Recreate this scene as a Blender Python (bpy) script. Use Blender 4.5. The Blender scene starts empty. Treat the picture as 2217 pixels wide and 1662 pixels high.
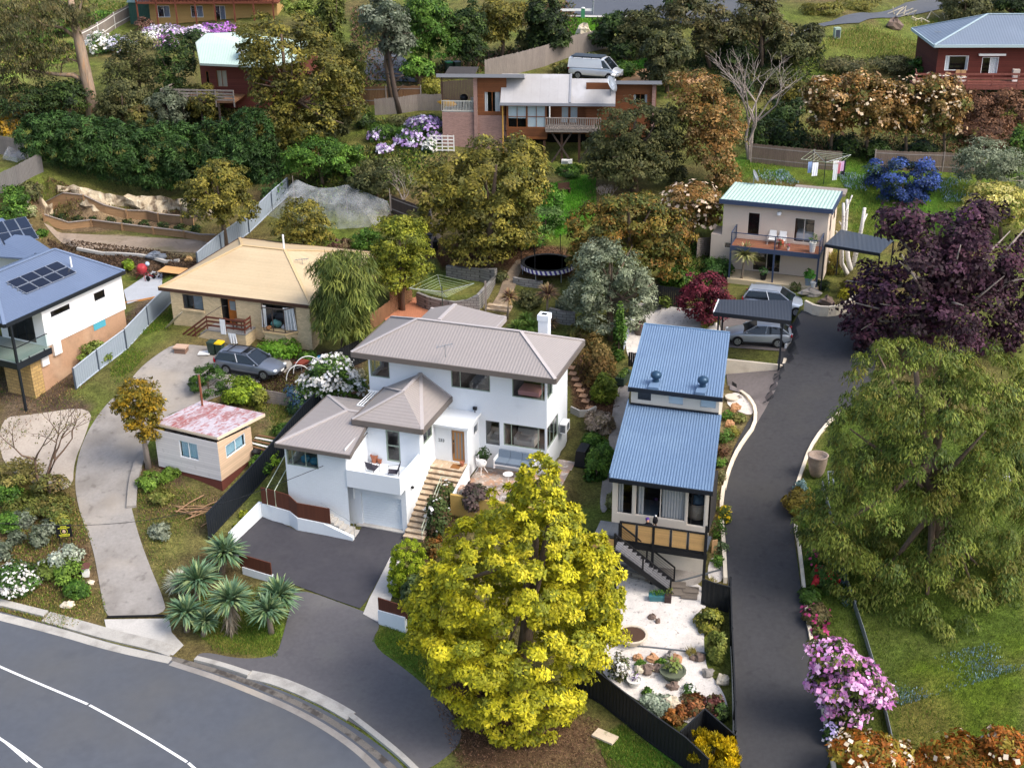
import bpy, bmesh, math, random
import numpy as np
from mathutils import Vector, Matrix
SC=bpy.context.scene; COL=SC.collection; R=math.radians
# ---------------------------------------------------------------- camera
H=42.0                                  # drone height above the street
F_PX,PITCH,ROLL,CX,CY=2807.0,R(24.92),R(-.626),1108.5,831.0
_f=np.array([0,math.cos(PITCH),-math.sin(PITCH)]); _u0=np.array([0,math.sin(PITCH),math.cos(PITCH)]); _r0=np.array([1.,0,0])
_r=_r0*math.cos(ROLL)+_u0*math.sin(ROLL); _u=-_r0*math.sin(ROLL)+_u0*math.cos(ROLL)
CAM=np.array([0,0,H])
cd=bpy.data.cameras.new('camera'); cam=bpy.data.objects.new('camera',cd); COL.objects.link(cam)
cd.sensor_width=36; cd.lens=36*F_PX/2217.0; cd.clip_start=1; cd.clip_end=3000
cam.matrix_world=Matrix(((_r[0],_u[0],-_f[0],0),(_r[1],_u[1],-_f[1],0),(_r[2],_u[2],-_f[2],H),(0,0,0,1)))
SC.camera=cam
# ---------------------------------------------------------------- sky, sun, exposure
SUN_EL,SUN_AZ=R(50),R(118)              # azimuth clockwise from +Y: the sun stands right of and a little behind the camera
w=bpy.data.worlds.new('World'); SC.world=w; w.use_nodes=True
nt=w.node_tree; bg=nt.nodes['Background']; sky=nt.nodes.new('ShaderNodeTexSky'); sky.sky_type='NISHITA'; sky.sun_disc=False
sky.sun_elevation=SUN_EL; sky.sun_rotation=SUN_AZ; sky.air_density=1.0; sky.dust_density=4.0; sky.ozone_density=1.0
nt.links.new(sky.outputs[0],bg.inputs[0]); bg.inputs[1].default_value=.15
sl=bpy.data.lights.new('sun','SUN'); so=bpy.data.objects.new('sun',sl); COL.objects.link(so)
sl.energy=1.15; sl.angle=R(24); sl.color=(1,.97,.92)
sd=Vector((math.sin(SUN_AZ)*math.cos(SUN_EL),math.cos(SUN_AZ)*math.cos(SUN_EL),math.sin(SUN_EL)))
so.rotation_euler=sd.to_track_quat('Z','Y').to_euler(); so.location=(30,30,90)
SC.view_settings.view_transform='Standard'; SC.view_settings.look='None'; SC.view_settings.exposure=1.02; SC.view_settings.gamma=1
SC.cycles.max_bounces=6; SC.cycles.diffuse_bounces=3; SC.cycles.transparent_max_bounces=10; SC.cycles.use_denoising=True
# ---------------------------------------------------------------- photo geometry -> place
def ray(x,y): return _f+_r*((x-CX)/F_PX)-_u*((y-CY)/F_PX)
def at_t(x,y,t):
    r=ray(x,y); return CAM+r/np.linalg.norm(r)*t
def at_z(x,y,z):
    r=ray(x,y); return CAM+r*((z-H)/r[2])
def at_y(x,y,Y):
    r=ray(x,y); return CAM+r*(Y/r[1])
class Frame:                             # a building's own axes: u along its front, v into the hill
    def __init__(s,O,yaw):
        s.O=np.array(O,float); s.yaw=yaw; a=R(yaw)
        s.u=np.array([math.cos(a),math.sin(a),0]); s.v=np.array([-math.sin(a),math.cos(a),0]); s.w=np.array([0,0,1.])
    def hit(s,x,y,u=None,v=None,z=None):
        r=ray(x,y); n,k=(s.u,u) if u is not None else (s.v,v) if v is not None else (s.w,z)
        P=CAM+r*((k+(s.O-CAM)@n)/(r@n))-s.O
        return np.array([P@s.u,P@s.v,P@s.w])
    def world(s,p): return s.O+s.u*p[0]+s.v*p[1]+s.w*p[2]
    def loc(s,P): d=np.asarray(P)-s.O; return np.array([d@s.u,d@s.v,d@s.w])
def frame_at(x,y,t,yaw): return Frame(at_t(x,y,t),yaw)
# ---------------------------------------------------------------- terrain
def RZ(z): return z+H
CP=[(0,1330,-40.4),(300,1385,-40.3),(600,1470,-40.2),(850,1640,-40.4),(200,1500,-40.5),(400,1650,-40.6),(0,1650,-40.7),
(60,1200,-39.4),(270,1000,-37.6),(545,812,-35.7),(380,735,-34.7),(120,1000,-37.8),(60,900,-36.6),(20,830,-36.2),(450,1090,-38.2),(560,900,-36.4),
(1080,1000,-37.2),(1240,960,-37.1),(1240,820,-35.6),(940,1170,-39.0),(785,1138,-39.06),(860,1165,-39.1),(570,1116,-39.1),(700,1300,-39.75),(620,1290,-39.8),
(1080,1500,-40.0),(1400,1540,-39.9),(1300,1580,-40.1),(1525,1262,-38.0),(1400,1400,-38.9),(1690,1655,-40.3),(1640,1300,-38.4),(1640,1000,-36.3),(1740,700,-33.5),
(2100,1560,-39.0),(2150,1300,-37.6),(2100,1000,-35.5),(1775,1005,-36.0),(1900,560,-32.3),(1700,640,-33.0),(1960,400,-29.6),(1750,345,-28.6),(1900,260,-27.5),
(2120,190,-26.8),(1900,100,-24.3),(1850,30,-22.5),(2000,60,-24.5),(1480,700,-34.2),(1400,760,-34.9),(1100,450,-30.2),(1210,400,-29.9),(1200,345,-29.4),(850,330,-28.7),(900,270,-27.6),
(1290,170,-25.6),(1200,130,-24.9),(1320,90,-24.2),(1280,40,-23.4),(1300,5,-22.6),(800,180,-26.5),(840,130,-25.3),(600,250,-27.9),(480,215,-27.5),(350,120,-26),(230,80,-25.8),
(450,60,-24.8),(100,150,-27),(60,230,-28.5),(50,395,-30.2),(560,470,-32.4),(440,590,-34.4),(700,490,-32.2),(650,560,-33.4),(880,500,-32.0),(740,800,-35.7),
(980,620,-33.5),(1080,560,-32.4),(850,690,-34.5),(300,535,-33.7),(300,465,-33.6),(100,520,-33.8),(250,380,-31.0),(130,700,-35.6)]
_cp=np.array([at_z(x,y,RZ(z)) for x,y,z in CP])
_A=np.c_[np.ones(len(_cp)),_cp[:,0],_cp[:,1]]
def _phi(d): return np.sqrt(d*d+9.0)
_D=_phi(np.linalg.norm(_cp[:,None,:2]-_cp[None,:,:2],axis=2)); n_=len(_cp)
_K=np.zeros((n_+3,n_+3)); _K[:n_,:n_]=_D-np.eye(n_)*.35; _K[:n_,n_:]=_A; _K[n_:,:n_]=_A.T
_wt=np.linalg.solve(_K,np.r_[_cp[:,2],0,0,0])
def _base(X,Y):
    X=np.asarray(X,float).ravel(); Y=np.asarray(Y,float).ravel(); out=np.zeros(len(X))
    for i in range(0,len(X),20000):
        x=X[i:i+20000]; y=Y[i:i+20000]
        d=_phi(np.hypot(x[:,None]-_cp[None,:,0],y[:,None]-_cp[None,:,1]))
        out[i:i+20000]=d@_wt[:n_]+_wt[n_]+_wt[n_+1]*x+_wt[n_+2]*y
    return out
def inside(X,Y,poly):
    c=np.zeros(len(X),bool); n=len(poly)
    for i in range(n):
        x0,y0=poly[i][:2]; x1,y1=poly[i-1][:2]
        m=(y0>Y)!=(y1>Y)
        with np.errstate(divide='ignore',invalid='ignore'): xi=(x1-x0)*(Y-y0)/(y1-y0)+x0
        c^=m&(X<xi)
    return c
def edge_dist(X,Y,poly):
    d=np.full(len(X),1e9); n=len(poly)
    for i in range(n):
        a=np.array(poly[i-1][:2]); b=np.array(poly[i][:2]); e=b-a; L=e@e+1e-9
        t=np.clip(((X-a[0])*e[0]+(Y-a[1])*e[1])/L,0,1)
        d=np.minimum(d,np.hypot(X-a[0]-t*e[0],Y-a[1]-t*e[1]))
    return d
PADS=[]   # (polygon in x,y, a,b,c of z=a+b*x+c*y, blend width)
def pad_px(pts,blend):                   # pts: (px,py,zrel): a level or tilted cut in the hill
    P=np.array([at_z(x,y,RZ(z)) for x,y,z in pts]); A=np.c_[np.ones(len(P)),P[:,:2]]
    c=np.linalg.lstsq(A,P[:,2],rcond=None)[0]; PADS.append((P[:,:2],c,blend))
def terrain(X,Y):
    X=np.asarray(X,float).ravel(); Y=np.asarray(Y,float).ravel(); z=_base(X,Y)
    for poly,c,bl in PADS:
        p=c[0]+c[1]*X+c[2]*Y; ins=inside(X,Y,poly); d=edge_dist(X,Y,poly)
        wgt=np.where(ins,1.0,np.clip(1-d/bl,0,1)); z=z*(1-wgt)+p*wgt
    return z
GX=GY=GZ=None
def build_grid():
    global GX,GY,GZ
    def axis(a,b,step,lo,hi,g):
        c=list(np.arange(a,b+1e-6,step)); s=step
        while c[-1]<hi: s*=g; c.append(c[-1]+s)
        s=step
        while c[0]>lo: s*=g; c.insert(0,c[0]-s)
        return np.array(c)
    GX=axis(-44,44,.4,-900,900,1.22); GY=axis(42,116,.4,-250,1500,1.1)
    xx,yy=np.meshgrid(GX,GY); GZ=terrain(xx,yy).reshape(xx.shape)
def gz(x,y):
    x=np.clip(np.asarray(x,float),GX[0],GX[-1]-1e-3); y=np.clip(np.asarray(y,float),GY[0],GY[-1]-1e-3)
    i=np.clip(np.searchsorted(GX,x,side='right')-1,0,len(GX)-2); j=np.clip(np.searchsorted(GY,y,side='right')-1,0,len(GY)-2)
    tx=(x-GX[i])/(GX[i+1]-GX[i]); ty=(y-GY[j])/(GY[j+1]-GY[j])
    return (GZ[j,i]*(1-tx)+GZ[j,i+1]*tx)*(1-ty)+(GZ[j+1,i]*(1-tx)+GZ[j+1,i+1]*tx)*ty
def G(px,py):                            # the ground point the photo shows at a pixel
    r=ray(px,py); Y=38.0; prev=None
    while Y<400:
        p=CAM+r*(Y/r[1]); d=p[2]-float(gz(p[0],p[1]))
        if d<0: break
        Y+=.5
    lo,hi=Y-.5,Y
    for _ in range(18):
        m=(lo+hi)/2; p=CAM+r*(m/r[1])
        if p[2]-float(gz(p[0],p[1]))<0: hi=m
        else: lo=m
    p=CAM+r*(hi/r[1]); return np.array([p[0],p[1],float(gz(p[0],p[1]))])
# ---------------------------------------------------------------- materials
def lin(c):
    if isinstance(c,str): c=[int(c[i:i+2],16)/255 for i in (0,2,4)]
    return tuple((v/12.92 if v<=.04045 else ((v+.055)/1.055)**2.4) for v in c)
MATS={}
def mat(name,col,rough=.8,var=.18,scale=3.,bump=0.,bscale=None,metal=0.,spec=.35,rib=None,ribstr=.3,brick=None,stain=None,board=None,stretch=None,bvar=.14):
    if name in MATS: return MATS[name]
    m=bpy.data.materials.new(name); MATS[name]=m; m.use_nodes=True; n=m.node_tree.nodes; L=m.node_tree.links
    b=n['Principled BSDF']; b.inputs['Roughness'].default_value=rough; b.inputs['Metallic'].default_value=metal; b.inputs['Specular IOR Level'].default_value=spec
    tc=n.new('ShaderNodeTexCoord'); co=tc.outputs['Object']
    if stretch:
        mp=n.new('ShaderNodeMapping'); mp.inputs['Scale'].default_value=stretch; L.new(co,mp.inputs[0]); nco=mp.outputs[0]
    else: nco=co
    c=lin(col) if isinstance(col,str) else col
    def noise(s,d=4):
        t=n.new('ShaderNodeTexNoise'); t.inputs['Scale'].default_value=s; t.inputs['Detail'].default_value=d; L.new(nco,t.inputs['Vector']); return t.outputs['Fac']
    def ramp(fac,a,bb,p0=.3,p1=.7):
        r=n.new('ShaderNodeValToRGB'); r.color_ramp.elements[0].position=p0; r.color_ramp.elements[1].position=p1
        r.color_ramp.elements[0].color=(*a,1); r.color_ramp.elements[1].color=(*bb,1); L.new(fac,r.inputs[0]); return r.outputs[0]
    def mix(f,a,bb,mode='MIX'):
        x=n.new('ShaderNodeMix'); x.data_type='RGBA'; x.blend_type=mode
        if isinstance(f,float): x.inputs[0].default_value=f
        else: L.new(f,x.inputs[0])
        for s,v in ((6,a),(7,bb)):
            if isinstance(v,tuple): x.inputs[s].default_value=(*v[:3],1)
            else: L.new(v,x.inputs[s])
        return x.outputs[2]
    out=ramp(noise(scale),tuple(v*(1-var) for v in c),tuple(min(1,v*(1+var)) for v in c))
    out=mix(.5,out,ramp(noise(scale*.17,2),tuple(v*(1-var*.8) for v in c),tuple(min(1,v*(1+var*.8)) for v in c)))
    out=mix(.35,out,ramp(noise(scale*9,2),tuple(v*(1-var*1.6) for v in c),tuple(min(1,v*(1+var*1.6)) for v in c)))
    hgt=None
    if brick:
        bw,bh,mc=brick; t=n.new('ShaderNodeTexBrick'); mp=n.new('ShaderNodeMapping'); mp.inputs['Rotation'].default_value=(R(90),0,0)
        sx=n.new('ShaderNodeSeparateXYZ'); cx=n.new('ShaderNodeCombineXYZ'); L.new(co,sx.inputs[0]); ad=n.new('ShaderNodeMath'); L.new(sx.outputs[0],ad.inputs[0]); L.new(sx.outputs[1],ad.inputs[1])
        L.new(ad.outputs[0],cx.inputs[0]); L.new(sx.outputs[2],cx.inputs[1]); L.new(cx.outputs[0],t.inputs['Vector'])
        t.inputs['Scale'].default_value=1; t.inputs['Brick Width'].default_value=bw; t.inputs['Row Height'].default_value=bh; t.inputs['Mortar Size'].default_value=bh*.09
        t.inputs['Color1'].default_value=(1-bvar,)*3+(1,); t.inputs['Color2'].default_value=(1+bvar*.8,)*3+(1,); mc=lin(mc) if isinstance(mc,str) else mc
        t.inputs['Mortar'].default_value=(*[mc[i]/max(.02,c[i]) for i in range(3)],1)
        out=mix(1.0,out,t.outputs['Color'],'MULTIPLY')
    if board:                            # horizontal weatherboards / planks: (axis, pitch, strength)
        ax,pitch,st=board; sx=n.new('ShaderNodeSeparateXYZ'); L.new(co,sx.inputs[0]); q=n.new('ShaderNodeMath'); q.operation='MULTIPLY'; q.inputs[1].default_value=1/pitch; L.new(sx.outputs[ax],q.inputs[0])
        fr=n.new('ShaderNodeMath'); fr.operation='FRACT'; L.new(q.outputs[0],fr.inputs[0])
        out=mix(1.0,out,ramp(fr.outputs[0],(1-st,)*3,(1,1,1),.02,.16),'MULTIPLY'); hgt=fr.outputs[0]
        fl=n.new('ShaderNodeMath'); fl.operation='FLOOR'; L.new(q.outputs[0],fl.inputs[0]); wn=n.new('ShaderNodeTexWhiteNoise'); wn.noise_dimensions='1D'; L.new(fl.outputs[0],wn.inputs['W'])
        out=mix(1.0,out,ramp(wn.outputs['Value'],(1-st*.35,)*3,(1+st*.15,)*3,0,1),'MULTIPLY')
    if stain:
        for sc_,lo,hi,colr,amt in stain:
            f=ramp(noise(sc_,6),(0,0,0),(amt,)*3,lo,hi); out=mix(f,out,lin(colr) if isinstance(colr,str) else colr)
    if rib:                              # roof ribs: (axis, pitch)
        ax,pitch=rib; sx=n.new('ShaderNodeSeparateXYZ'); L.new(co,sx.inputs[0]); q=n.new('ShaderNodeMath'); q.operation='MULTIPLY'; q.inputs[1].default_value=2*math.pi/pitch; L.new(sx.outputs[ax],q.inputs[0])
        s=n.new('ShaderNodeMath'); s.operation='SINE'; L.new(q.outputs[0],s.inputs[0]); hgt=s.outputs[0]
    if hgt is not None:
        bp=n.new('ShaderNodeBump'); bp.inputs['Strength'].default_value=ribstr; bp.inputs['Distance'].default_value=.02; L.new(hgt,bp.inputs['Height']); L.new(bp.outputs[0],b.inputs['Normal'])
    elif bump:
        bp=n.new('ShaderNodeBump'); bp.inputs['Strength'].default_value=bump; bp.inputs['Distance'].default_value=.05; L.new(noise(bscale or scale*5),bp.inputs['Height']); L.new(bp.outputs[0],b.inputs['Normal'])
    L.new(out,b.inputs['Base Color']); return m
def leafmat(name='foliage',tr=.28,rough=.6):
    if name in MATS: return MATS[name]
    m=bpy.data.materials.new(name); MATS[name]=m; m.use_nodes=True; n=m.node_tree.nodes; L=m.node_tree.links; b=n['Principled BSDF']
    a=n.new('ShaderNodeAttribute'); a.attribute_name='Col'; b.inputs['Roughness'].default_value=rough; b.inputs['Specular IOR Level'].default_value=.25
    t=n.new('ShaderNodeBsdfTranslucent'); mx=n.new('ShaderNodeMixShader'); mx.inputs[0].default_value=tr
    L.new(a.outputs['Color'],b.inputs['Base Color']); L.new(a.outputs['Color'],t.inputs['Color']); L.new(b.outputs[0],mx.inputs[1]); L.new(t.outputs[0],mx.inputs[2]); L.new(mx.outputs[0],n['Material Output'].inputs['Surface']); return m
def glassmat(name='window_glass',tint=(.93,.95,.96),ior=1.5,trans=.72):
    if name in MATS: return MATS[name]
    m=bpy.data.materials.new(name); MATS[name]=m; m.use_nodes=True; n=m.node_tree.nodes; L=m.node_tree.links
    t=n.new('ShaderNodeBsdfTransparent'); t.inputs[0].default_value=(*tint,1); g=n.new('ShaderNodeBsdfGlossy'); g.inputs['Roughness'].default_value=.03
    fr=n.new('ShaderNodeLayerWeight'); pw=n.new('ShaderNodeMath'); pw.operation='POWER'; pw.inputs[1].default_value=4; L.new(fr.outputs['Facing'],pw.inputs[0]); mx=n.new('ShaderNodeMixShader'); ad=n.new('ShaderNodeMath'); ad.operation='MULTIPLY_ADD'; ad.inputs[1].default_value=.8; ad.inputs[2].default_value=.07
    L.new(pw.outputs[0],ad.inputs[0]); L.new(ad.outputs[0],mx.inputs[0]); L.new(t.outputs[0],mx.inputs[1]); L.new(g.outputs[0],mx.inputs[2]); L.new(mx.outputs[0],n['Material Output'].inputs['Surface']); return m
def netmat():
    m=bpy.data.materials.new('white_net'); m.use_nodes=True; n=m.node_tree.nodes; L=m.node_tree.links
    b=n['Principled BSDF']; b.inputs['Base Color'].default_value=(.82,.85,.87,1); b.inputs['Roughness'].default_value=.7
    t=n.new('ShaderNodeBsdfTransparent'); mx=n.new('ShaderNodeMixShader'); tc=n.new('ShaderNodeTexCoord'); ns=n.new('ShaderNodeTexNoise'); ns.inputs['Scale'].default_value=1.2; L.new(tc.outputs['Object'],ns.inputs['Vector'])
    mr=n.new('ShaderNodeMapRange'); mr.inputs[1].default_value=.3; mr.inputs[2].default_value=.7; mr.inputs[3].default_value=.1; mr.inputs[4].default_value=.26; L.new(ns.outputs['Fac'],mr.inputs[0])
    L.new(mr.outputs[0],mx.inputs[0]); L.new(t.outputs[0],mx.inputs[1]); L.new(b.outputs[0],mx.inputs[2]); L.new(mx.outputs[0],n['Material Output'].inputs['Surface']); return m
# ---------------------------------------------------------------- mesh building
class MB:
    def __init__(s): s.v=[]; s.f=[]
    def face(s,*p):
        i=len(s.v); s.v+= [tuple(float(c) for c in q) for q in p]; s.f.append(tuple(range(i,i+len(p)))); return s
    def box(s,x0,x1,y0,y1,z0,z1):
        x0,x1=min(x0,x1),max(x0,x1); y0,y1=min(y0,y1),max(y0,y1); z0,z1=min(z0,z1),max(z0,z1); i=len(s.v)
        s.v+=[(x0,y0,z0),(x1,y0,z0),(x1,y1,z0),(x0,y1,z0),(x0,y0,z1),(x1,y0,z1),(x1,y1,z1),(x0,y1,z1)]
        s.f+=[tuple(i+k for k in q) for q in ((0,3,2,1),(4,5,6,7),(0,1,5,4),(1,2,6,5),(2,3,7,6),(3,0,4,7))]; return s
    def hexa(s,b,t):                     # two quads of points, bottom and top
        i=len(s.v); s.v+=[tuple(float(c) for c in q) for q in list(b)+list(t)]
        s.f+=[tuple(i+k for k in q) for q in ((0,3,2,1),(4,5,6,7),(0,1,5,4),(1,2,6,5),(2,3,7,6),(3,0,4,7))]; return s
    def slab(s,p,th):                    # polygon with thickness downwards
        n=len(p); i=len(s.v); s.v+=[tuple(map(float,q)) for q in p]+[(float(q[0]),float(q[1]),float(q[2])-th) for q in p]
        s.f.append(tuple(range(i,i+n))); s.f.append(tuple(range(i+2*n-1,i+n-1,-1)))
        for k in range(n): a,b=k,(k+1)%n; s.f.append((i+a,i+n+a,i+n+b,i+b))
        return s
    def bar(s,a,b,w,h=None):             # rectangular bar between two points
        h=h or w; a=Vector(map(float,a)); b=Vector(map(float,b)); d=(b-a).normalized(); up=Vector((0,0,1)) if abs(d.z)<.95 else Vector((0,1,0))
        x=d.cross(up).normalized()*(w/2); y=x.cross(d).normalized()*(h/2)
        return s.hexa([a-x-y,a+x-y,a+x+y,a-x+y],[b-x-y,b+x-y,b+x+y,b-x+y])
    def tube(s,pts,r,n=6,r1=None,cap=True):
        pts=[Vector(map(float,p)) for p in pts]; i0=len(s.v); m=len(pts)
        for k,p in enumerate(pts):
            d=(pts[min(k+1,m-1)]-pts[max(k-1,0)]).normalized(); up=Vector((0,0,1)) if abs(d.z)<.9 else Vector((0,1,0)); x=d.cross(up).normalized(); y=x.cross(d)
            rr=(r if r1 is None else r+(r1-r)*k/max(1,m-1)) if not isinstance(r,(list,tuple)) else r[k]
            s.v+=[tuple(p+x*(rr*math.cos(2*math.pi*j/n))+y*(rr*math.sin(2*math.pi*j/n))) for j in range(n)]
        for k in range(m-1):
            for j in range(n): a=i0+k*n+j; b=i0+k*n+(j+1)%n; s.f.append((a,b,b+n,a+n))
        if cap: s.f.append(tuple(i0+j for j in range(n-1,-1,-1))); s.f.append(tuple(i0+(m-1)*n+j for j in range(n)))
        return s
    def lathe(s,prof,c=(0,0,0),n=16,sx=1,sy=1):
        i0=len(s.v)
        for r,z in prof: s.v+=[(c[0]+sx*r*math.cos(2*math.pi*j/n),c[1]+sy*r*math.sin(2*math.pi*j/n),c[2]+z) for j in range(n)]
        for k in range(len(prof)-1):
            for j in range(n): a=i0+k*n+j; b=i0+k*n+(j+1)%n; s.f.append((a,b,b+n,a+n))
        s.f.append(tuple(i0+j for j in range(n-1,-1,-1))); s.f.append(tuple(i0+(len(prof)-1)*n+j for j in range(n))); return s
    def blob(s,c,rx,ry,rz,seed=0,n=10,amp=.15):
        rg=random.Random(seed); i0=len(s.v); m=n//2+1; ph=[rg.uniform(0,6.28) for _ in range(6)]
        for a in range(m+1):
            th=math.pi*a/m
            for j in range(n):
                fi=2*math.pi*j/n; k=1+amp*(math.sin(2*fi+ph[0]+3*th)+math.sin(3*fi+ph[1])*math.sin(2*th+ph[2])+rg.uniform(-.6,.6))
                s.v.append((c[0]+rx*k*math.sin(th)*math.cos(fi),c[1]+ry*k*math.sin(th)*math.sin(fi),c[2]+rz*k*math.cos(th)))
        for a in range(m):
            for j in range(n): p=i0+a*n+j; q=i0+a*n+(j+1)%n; s.f.append((p,p+n,q+n,q))
        return s
    def build(s,name,m,parent=None,smooth=False,shear=0.):
        me=bpy.data.meshes.new(name); v=s.v if not shear else [(a+shear*b,b,c) for a,b,c in s.v]
        me.from_pydata(v,[],s.f); me.update(); me.materials.append(m)
        if smooth: me.polygons.foreach_set('use_smooth',[True]*len(me.polygons))
        o=bpy.data.objects.new(name,me); COL.objects.link(o)
        if parent is not None: o.parent=parent
        return o
def tag(o,label=None,cat=None,group=None,kind=None):
    for k,v in (('label',label),('category',cat),('group',group),('kind',kind)):
        if v: o[k]=v
    return o
def thing(name,label,cat,loc=(0,0,0),yaw=0,group=None):
    o=bpy.data.objects.new(name,None); COL.objects.link(o); o.location=tuple(map(float,loc)); o.rotation_euler=(0,0,yaw); o.empty_display_size=.3; return tag(o,label,cat,group)
def copy_tree(o,parent=None):
    c=o.copy(); COL.objects.link(c)
    if parent is not None: c.parent=parent
    for ch in list(o.children): copy_tree(ch,c)
    return c
def house(name,label,Fm,cat='house'): return thing(name,label,cat,Fm.O,R(Fm.yaw))
# wall sheet with openings.  plane: ('v',k,n) spans u,z ; ('u',k,n) spans v,z ; n = outward sign
def wall(mb,plane,s0,s1,z0,z1,holes=(),rev=.12):
    ax,k,sg=plane; P=(lambda s,z,d=0.:(s,k-sg*d,z)) if ax=='v' else (lambda s,z,d=0.:(k-sg*d,s,z))
    S=sorted({s0,s1,*[min(max(h[i],s0),s1) for h in holes for i in (0,1)]}); Z=sorted({z0,z1,*[min(max(h[i],z0),z1) for h in holes for i in (2,3)]})
    for a,b in zip(S,S[1:]):
        for c,d in zip(Z,Z[1:]):
            m,q=(a+b)/2,(c+d)/2
            if any(h[0]<m<h[1] and h[2]<q<h[3] for h in holes): continue
            mb.face(P(a,c),P(b,c),P(b,d),P(a,d))
    for a,b,c,d in holes:
        mb.face(P(a,c),P(b,c),P(b,c,rev),P(a,c,rev)); mb.face(P(a,d),P(b,d),P(b,d,rev),P(a,d,rev)); mb.face(P(a,c),P(a,d),P(a,d,rev),P(a,c,rev)); mb.face(P(b,c),P(b,d),P(b,d,rev),P(b,c,rev))
def window(parent,plane,hole,fm,nv=1,nh=0,fw=.05,room=None,depth=1.6,blind=None,curtain=None,name='window',inset=.05,glass=None,splits=None,ext=(.25,.25)):
    ax,k,sg=plane; a,b,c,d=hole
    def bx(mb,s0,s1,z0,z1,d0,d1):
        y0,y1=k-sg*d0,k-sg*d1
        return mb.box(s0,s1,y0,y1,z0,z1) if ax=='v' else mb.box(y0,y1,s0,s1,z0,z1)
    m=MB(); e=.004
    bx(m,a+e,b-e,c+e,c+fw,inset-.03,inset+.04); bx(m,a+e,b-e,d-fw,d-e,inset-.03,inset+.04); bx(m,a+e,a+fw,c+fw,d-fw,inset-.03,inset+.04); bx(m,b-fw,b-e,c+fw,d-fw,inset-.03,inset+.04)
    for f in (splits or [i/nv for i in range(1,nv)]): s=a+(b-a)*f; bx(m,s-fw*.45,s+fw*.45,c+fw,d-fw,inset-.02,inset+.03)
    for i in range(1,nh+1): z=c+(d-c)*i/(nh+1); bx(m,a+fw,b-fw,z-fw*.45,z+fw*.45,inset-.02,inset+.03)
    w_=m.build(name,fm,parent); g=MB(); gp=(lambda s,z:(s,k-sg*(inset+.005),z)) if ax=='v' else (lambda s,z:(k-sg*(inset+.005),s,z)); g.face(gp(a+fw*.6,c+fw*.6),gp(b-fw*.6,c+fw*.6),gp(b-fw*.6,d-fw*.6),gp(a+fw*.6,d-fw*.6)); g.build('pane',glass or GLASS,w_)
    if room is not None:
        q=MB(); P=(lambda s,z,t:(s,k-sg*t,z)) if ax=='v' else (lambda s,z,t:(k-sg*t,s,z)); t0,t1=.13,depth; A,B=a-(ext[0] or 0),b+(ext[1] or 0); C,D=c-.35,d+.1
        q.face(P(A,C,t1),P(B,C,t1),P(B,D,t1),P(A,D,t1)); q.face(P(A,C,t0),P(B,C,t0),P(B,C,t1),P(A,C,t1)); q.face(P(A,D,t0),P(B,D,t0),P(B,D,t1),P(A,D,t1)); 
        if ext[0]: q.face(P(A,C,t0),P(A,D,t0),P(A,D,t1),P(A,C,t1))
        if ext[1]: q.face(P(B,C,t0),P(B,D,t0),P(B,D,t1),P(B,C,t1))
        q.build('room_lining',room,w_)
    if blind: f0,f1,z0,bm=blind; q=MB(); bx(q,a+(b-a)*f0,a+(b-a)*f1,c+(d-c)*z0,d-.01,.1,.115); q.build('blind',bm,w_)
    for (f0,f1,cm) in (curtain or ()):
        q=MB(); n=max(4,int((f1-f0)*(b-a)/.07)); P=(lambda s,z,t:(s,k-sg*t,z)) if ax=='v' else (lambda s,z,t:(k-sg*t,s,z))
        for i in range(n):
            s0_=a+(b-a)*(f0+(f1-f0)*i/n); s1_=a+(b-a)*(f0+(f1-f0)*(i+1)/n); t0=.16 if i%2 else .21; t1=.21 if i%2 else .16
            q.face(P(s0_,c+.02,t0),P(s1_,c+.02,t1),P(s1_,d-.01,t1),P(s0_,d-.01,t0))
        q.build('curtain',cm,w_)
    return w_
def strip(pts,z0f,z1f,th,mb=None):       # wall along ground points with bottom/top heights
    mb=mb or MB(); n=len(pts)
    L=[];Rr=[]
    for i in range(n):
        a=np.array(pts[max(i-1,0)][:2]); b=np.array(pts[min(i+1,n-1)][:2]); d=b-a; d=d/(np.linalg.norm(d)+1e-9); nn=np.array([-d[1],d[0]])*th/2
        p=np.array(pts[i][:2]); L.append(p+nn); Rr.append(p-nn)
    for i in range(n-1):
        b=[(*L[i],z0f[i]),(*Rr[i],z0f[i]),(*Rr[i+1],z0f[i+1]),(*L[i+1],z0f[i+1])]; t=[(*L[i],z1f[i]),(*Rr[i],z1f[i]),(*Rr[i+1],z1f[i+1]),(*L[i+1],z1f[i+1])]
        mb.hexa(b,t)
    return mb
def resample(P,step):
    P=[np.array(p,float) for p in P]; out=[P[0]]
    for a,b in zip(P,P[1:]):
        n=max(1,int(np.linalg.norm((b-a)[:2])/step))
        out+=[a+(b-a)*k/n for k in range(1,n+1)]
    return out
def smooth_line(P,it=2):
    for _ in range(it):
        Q=[P[0]]
        for a,b in zip(P,P[1:]): Q+=[a*.75+b*.25,a*.25+b*.75]
        P=Q+[P[-1]]
    return P
def px_line(pts,step=.5,curve=0):
    P=[G(x,y) for x,y in pts]
    if curve: P=smooth_line(P,curve)
    P=resample(P,step)
    for p in P: p[2]=float(gz(p[0],p[1]))
    return P
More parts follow.
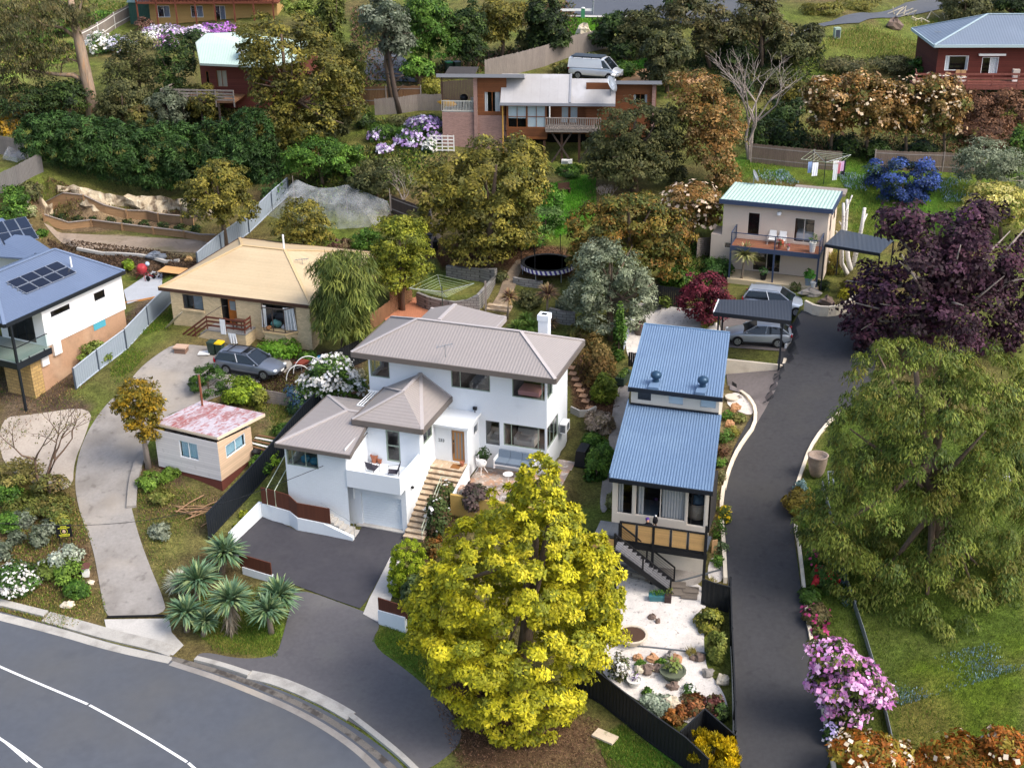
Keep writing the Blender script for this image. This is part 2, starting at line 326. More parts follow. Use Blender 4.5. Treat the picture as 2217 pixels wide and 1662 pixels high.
def drape(name,px,m,off=.03,kind='structure',step=.45,curve=0,closed_curve=False,label=None,cat=None,xy=None):
    P=[G(x,y)[:2] for x,y in px] if xy is None else [np.array(p[:2]) for p in xy]
    if closed_curve:
        for _ in range(2):
            Q=[]
            for a,b in zip(P,P[1:]+P[:1]): Q+=[a*.75+b*.25,a*.25+b*.75]
            P=Q
    bm=bmesh.new(); vs=[bm.verts.new((p[0],p[1],0)) for p in P]; bm.faces.new(vs)
    x0,y0=np.min(P,axis=0); x1,y1=np.max(P,axis=0)
    def cut(co,no):
        bmesh.ops.bisect_plane(bm,geom=bm.verts[:]+bm.edges[:]+bm.faces[:],plane_co=co,plane_no=no,dist=1e-5)
    def inner(arr,a,b): return arr[(arr>a)&(arr<b)]
    for x in inner(GX,x0,x1): cut((x,0,0),(1,0,0))
    for y in inner(GY,y0,y1): cut((0,y,0),(0,1,0))
    xy_=np.array([v.co[:2] for v in bm.verts]); z=gz(xy_[:,0],xy_[:,1])
    for v,zz in zip(bm.verts,z): v.co.z=zz+off
    bmesh.ops.triangulate(bm,faces=bm.faces[:]); bmesh.ops.recalc_face_normals(bm,faces=bm.faces[:])
    for f in bm.faces:
        if f.normal.z<0: f.normal_flip()
    me=bpy.data.meshes.new(name); bm.to_mesh(me); bm.free(); me.materials.append(m); o=bpy.data.objects.new(name,me); COL.objects.link(o); return tag(o,label,cat,None,kind)
# ---------------------------------------------------------------- foliage
def quads(name,V,C,m,parent=None):
    n=len(V)//4; me=bpy.data.meshes.new(name); me.vertices.add(4*n); me.vertices.foreach_set('co',np.ascontiguousarray(V,dtype=np.float32).ravel())
    me.loops.add(4*n); me.loops.foreach_set('vertex_index',np.arange(4*n,dtype=np.int32)); me.polygons.add(n); me.polygons.foreach_set('loop_start',np.arange(0,4*n,4,dtype=np.int32))
    try: me.polygons.foreach_set('loop_total',np.full(n,4,dtype=np.int32))
    except Exception: pass
    me.update(calc_edges=True); at=me.attributes.new('Col','FLOAT_COLOR','FACE'); at.data.foreach_set('color',np.c_[C,np.ones(n)].astype(np.float32).ravel()); me.materials.append(m)
    o=bpy.data.objects.new(name,me); COL.objects.link(o)
    if parent is not None: o.parent=parent
    return o
def leaves_at(P,N,size,aspect,rg,mode='leaf',fold=.35):
    """one leaf quad at every point; N = preferred normal"""
    n=len(P); N=N+rg.normal(0,fold,(n,3)); N/=np.linalg.norm(N,axis=1,keepdims=True)+1e-9
    if mode=='droop': A=np.c_[rg.normal(0,.35,n),rg.normal(0,.35,n),-np.ones(n)]+N*.45
    elif mode=='up': A=np.c_[rg.normal(0,.4,n),rg.normal(0,.4,n),np.ones(n)]+N*.4
    else: A=rg.normal(0,1,(n,3))
    A-=N*np.sum(A*N,axis=1,keepdims=True)*(1 if mode=='leaf' else .3); A/=np.linalg.norm(A,axis=1,keepdims=True)+1e-9
    B=np.cross(N,A); B/=np.linalg.norm(B,axis=1,keepdims=True)+1e-9
    s=size*rg.uniform(.65,1.35,(n,1)); l=A*s; b=B*s*aspect
    V=np.empty((n,4,3)); V[:,0]=P; V[:,1]=P+l*.55+b*.5; V[:,2]=P+l; V[:,3]=P+l*.45-b*.5
    return V.reshape(-1,3)
def pal(*cs): return np.array([lin(c) if isinstance(c,str) else c for c in cs])
def lump_leaves(c,rad,n,size,aspect,P_,rg,mode='leaf',clump=.3,K=None,bottom=-.55,hollow=.55,cvar=.28):
    c=np.array(c,float); rad=np.array(rad,float); mr=rad.mean()
    K=K or max(10,int(7*(1/clump)**1.35)); d=rg.normal(0,1,(K*3,3)); d/=np.linalg.norm(d,axis=1,keepdims=True); d=d[d[:,2]>bottom-rg.uniform(0,.3,len(d))][:K]; K=len(d)
    rr=rg.uniform(hollow,1.0-clump*.35,(K,1)); rr[:K//8]*=rg.uniform(1.0,1.15,(K//8,1)); cc=d*rr
    cb=rg.uniform(1-cvar,1+cvar,(K,1)); ci=rg.integers(0,len(P_),K)
    k=rg.integers(0,K,n); e=rg.normal(0,1,(n,3)); e/=np.linalg.norm(e,axis=1,keepdims=True); e[:,2]=np.where(e[:,2]<-.35,-e[:,2]*.6,e[:,2]); er=rg.uniform(.55,1.0,(n,1))**.6
    cs=clump*rg.uniform(.75,1.3,(K,1))
    q=cc[k]+e*er*cs[k]; P=c+q*rad
    N=e*.8+d[k]*.5+np.array([0,0,.35])
    pick=np.where(rg.random(n)<.7,ci[k],rg.integers(0,len(P_),n)); C=P_[pick]*cb[k]*rg.uniform(.72,1.28,(n,1))
    return leaves_at(P,N,size,aspect,rg,mode),np.clip(C,0,1)
SEED=[11]
def rng(): SEED[0]+=1; return np.random.default_rng(SEED[0])
def px_radii(cx,cy,rx,ry,Y,deep=1.0):
    c=at_y(cx,cy,Y); t=np.linalg.norm(c-CAM); a=math.asin((H-c[2])/t); RX=rx*t/F_PX; RD=RX*deep; v=ry*t/F_PX
    q=v*v-(RD*math.sin(a))**2; RZ_=math.sqrt(max(q,(v*.45)**2))/math.cos(a)
    return c,(RX,RD,RZ_)
BARK=None
def tree(name,label,lumps,base,P_,n=6000,size=.22,aspect=.55,mode='leaf',clump=.3,trunk=.16,cat='tree',group=None,deep=1.0,cvar=.28,hollow=.55,blossom=None,bark=None,limbs=5,bottom=-.55,leaf=None,Y=None):
    """lumps: (cx,cy,rx,ry) ellipses of the crown in the photo; base: the pixel where it meets the ground"""
    rg=rng(); g=G(*base); Y=Y or g[1]; root=thing(name,label,cat,g,0,group)
    W=[]; 
    for L_ in lumps:
        c,r=px_radii(*L_[:4],Y+(L_[4] if len(L_)>4 else 0),deep); W.append((c,r))
    area=np.array([r[0]*r[2] for c,r in W]); VV=[];CC=[]
    for (c,r),a in zip(W,area):
        V,C=lump_leaves(c,r,int(n*a/area.sum()),size,aspect,P_,rg,mode,clump,cvar=cvar,hollow=hollow,bottom=bottom); VV.append(V); CC.append(C)
    quads('crown',np.vstack(VV)-g,np.vstack(CC),leaf or leafmat(),root)
    if blossom:
        bp,bn,bs=blossom; VV=[];CC=[]
        for (c,r),a in zip(W,area):
            V,C=lump_leaves(c,[x*1.04 for x in r],int(bn*a/area.sum()),bs,.9,bp,rg,'leaf',clump*.8,cvar=.1,hollow=.8,bottom=-.2); VV.append(V); CC.append(C)
        quads('blossom',np.vstack(VV)-g,np.vstack(CC),leafmat(),root)
    if trunk:
        m=MB(); rd=random.Random(SEED[0]); c0=Vector(W[0][0]-g); bx=Vector((0,0,-.3)); top=c0+Vector((0,0,W[0][1][2]*.25))
        mid=bx.lerp(top,.5)+Vector((rd.uniform(-.3,.3),rd.uniform(-.2,.2),0))*min(1,trunk*4); m.tube([bx,mid,top],[trunk*1.25,trunk*.85,trunk*.3],7)
        for i in range(limbs):
            cc,rr=W[i%len(W)]; cc=Vector(cc-g); s=bx.lerp(top,rd.uniform(.35,.75)); e=cc+Vector((rd.uniform(-.75,.75)*rr[0],rd.uniform(-.7,.7)*rr[1],rd.uniform(-.1,.75)*rr[2])); k=s.lerp(e,.5)+Vector((0,0,-.12*rr[2])); m.tube([s,k,e],[trunk*.5,trunk*.32,trunk*.08],5)
        m.build('trunk',bark or BARK,root,True)
    return root
def bush(name,label,cx,cy,rx,ry,P_,n=1500,size=.16,**kw):
    kw.setdefault('trunk',.05); kw.setdefault('cat','shrub'); kw.setdefault('limbs',3); kw.setdefault('clump',.38); kw.setdefault('bottom',-.8); kw.setdefault('aspect',.6)
    base=kw.pop('base',(cx,cy+ry*.55)); return tree(name,label,[(cx,cy,rx,ry)],base,P_,n,size,**kw)
# ================================================================ setting
BARK=mat('bark','6a5a4c',.9,.3,2,bump=.6,stretch=(1,1,.25))
GLASS=glassmat()
ASPH=mat('asphalt_street','50545b',.85,.1,.25,bump=.15,bscale=30,stain=[(.12,.5,.72,'5c5a55',.55),(.5,.58,.72,'42454b',.4)])
ASPH2=mat('asphalt_driveway','3b3b3d',.85,.16,.5,bump=.15,bscale=30,stain=[(.3,.52,.7,'444340',.45),(1.5,.6,.75,'252529',.5)])
ASPH3=mat('asphalt_pad','3f3e43',.85,.12,.4,bump=.15,bscale=30,stain=[(.35,.5,.7,'4f4d4e',.45),(.9,.58,.72,'323136',.5)])
ASPH4=mat('asphalt_apron','5b595b',.88,.12,.5,bump=.15,bscale=30,stain=[(.3,.48,.68,'6c6a66',.5),(1.2,.6,.72,'4a484c',.5)])
CONC_OLD=mat('old_concrete','8f8a84',.9,.14,.6,bump=.2,bscale=12,stain=[(.45,.46,.62,'756f68',.6),(.25,.5,.7,'a59a8a',.6),(1.8,.6,.7,'5d5852',.45)])
CONC=mat('concrete','b5b1aa',.9,.12,1.2,bump=.15,bscale=20,stain=[(.7,.55,.7,'8f8b84',.5)])
KERB=mat('kerb_concrete','a9a59d',.9,.15,1.5,bump=.2,bscale=20,stain=[(1.1,.5,.68,'7e7a73',.6)])
WHITE_LINE=mat('road_paint','e8e8e6',.6,.06,3)
GRAVEL=mat('white_gravel','cfc9c2',.95,.3,14,bump=.5,bscale=40,stain=[(.6,.5,.68,'a9a199',.45),(5,.6,.7,'77706a',.7)])
GRAVEL2=mat('grey_gravel','9b948c',.95,.35,14,bump=.5,bscale=40,stain=[(.8,.45,.6,'6e675f',.55)])
PAVE=mat('flagstone','a5968a',.85,.3,1.6,bump=.25,bscale=6,stain=[(2.2,.5,.56,'c98d5f',.5),(1.4,.5,.6,'8d8680',.7),(3,.56,.6,'d8cfc4',.6)])
BRICKDECK=mat('terracotta_paving','b7795a',.85,.2,1.5,board=(0,.16,.2))
STEEL=mat('galvanised_steel','9aa0a6',.4,.1,3,metal=.6); BLACK=mat('black_paint','15161a',.5,.2,3); WHITE=mat('white_paint','eceeee',.55,.04,2)
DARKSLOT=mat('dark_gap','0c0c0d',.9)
WOODGREY=mat('weathered_timber','8a8078',.9,.3,2.5,stretch=(6,6,.6),bump=.3); WOODBR=mat('brown_timber','7d5b41',.85,.3,2.5,stretch=(6,6,.6),bump=.3); WOODDK=mat('dark_timber','4c4039',.9,.3,2.5,stretch=(6,6,.6),bump=.3)
SLEEPER=mat('pine_sleeper','9a7a58',.9,.25,2,stretch=(.6,3,3),bump=.3,board=(2,.2,.35))
# level cuts in the hill
pad_px([(500,1172,-39.3),(568,1115,-39.1),(770,1165,-39.06),(785,1130,-39.06),(885,1160,-39.06),(840,1260,-39.55),(700,1300,-39.75),(600,1270,-39.7)],.5)
pad_px([(905,645,-33.5),(960,578,-33.5),(1072,604,-33.5),(1030,668,-33.5),(975,662,-33.5)],.15)
pad_px([(830,690,-34.5),(850,655,-34.5),(915,638,-34.5),(905,650,-34.5),(975,682,-34.5),(1080,700,-34.6),(1100,720,-34.6),(860,720,-34.5)],.3)
pad_px([(95,480,-33.6),(100,470,-33.6),(470,512,-33.7),(440,548,-33.7),(170,535,-33.7)],.4)
pad_px([(275,600,-34.9),(350,585,-34.9),(352,640,-34.9),(265,655,-34.9)],.6)
WF=Frame(at_t(979.5,998,77.15),-19.2)     # white house: origin at the left foot of its front door
def wpad(u0,u1,v0,v1,z,bl):
    P=np.array([WF.world((a,b,z))[:2] for a,b in ((u0,v0),(u1,v0),(u1,v1),(u0,v1))]); PADS.append((P,np.array([WF.O[2]+z,0,0]),bl))
wpad(.95,7.2,-2.3,2.2,-.62,.3); wpad(-8.2,5.2,-1,6.3,-1.2,.3)
wpad(-4.4,-1.1,-4.5,-.5,-2.47,.2)
GF=frame_at(1540,555,97.5,-20.5)
PADS.append((np.array([GF.world((a,b,0))[:2] for a,b in ((-.3,-2.6),(9.5,-2.6),(9.5,5.2),(-.3,5.2))]),np.array([GF.O[2]-1.15,0,0]),.6))
pad_px([(1550,690,-34.65),(1718,690,-34.65),(1704,790,-34.65),(1562,778,-34.65)],.3)
pad_px([(1560,802,-35.5),(1692,794,-34.8),(1655,885,-35.7),(1575,850,-36.0)],.12)
build_grid()
# ground sheet with its kinds of cover
xx,yy=np.meshgrid(GX,GY); nx,ny=len(GX),len(GY)
def zone_color():
    X=xx.ravel(); Y=yy.ravel(); rg=np.random.default_rng(5)
    def fbm(s,seed):
        r=np.random.default_rng(seed); o=np.zeros(len(X)); 
        for k in range(7):
            a=r.uniform(0,6.28); f=s*(1.6**k)*.35; o+=np.sin(X*f*math.cos(a)+Y*f*math.sin(a)+r.uniform(0,6.28)+1.5*np.sin(Y*f*.7+k))*(.62**k)
        return o
    n1=fbm(1.2,1); n2=fbm(.5,2); n3=fbm(3,3)
    grass=pal('5d6b2c')[0]; dry=pal('8a7c4c')[0]; soil=pal('5d4a3b')[0]
    k=np.clip(.55+.35*n1,0,1)[:,None]; C=grass*k+pal('6a5f3c')[0]*(1-k); k=np.clip(.3+.4*n2,0,1)[:,None]; C=C*(1-k*.5)+soil*k*.5
    def zone(px,cols,soft=.6,mixn=.45):
        nonlocal C
        P=np.array([G(a,b)[:2] for a,b in px]); ins=inside(X,Y,P); d=edge_dist(X,Y,P); sd=np.where(ins,d,-d)+.35*n3*soft
        wg=np.clip(.5+sd/soft,0,1)[:,None]; m=np.clip(.5+mixn*n1+.25*n3,0,1)[:,None]; A=pal(*cols); C=C*(1-wg)+(A[0]*m+A[1]*(1-m))*wg
    zone([(0,1020),(0,1320),(230,1390),(215,1200),(165,1090),(150,1000)],('6b5a44','75693f'))
    zone([(300,1010),(345,1000),(420,1060),(560,985),(470,1165),(360,1230),(350,1330),(300,1150)],('63503f','6c6a3c'))
    zone([(385,1330),(470,1410),(600,1420),(610,1330),(500,1290)],('5f7a2a','77703a'))
    zone([(805,1390),(900,1320),(960,1400),(1000,1500),(900,1460)],('4f6a26','5d6a2c'))
    zone([(930,1470),(1000,1450),(1300,1560),(1290,1620),(1400,1662),(1000,1662)],('4d3a2e','6b5640'))
    zone([(1290,1590),(1350,1570),(1480,1662),(1330,1662)],('477226','5a7a30'))
    zone([(890,1040),(1010,1075),(1000,1180),(930,1260),(880,1200)],('5b4636','4c4530'))
    zone([(1560,850),(1640,870),(1620,950),(1560,1120),(1580,1250),(1530,1260),(1540,1000)],('6b6040','7a6f52'))
    zone([(1730,1050),(1800,900),(1900,900),(2217,900),(2217,1662),(1800,1662),(1740,1300)],('4f6126','55602c'))
    zone([(1900,1560),(2000,1440),(2217,1400),(2217,1640),(1950,1640)],('56681f','6f6a35'),1.2)
    zone([(0,740),(190,760),(340,620),(370,650),(150,850),(210,880),(0,1000)],('52443a','6a5b4b'))
    zone([(100,515),(470,565),(440,600),(230,580),(120,550)],('54443a','63503f'))
    zone([(90,480),(470,515),(440,560),(170,535)],('8d7c6a','7a6d4e'))
    zone([(600,860),(560,900),(560,980),(620,940),(640,880)],('65703a','6c5c46'))
    zone([(560,770),(640,790),(690,900),(760,860),(790,860),(800,760),(650,760)],('4b3c32','57483a'))
    zone([(905,645),(960,578),(1072,604),(1030,668),(975,662)],('5e6e33','6f6e3c'))
    zone([(1110,655),(1130,610),(1250,620),(1240,690),(1120,690)],('6a6a3a','5f6d33'))
    zone([(900,560),(960,520),(1240,540),(1240,600),(1130,600),(1070,595),(960,575)],('5e4636','6b4f3b'))
    zone([(1180,400),(1270,380),(1290,480),(1200,520),(1160,470)],('4b7a26','5a7a2c'))
    zone([(1230,780),(1270,740),(1340,880),(1290,920),(1240,880)],('5a4334','4d3a2e'))
    zone([(790,320),(880,300),(950,340),(930,380),(800,370)],('6f7a34','7d6f48'))
    zone([(1600,345),(2217,345),(2217,480),(1850,520),(1830,400),(1600,390)],('4d6f25','5c6a2a'),1.2)
    zone([(1780,80),(2030,30),(2030,130),(1780,150)],('6a7036','5d6a2e'),1.5)
    zone([(1340,175),(1400,140),(1440,150),(1400,180)],('a57f5c','8f6c4c'),1.0)
    zone([(1020,130),(1200,80),(1230,110),(1060,150)],('5a4536','4d3c30'),1.2)
    zone([(1215,30),(1330,30),(1320,80),(1230,110)],('5f8a26','4f7a24'),1.0)
    zone([(0,110),(170,80),(230,20),(320,10),(180,110),(60,180),(0,200)],('6f8a3a','9a9a55'),2)
    zone([(60,400),(480,420),(500,470),(60,460)],('6a5745','7d6a54'),.8)
    zone([(640,1000),(600,1080),(460,1170),(560,960),(610,900)],('6b5a44','66703a'))
    return np.clip(C*rg.uniform(.93,1.07,(len(X),1)),0,1)
cols=zone_color()
me=bpy.data.meshes.new('ground'); me.vertices.add(nx*ny); me.vertices.foreach_set('co',np.stack([xx.ravel(),yy.ravel(),GZ.ravel()],1).astype(np.float32).ravel())
ii=(np.arange(ny-1)[:,None]*nx+np.arange(nx-1)[None,:]).ravel(); q=np.stack([ii,ii+1,ii+nx+1,ii+nx],1).astype(np.int32); me.loops.add(q.size); me.loops.foreach_set('vertex_index',q.ravel()); me.polygons.add(len(q)); me.polygons.foreach_set('loop_start',np.arange(0,q.size,4,dtype=np.int32))
try: me.polygons.foreach_set('loop_total',np.full(len(q),4,dtype=np.int32))
except Exception: pass
me.update(calc_edges=True); at=me.attributes.new('Col','FLOAT_COLOR','POINT'); at.data.foreach_set('color',np.c_[cols,np.ones(nx*ny)].astype(np.float32).ravel())
gm=bpy.data.materials.new('ground_cover'); gm.use_nodes=True; n=gm.node_tree.nodes; L=gm.node_tree.links; b=n['Principled BSDF']; b.inputs['Roughness'].default_value=.95; b.inputs['Specular IOR Level'].default_value=.15
a=n.new('ShaderNodeAttribute'); a.attribute_name='Col'; tc=n.new('ShaderNodeTexCoord'); prev=a.outputs['Color']
for sc_,lo,hi in ((1.3,.72,1.28),(7,.62,1.38),(28,.6,1.4)):
    t=n.new('ShaderNodeTexNoise'); t.inputs['Scale'].default_value=sc_; t.inputs['Detail'].default_value=3; L.new(tc.outputs['Object'],t.inputs['Vector'])
    r=n.new('ShaderNodeValToRGB'); r.color_ramp.elements[0].position=.3; r.color_ramp.elements[1].position=.7; r.color_ramp.elements[0].color=(lo,)*3+(1,); r.color_ramp.elements[1].color=(hi,hi,hi*.97,1); L.new(t.outputs['Fac'],r.inputs[0])
    x=n.new('ShaderNodeMix'); x.data_type='RGBA'; x.blend_type='MULTIPLY'; x.inputs[0].default_value=1; L.new(prev,x.inputs[6]); L.new(r.outputs[0],x.inputs[7]); prev=x.outputs[2]
bp=n.new('ShaderNodeBump'); bp.inputs['Strength'].default_value=.8; bp.inputs['Distance'].default_value=.12; L.new(t.outputs['Fac'],bp.inputs['Height']); L.new(bp.outputs[0],b.inputs['Normal']); L.new(prev,b.inputs['Base Color'])
me.materials.append(gm); me.polygons.foreach_set('use_smooth',[True]*len(me.polygons)); go=bpy.data.objects.new('ground',me); COL.objects.link(go); tag(go,kind='structure')
# --- street
kerb_px=[(-140,1290),(0,1322),(120,1356),(240,1392),(330,1412),(400,1428),(480,1448),(560,1476),(640,1506),(720,1546),(790,1590),(850,1636),(900,1690)]
KL=px_line(kerb_px,1.0,2)
street_xy=[p[:2] for p in KL]+[G(820,1900)[:2],G(300,1900)[:2],G(-300,1700)[:2]]
drape('street',None,ASPH,.03,xy=street_xy)
def ribbon(name,pts,w,m,off,kind='structure',parent=None,h=0.):
    """a flat painted line or a raised strip along ground points"""
    mb=MB(); Lp=[];Rp=[]
    for i,p in enumerate(pts):
        a=np.array(pts[max(i-1,0)][:2]); b_=np.array(pts[min(i+1,len(pts)-1)][:2]); d=b_-a; d/=np.linalg.norm(d)+1e-9; nn=np.array([-d[1],d[0]])*w/2
        for q_,S in ((p[:2]+nn,Lp),(p[:2]-nn,Rp)): S.append((q_[0],q_[1],float(gz(q_[0],q_[1]))+off))
    for i in range(len(pts)-1):
        if h: mb.hexa([(*x[:2],x[2]-.2) for x in (Lp[i],Rp[i],Rp[i+1],Lp[i+1])],[(*x[:2],x[2]+h) for x in (Lp[i],Rp[i],Rp[i+1],Lp[i+1])])
        else: mb.face(Lp[i],Rp[i],Rp[i+1],Lp[i+1])
    o=mb.build(name,m,parent); tag(o,kind=kind); return o
ribbon('kerb',px_line([(-140,1275),(0,1306),(100,1332)],.7,2),.42,KERB,.03,h=.13)
ribbon('kerb',px_line([(100,1336),(240,1376),(330,1396),(376,1412)],.7,2),.75,KERB,.03,h=.05)
ribbon('kerb',px_line([(424,1428),(480,1442),(540,1462)],.7,2),.3,KERB,.03,h=.13)
ribbon('kerb',px_line([(540,1462),(600,1474),(700,1517),(760,1552)],.7,2),.62,KERB,.03,h=.06)
ribbon('kerb',px_line([(760,1552),(820,1598),(880,1648),(930,1700)],.7,2),.28,KERB,.03,h=.13)
GUT=mat('wet_gutter','6d675f',.6,.25,2,stain=[(1.5,.5,.6,'37312c',.8)])
ribbon('gutter',px_line([(-140,1302),(0,1334),(120,1366),(240,1402),(370,1430)],.7,2),.5,KERB,.036)
ribbon('gutter',px_line([(370,1425),(480,1456),(560,1486),(640,1520),(720,1562),(790,1612),(870,1680)],.7,2),.32,GUT,.036)
ribbon('gutter',px_line([(370,1436),(470,1468),(550,1500),(630,1534),(710,1578),(780,1628),(840,1690)],.7,2),.34,CONC_OLD,.040)
for pts in ([(-30,1430),(60,1470),(190,1525)],[(194,1527),(300,1585),(405,1650)],[(408,1652),(440,1680)],[(-30,1580),(20,1612),(95,1668)],[(-10,1590),(30,1624),(60,1650)]):
    ribbon('road_marking',px_line(pts,.8,2),.13 if pts[0][0]!=-10 else .08,WHITE_LINE,.045)
# --- left driveway
drape('driveway_left',[(228,1338),(262,1334),(362,1332),(352,1290),(330,1240),(300,1160),(285,1100),(275,1060),(290,1010),(312,985),(345,905),(420,880),(500,850),(560,830),(640,800),(620,770),(480,755),(380,745),(345,765),(300,800),(272,840),(225,880),(175,960),(160,1040),(172,1110),(200,1180),(215,1260)],CONC_OLD,.05,closed_curve=True)
drape('driveway_crossing',[(226,1342),(366,1340),(372,1370),(398,1398),(375,1420),(235,1382)],CONC,.06)
ribbon('drain_slot',px_line([(232,1337),(362,1334)],.5),.16,DARKSLOT,.075)
drape('concrete_slab_path',[(0,905),(60,900),(205,878),(185,945),(160,1000),(158,1060),(100,1060),(0,1010)],mat('pale_concrete','a89d90',.9,.14,.8,stain=[(.6,.5,.7,'8b8074',.6)]),.045,closed_curve=True)
# --- asphalt pad, apron
drape('parking_pad',[(500,1174),(568,1118),(600,1128),(640,1148),(700,1158),(766,1168),(786,1138),(874,1158),(882,1172),(846,1205),(795,1300),(780,1318),(640,1268),(560,1240),(505,1210)],ASPH3,.05)
drape('apron',[(640,1270),(780,1320),(830,1345),(800,1395),(880,1450),(975,1535),(1010,1600),(940,1662),(900,1668),(850,1630),(790,1582),(720,1540),(650,1502),(560,1470),(470,1442),(420,1425),(440,1410),(520,1428),(598,1422),(612,1380),(630,1310)],ASPH4,.042,closed_curve=True)
drape('side_path',[(845,1207),(866,1200),(870,1235),(835,1330),(826,1352),(786,1330),(800,1296)],CONC,.055)
# --- right driveway and its branches
drape('driveway_right',[(1592,1700),(1588,1500),(1582,1350),(1572,1200),(1566,1060),(1582,985),(1612,925),(1642,880),(1668,840),(1690,765),(1700,700),(1745,680),(1800,670),(1900,680),(1900,800),(1860,870),(1815,900),(1770,950),(1740,1010),(1722,1060),(1716,1140),(1728,1230),(1745,1350),(1765,1450),(1790,1560),(1800,1700)],ASPH2,.05,closed_curve=True)
TURN=mat('turning_bay','6f6866',.9,.14,.6,stain=[(.5,.5,.65,'5a5453',.6)])
drape('turning_bay',[(1572,800),(1690,792),(1682,840),(1655,890),(1625,940),(1640,890),(1620,860),(1580,845)],TURN,.058)
drape('carport_floor',[(1560,752),(1700,762),(1712,690),(1560,680)],TURN,.06)
KW=mat('cream_render','d9cdb8',.8,.1,1.5,stain=[(1.2,.55,.7,'b3a58e',.5)])
def low_wall(name,px,h,th,m,label,cat='wall',h1=None,group=None,curve=1,sink=.4,step=.5):
    P=px_line(px,step,curve); n=len(P); hs=[h+((h1 if h1 is not None else h)-h)*i/(n-1) for i in range(n)]
    return tag(strip(P,[p[2]-sink for p in P],[p[2]+k for p,k in zip(P,hs)],th).build(name,m),label,cat,group)
low_wall('kerb_wall',[(1603,851),(1624,868),(1636,890),(1634,925),(1608,960),(1590,990),(1575,1030),(1568,1062)],.22,.2,KW,'curved cream kerb wall along the driveway beside the blue roofed house')
low_wall('kerb_wall',[(1566,1062),(1560,1110),(1566,1180),(1570,1262)],.35,.2,KW,'straight cream kerb wall below the blue roofed house deck')
low_wall('kerb_wall',[(1817,896),(1780,932),(1752,975),(1738,1015),(1722,1062)],.18,.18,KW,'curved white kerb bending round the stone urn lawn')
low_wall('kerb_wall',[(1722,1140),(1732,1200),(1746,1330),(1762,1420)],.2,.18,KW,'white kerb beside the red rhododendron bed')
low_wall('kerb_wall',[(1766,1440),(1778,1520),(1800,1640),(1812,1700)],.2,.18,KW,'white kerb below the pink rhododendron')
low_wall('kerb_wall',[(1586,1662),(1590,1600),(1588,1480),(1584,1400)],.1,.15,KW,'thin white kerb at the foot of the long black fence')
low_wall('garden_wall',[(1742,672),(1765,684),(1800,686),(1832,676),(1850,658)],.75,.2,KW,'curved cream wall below the cream house garden bed')
# --- paved and gravel ground of the gardens
drape('gravel_garden',[(1330,1215),(1520,1262),(1530,1300),(1520,1440),(1570,1500),(1580,1560),(1500,1580),(1310,1480),(1300,1420),(1340,1330)],GRAVEL,.05,closed_curve=True)
drape('gravel_garden',[(1335,1170),(1530,1195),(1526,1255),(1500,1272),(1420,1276),(1330,1225)],GRAVEL2,.056,closed_curve=True)
drape('gravel_garden',[(1365,660),(1400,655),(1500,672),(1560,690),(1560,745),(1380,800),(1350,760)],GRAVEL,.05,closed_curve=True)
drape('gravel_path',[(1335,835),(1365,835),(1360,870),(1335,1000),(1318,1110),(1295,1110),(1310,1000),(1325,900)],GRAVEL2,.05,closed_curve=True)
drape('gravel_path',[(1580,852),(1602,852),(1630,880),(1630,905),(1570,880)],GRAVEL,.055,closed_curve=True)
drape('gravel_path',[(1536,1205),(1562,1215),(1568,1262),(1530,1262)],GRAVEL,.055,closed_curve=True)
def wxy(*p): return [WF.world((a,b_,0))[:2] for a,b_ in p]
drape('patio',None,PAVE,.05,xy=wxy((.98,-2.62),(6.9,-2.62),(6.6,3.4),(5.3,3.4),(5.3,1.95),(.98,1.95)))
drape('back_patio',[(832,692),(850,658),(905,640),(908,648),(975,678),(1060,700),(1000,720),(860,716)],BRICKDECK,.05)
drape('garden_path',[(1060,668),(1078,640),(1092,600),(1118,565),(1140,562),(1122,600),(1110,640),(1100,672)],mat('sandstone_path','94826c',.9,.25,1.2,bump=.3,stain=[(.8,.5,.6,'6f6152',.6)]),.06)
drape('van_track',[(1340,176),(1400,146),(1450,140),(1560,170),(1500,185),(1420,182),(1330,190)],mat('dirt_track','a98664',.95,.15,.8),.06,closed_curve=True)
# --- upper streets
drape('upper_street',[(1218,34),(1340,36),(1420,34),(1480,60),(1650,40),(1700,-10),(1500,-40),(1230,-20)],ASPH,.1,closed_curve=True)
drape('upper_street',[(1650,84),(1720,66),(1800,48),(1880,30),(1960,8),(2080,-20),(2090,4),(2040,20),(1960,36),(1860,52),(1790,58),(1700,80),(1660,98)],ASPH,.1)
drape('upper_driveway',[(1655,92),(1735,62),(1745,72),(1672,98)],CONC_OLD,.12)
ribbon('kerb',px_line([(1215,36),(1340,38),(1400,36)],1.5),.6,CONC,.12)
drape('upper_driveway',[(785,150),(800,110),(840,100),(900,150),(905,180),(800,175)],ASPH,.1)
drape('garden_deck_base',[(276,660),(268,630),(330,588),(352,588),(350,640)],mat('grey_decking','a9adb2',.8,.1,1,board=(1,.14,.18)),.08)
drape('dirt_yard',[(95,484),(470,516),(445,552),(170,536)],mat('bare_yard','8f7f6e',.95,.16,.5,bump=.3,stain=[(.22,.5,.62,'6f6848',.6),(.6,.55,.7,'a8988a',.5),(2,.6,.7,'655847',.5)]),.05)
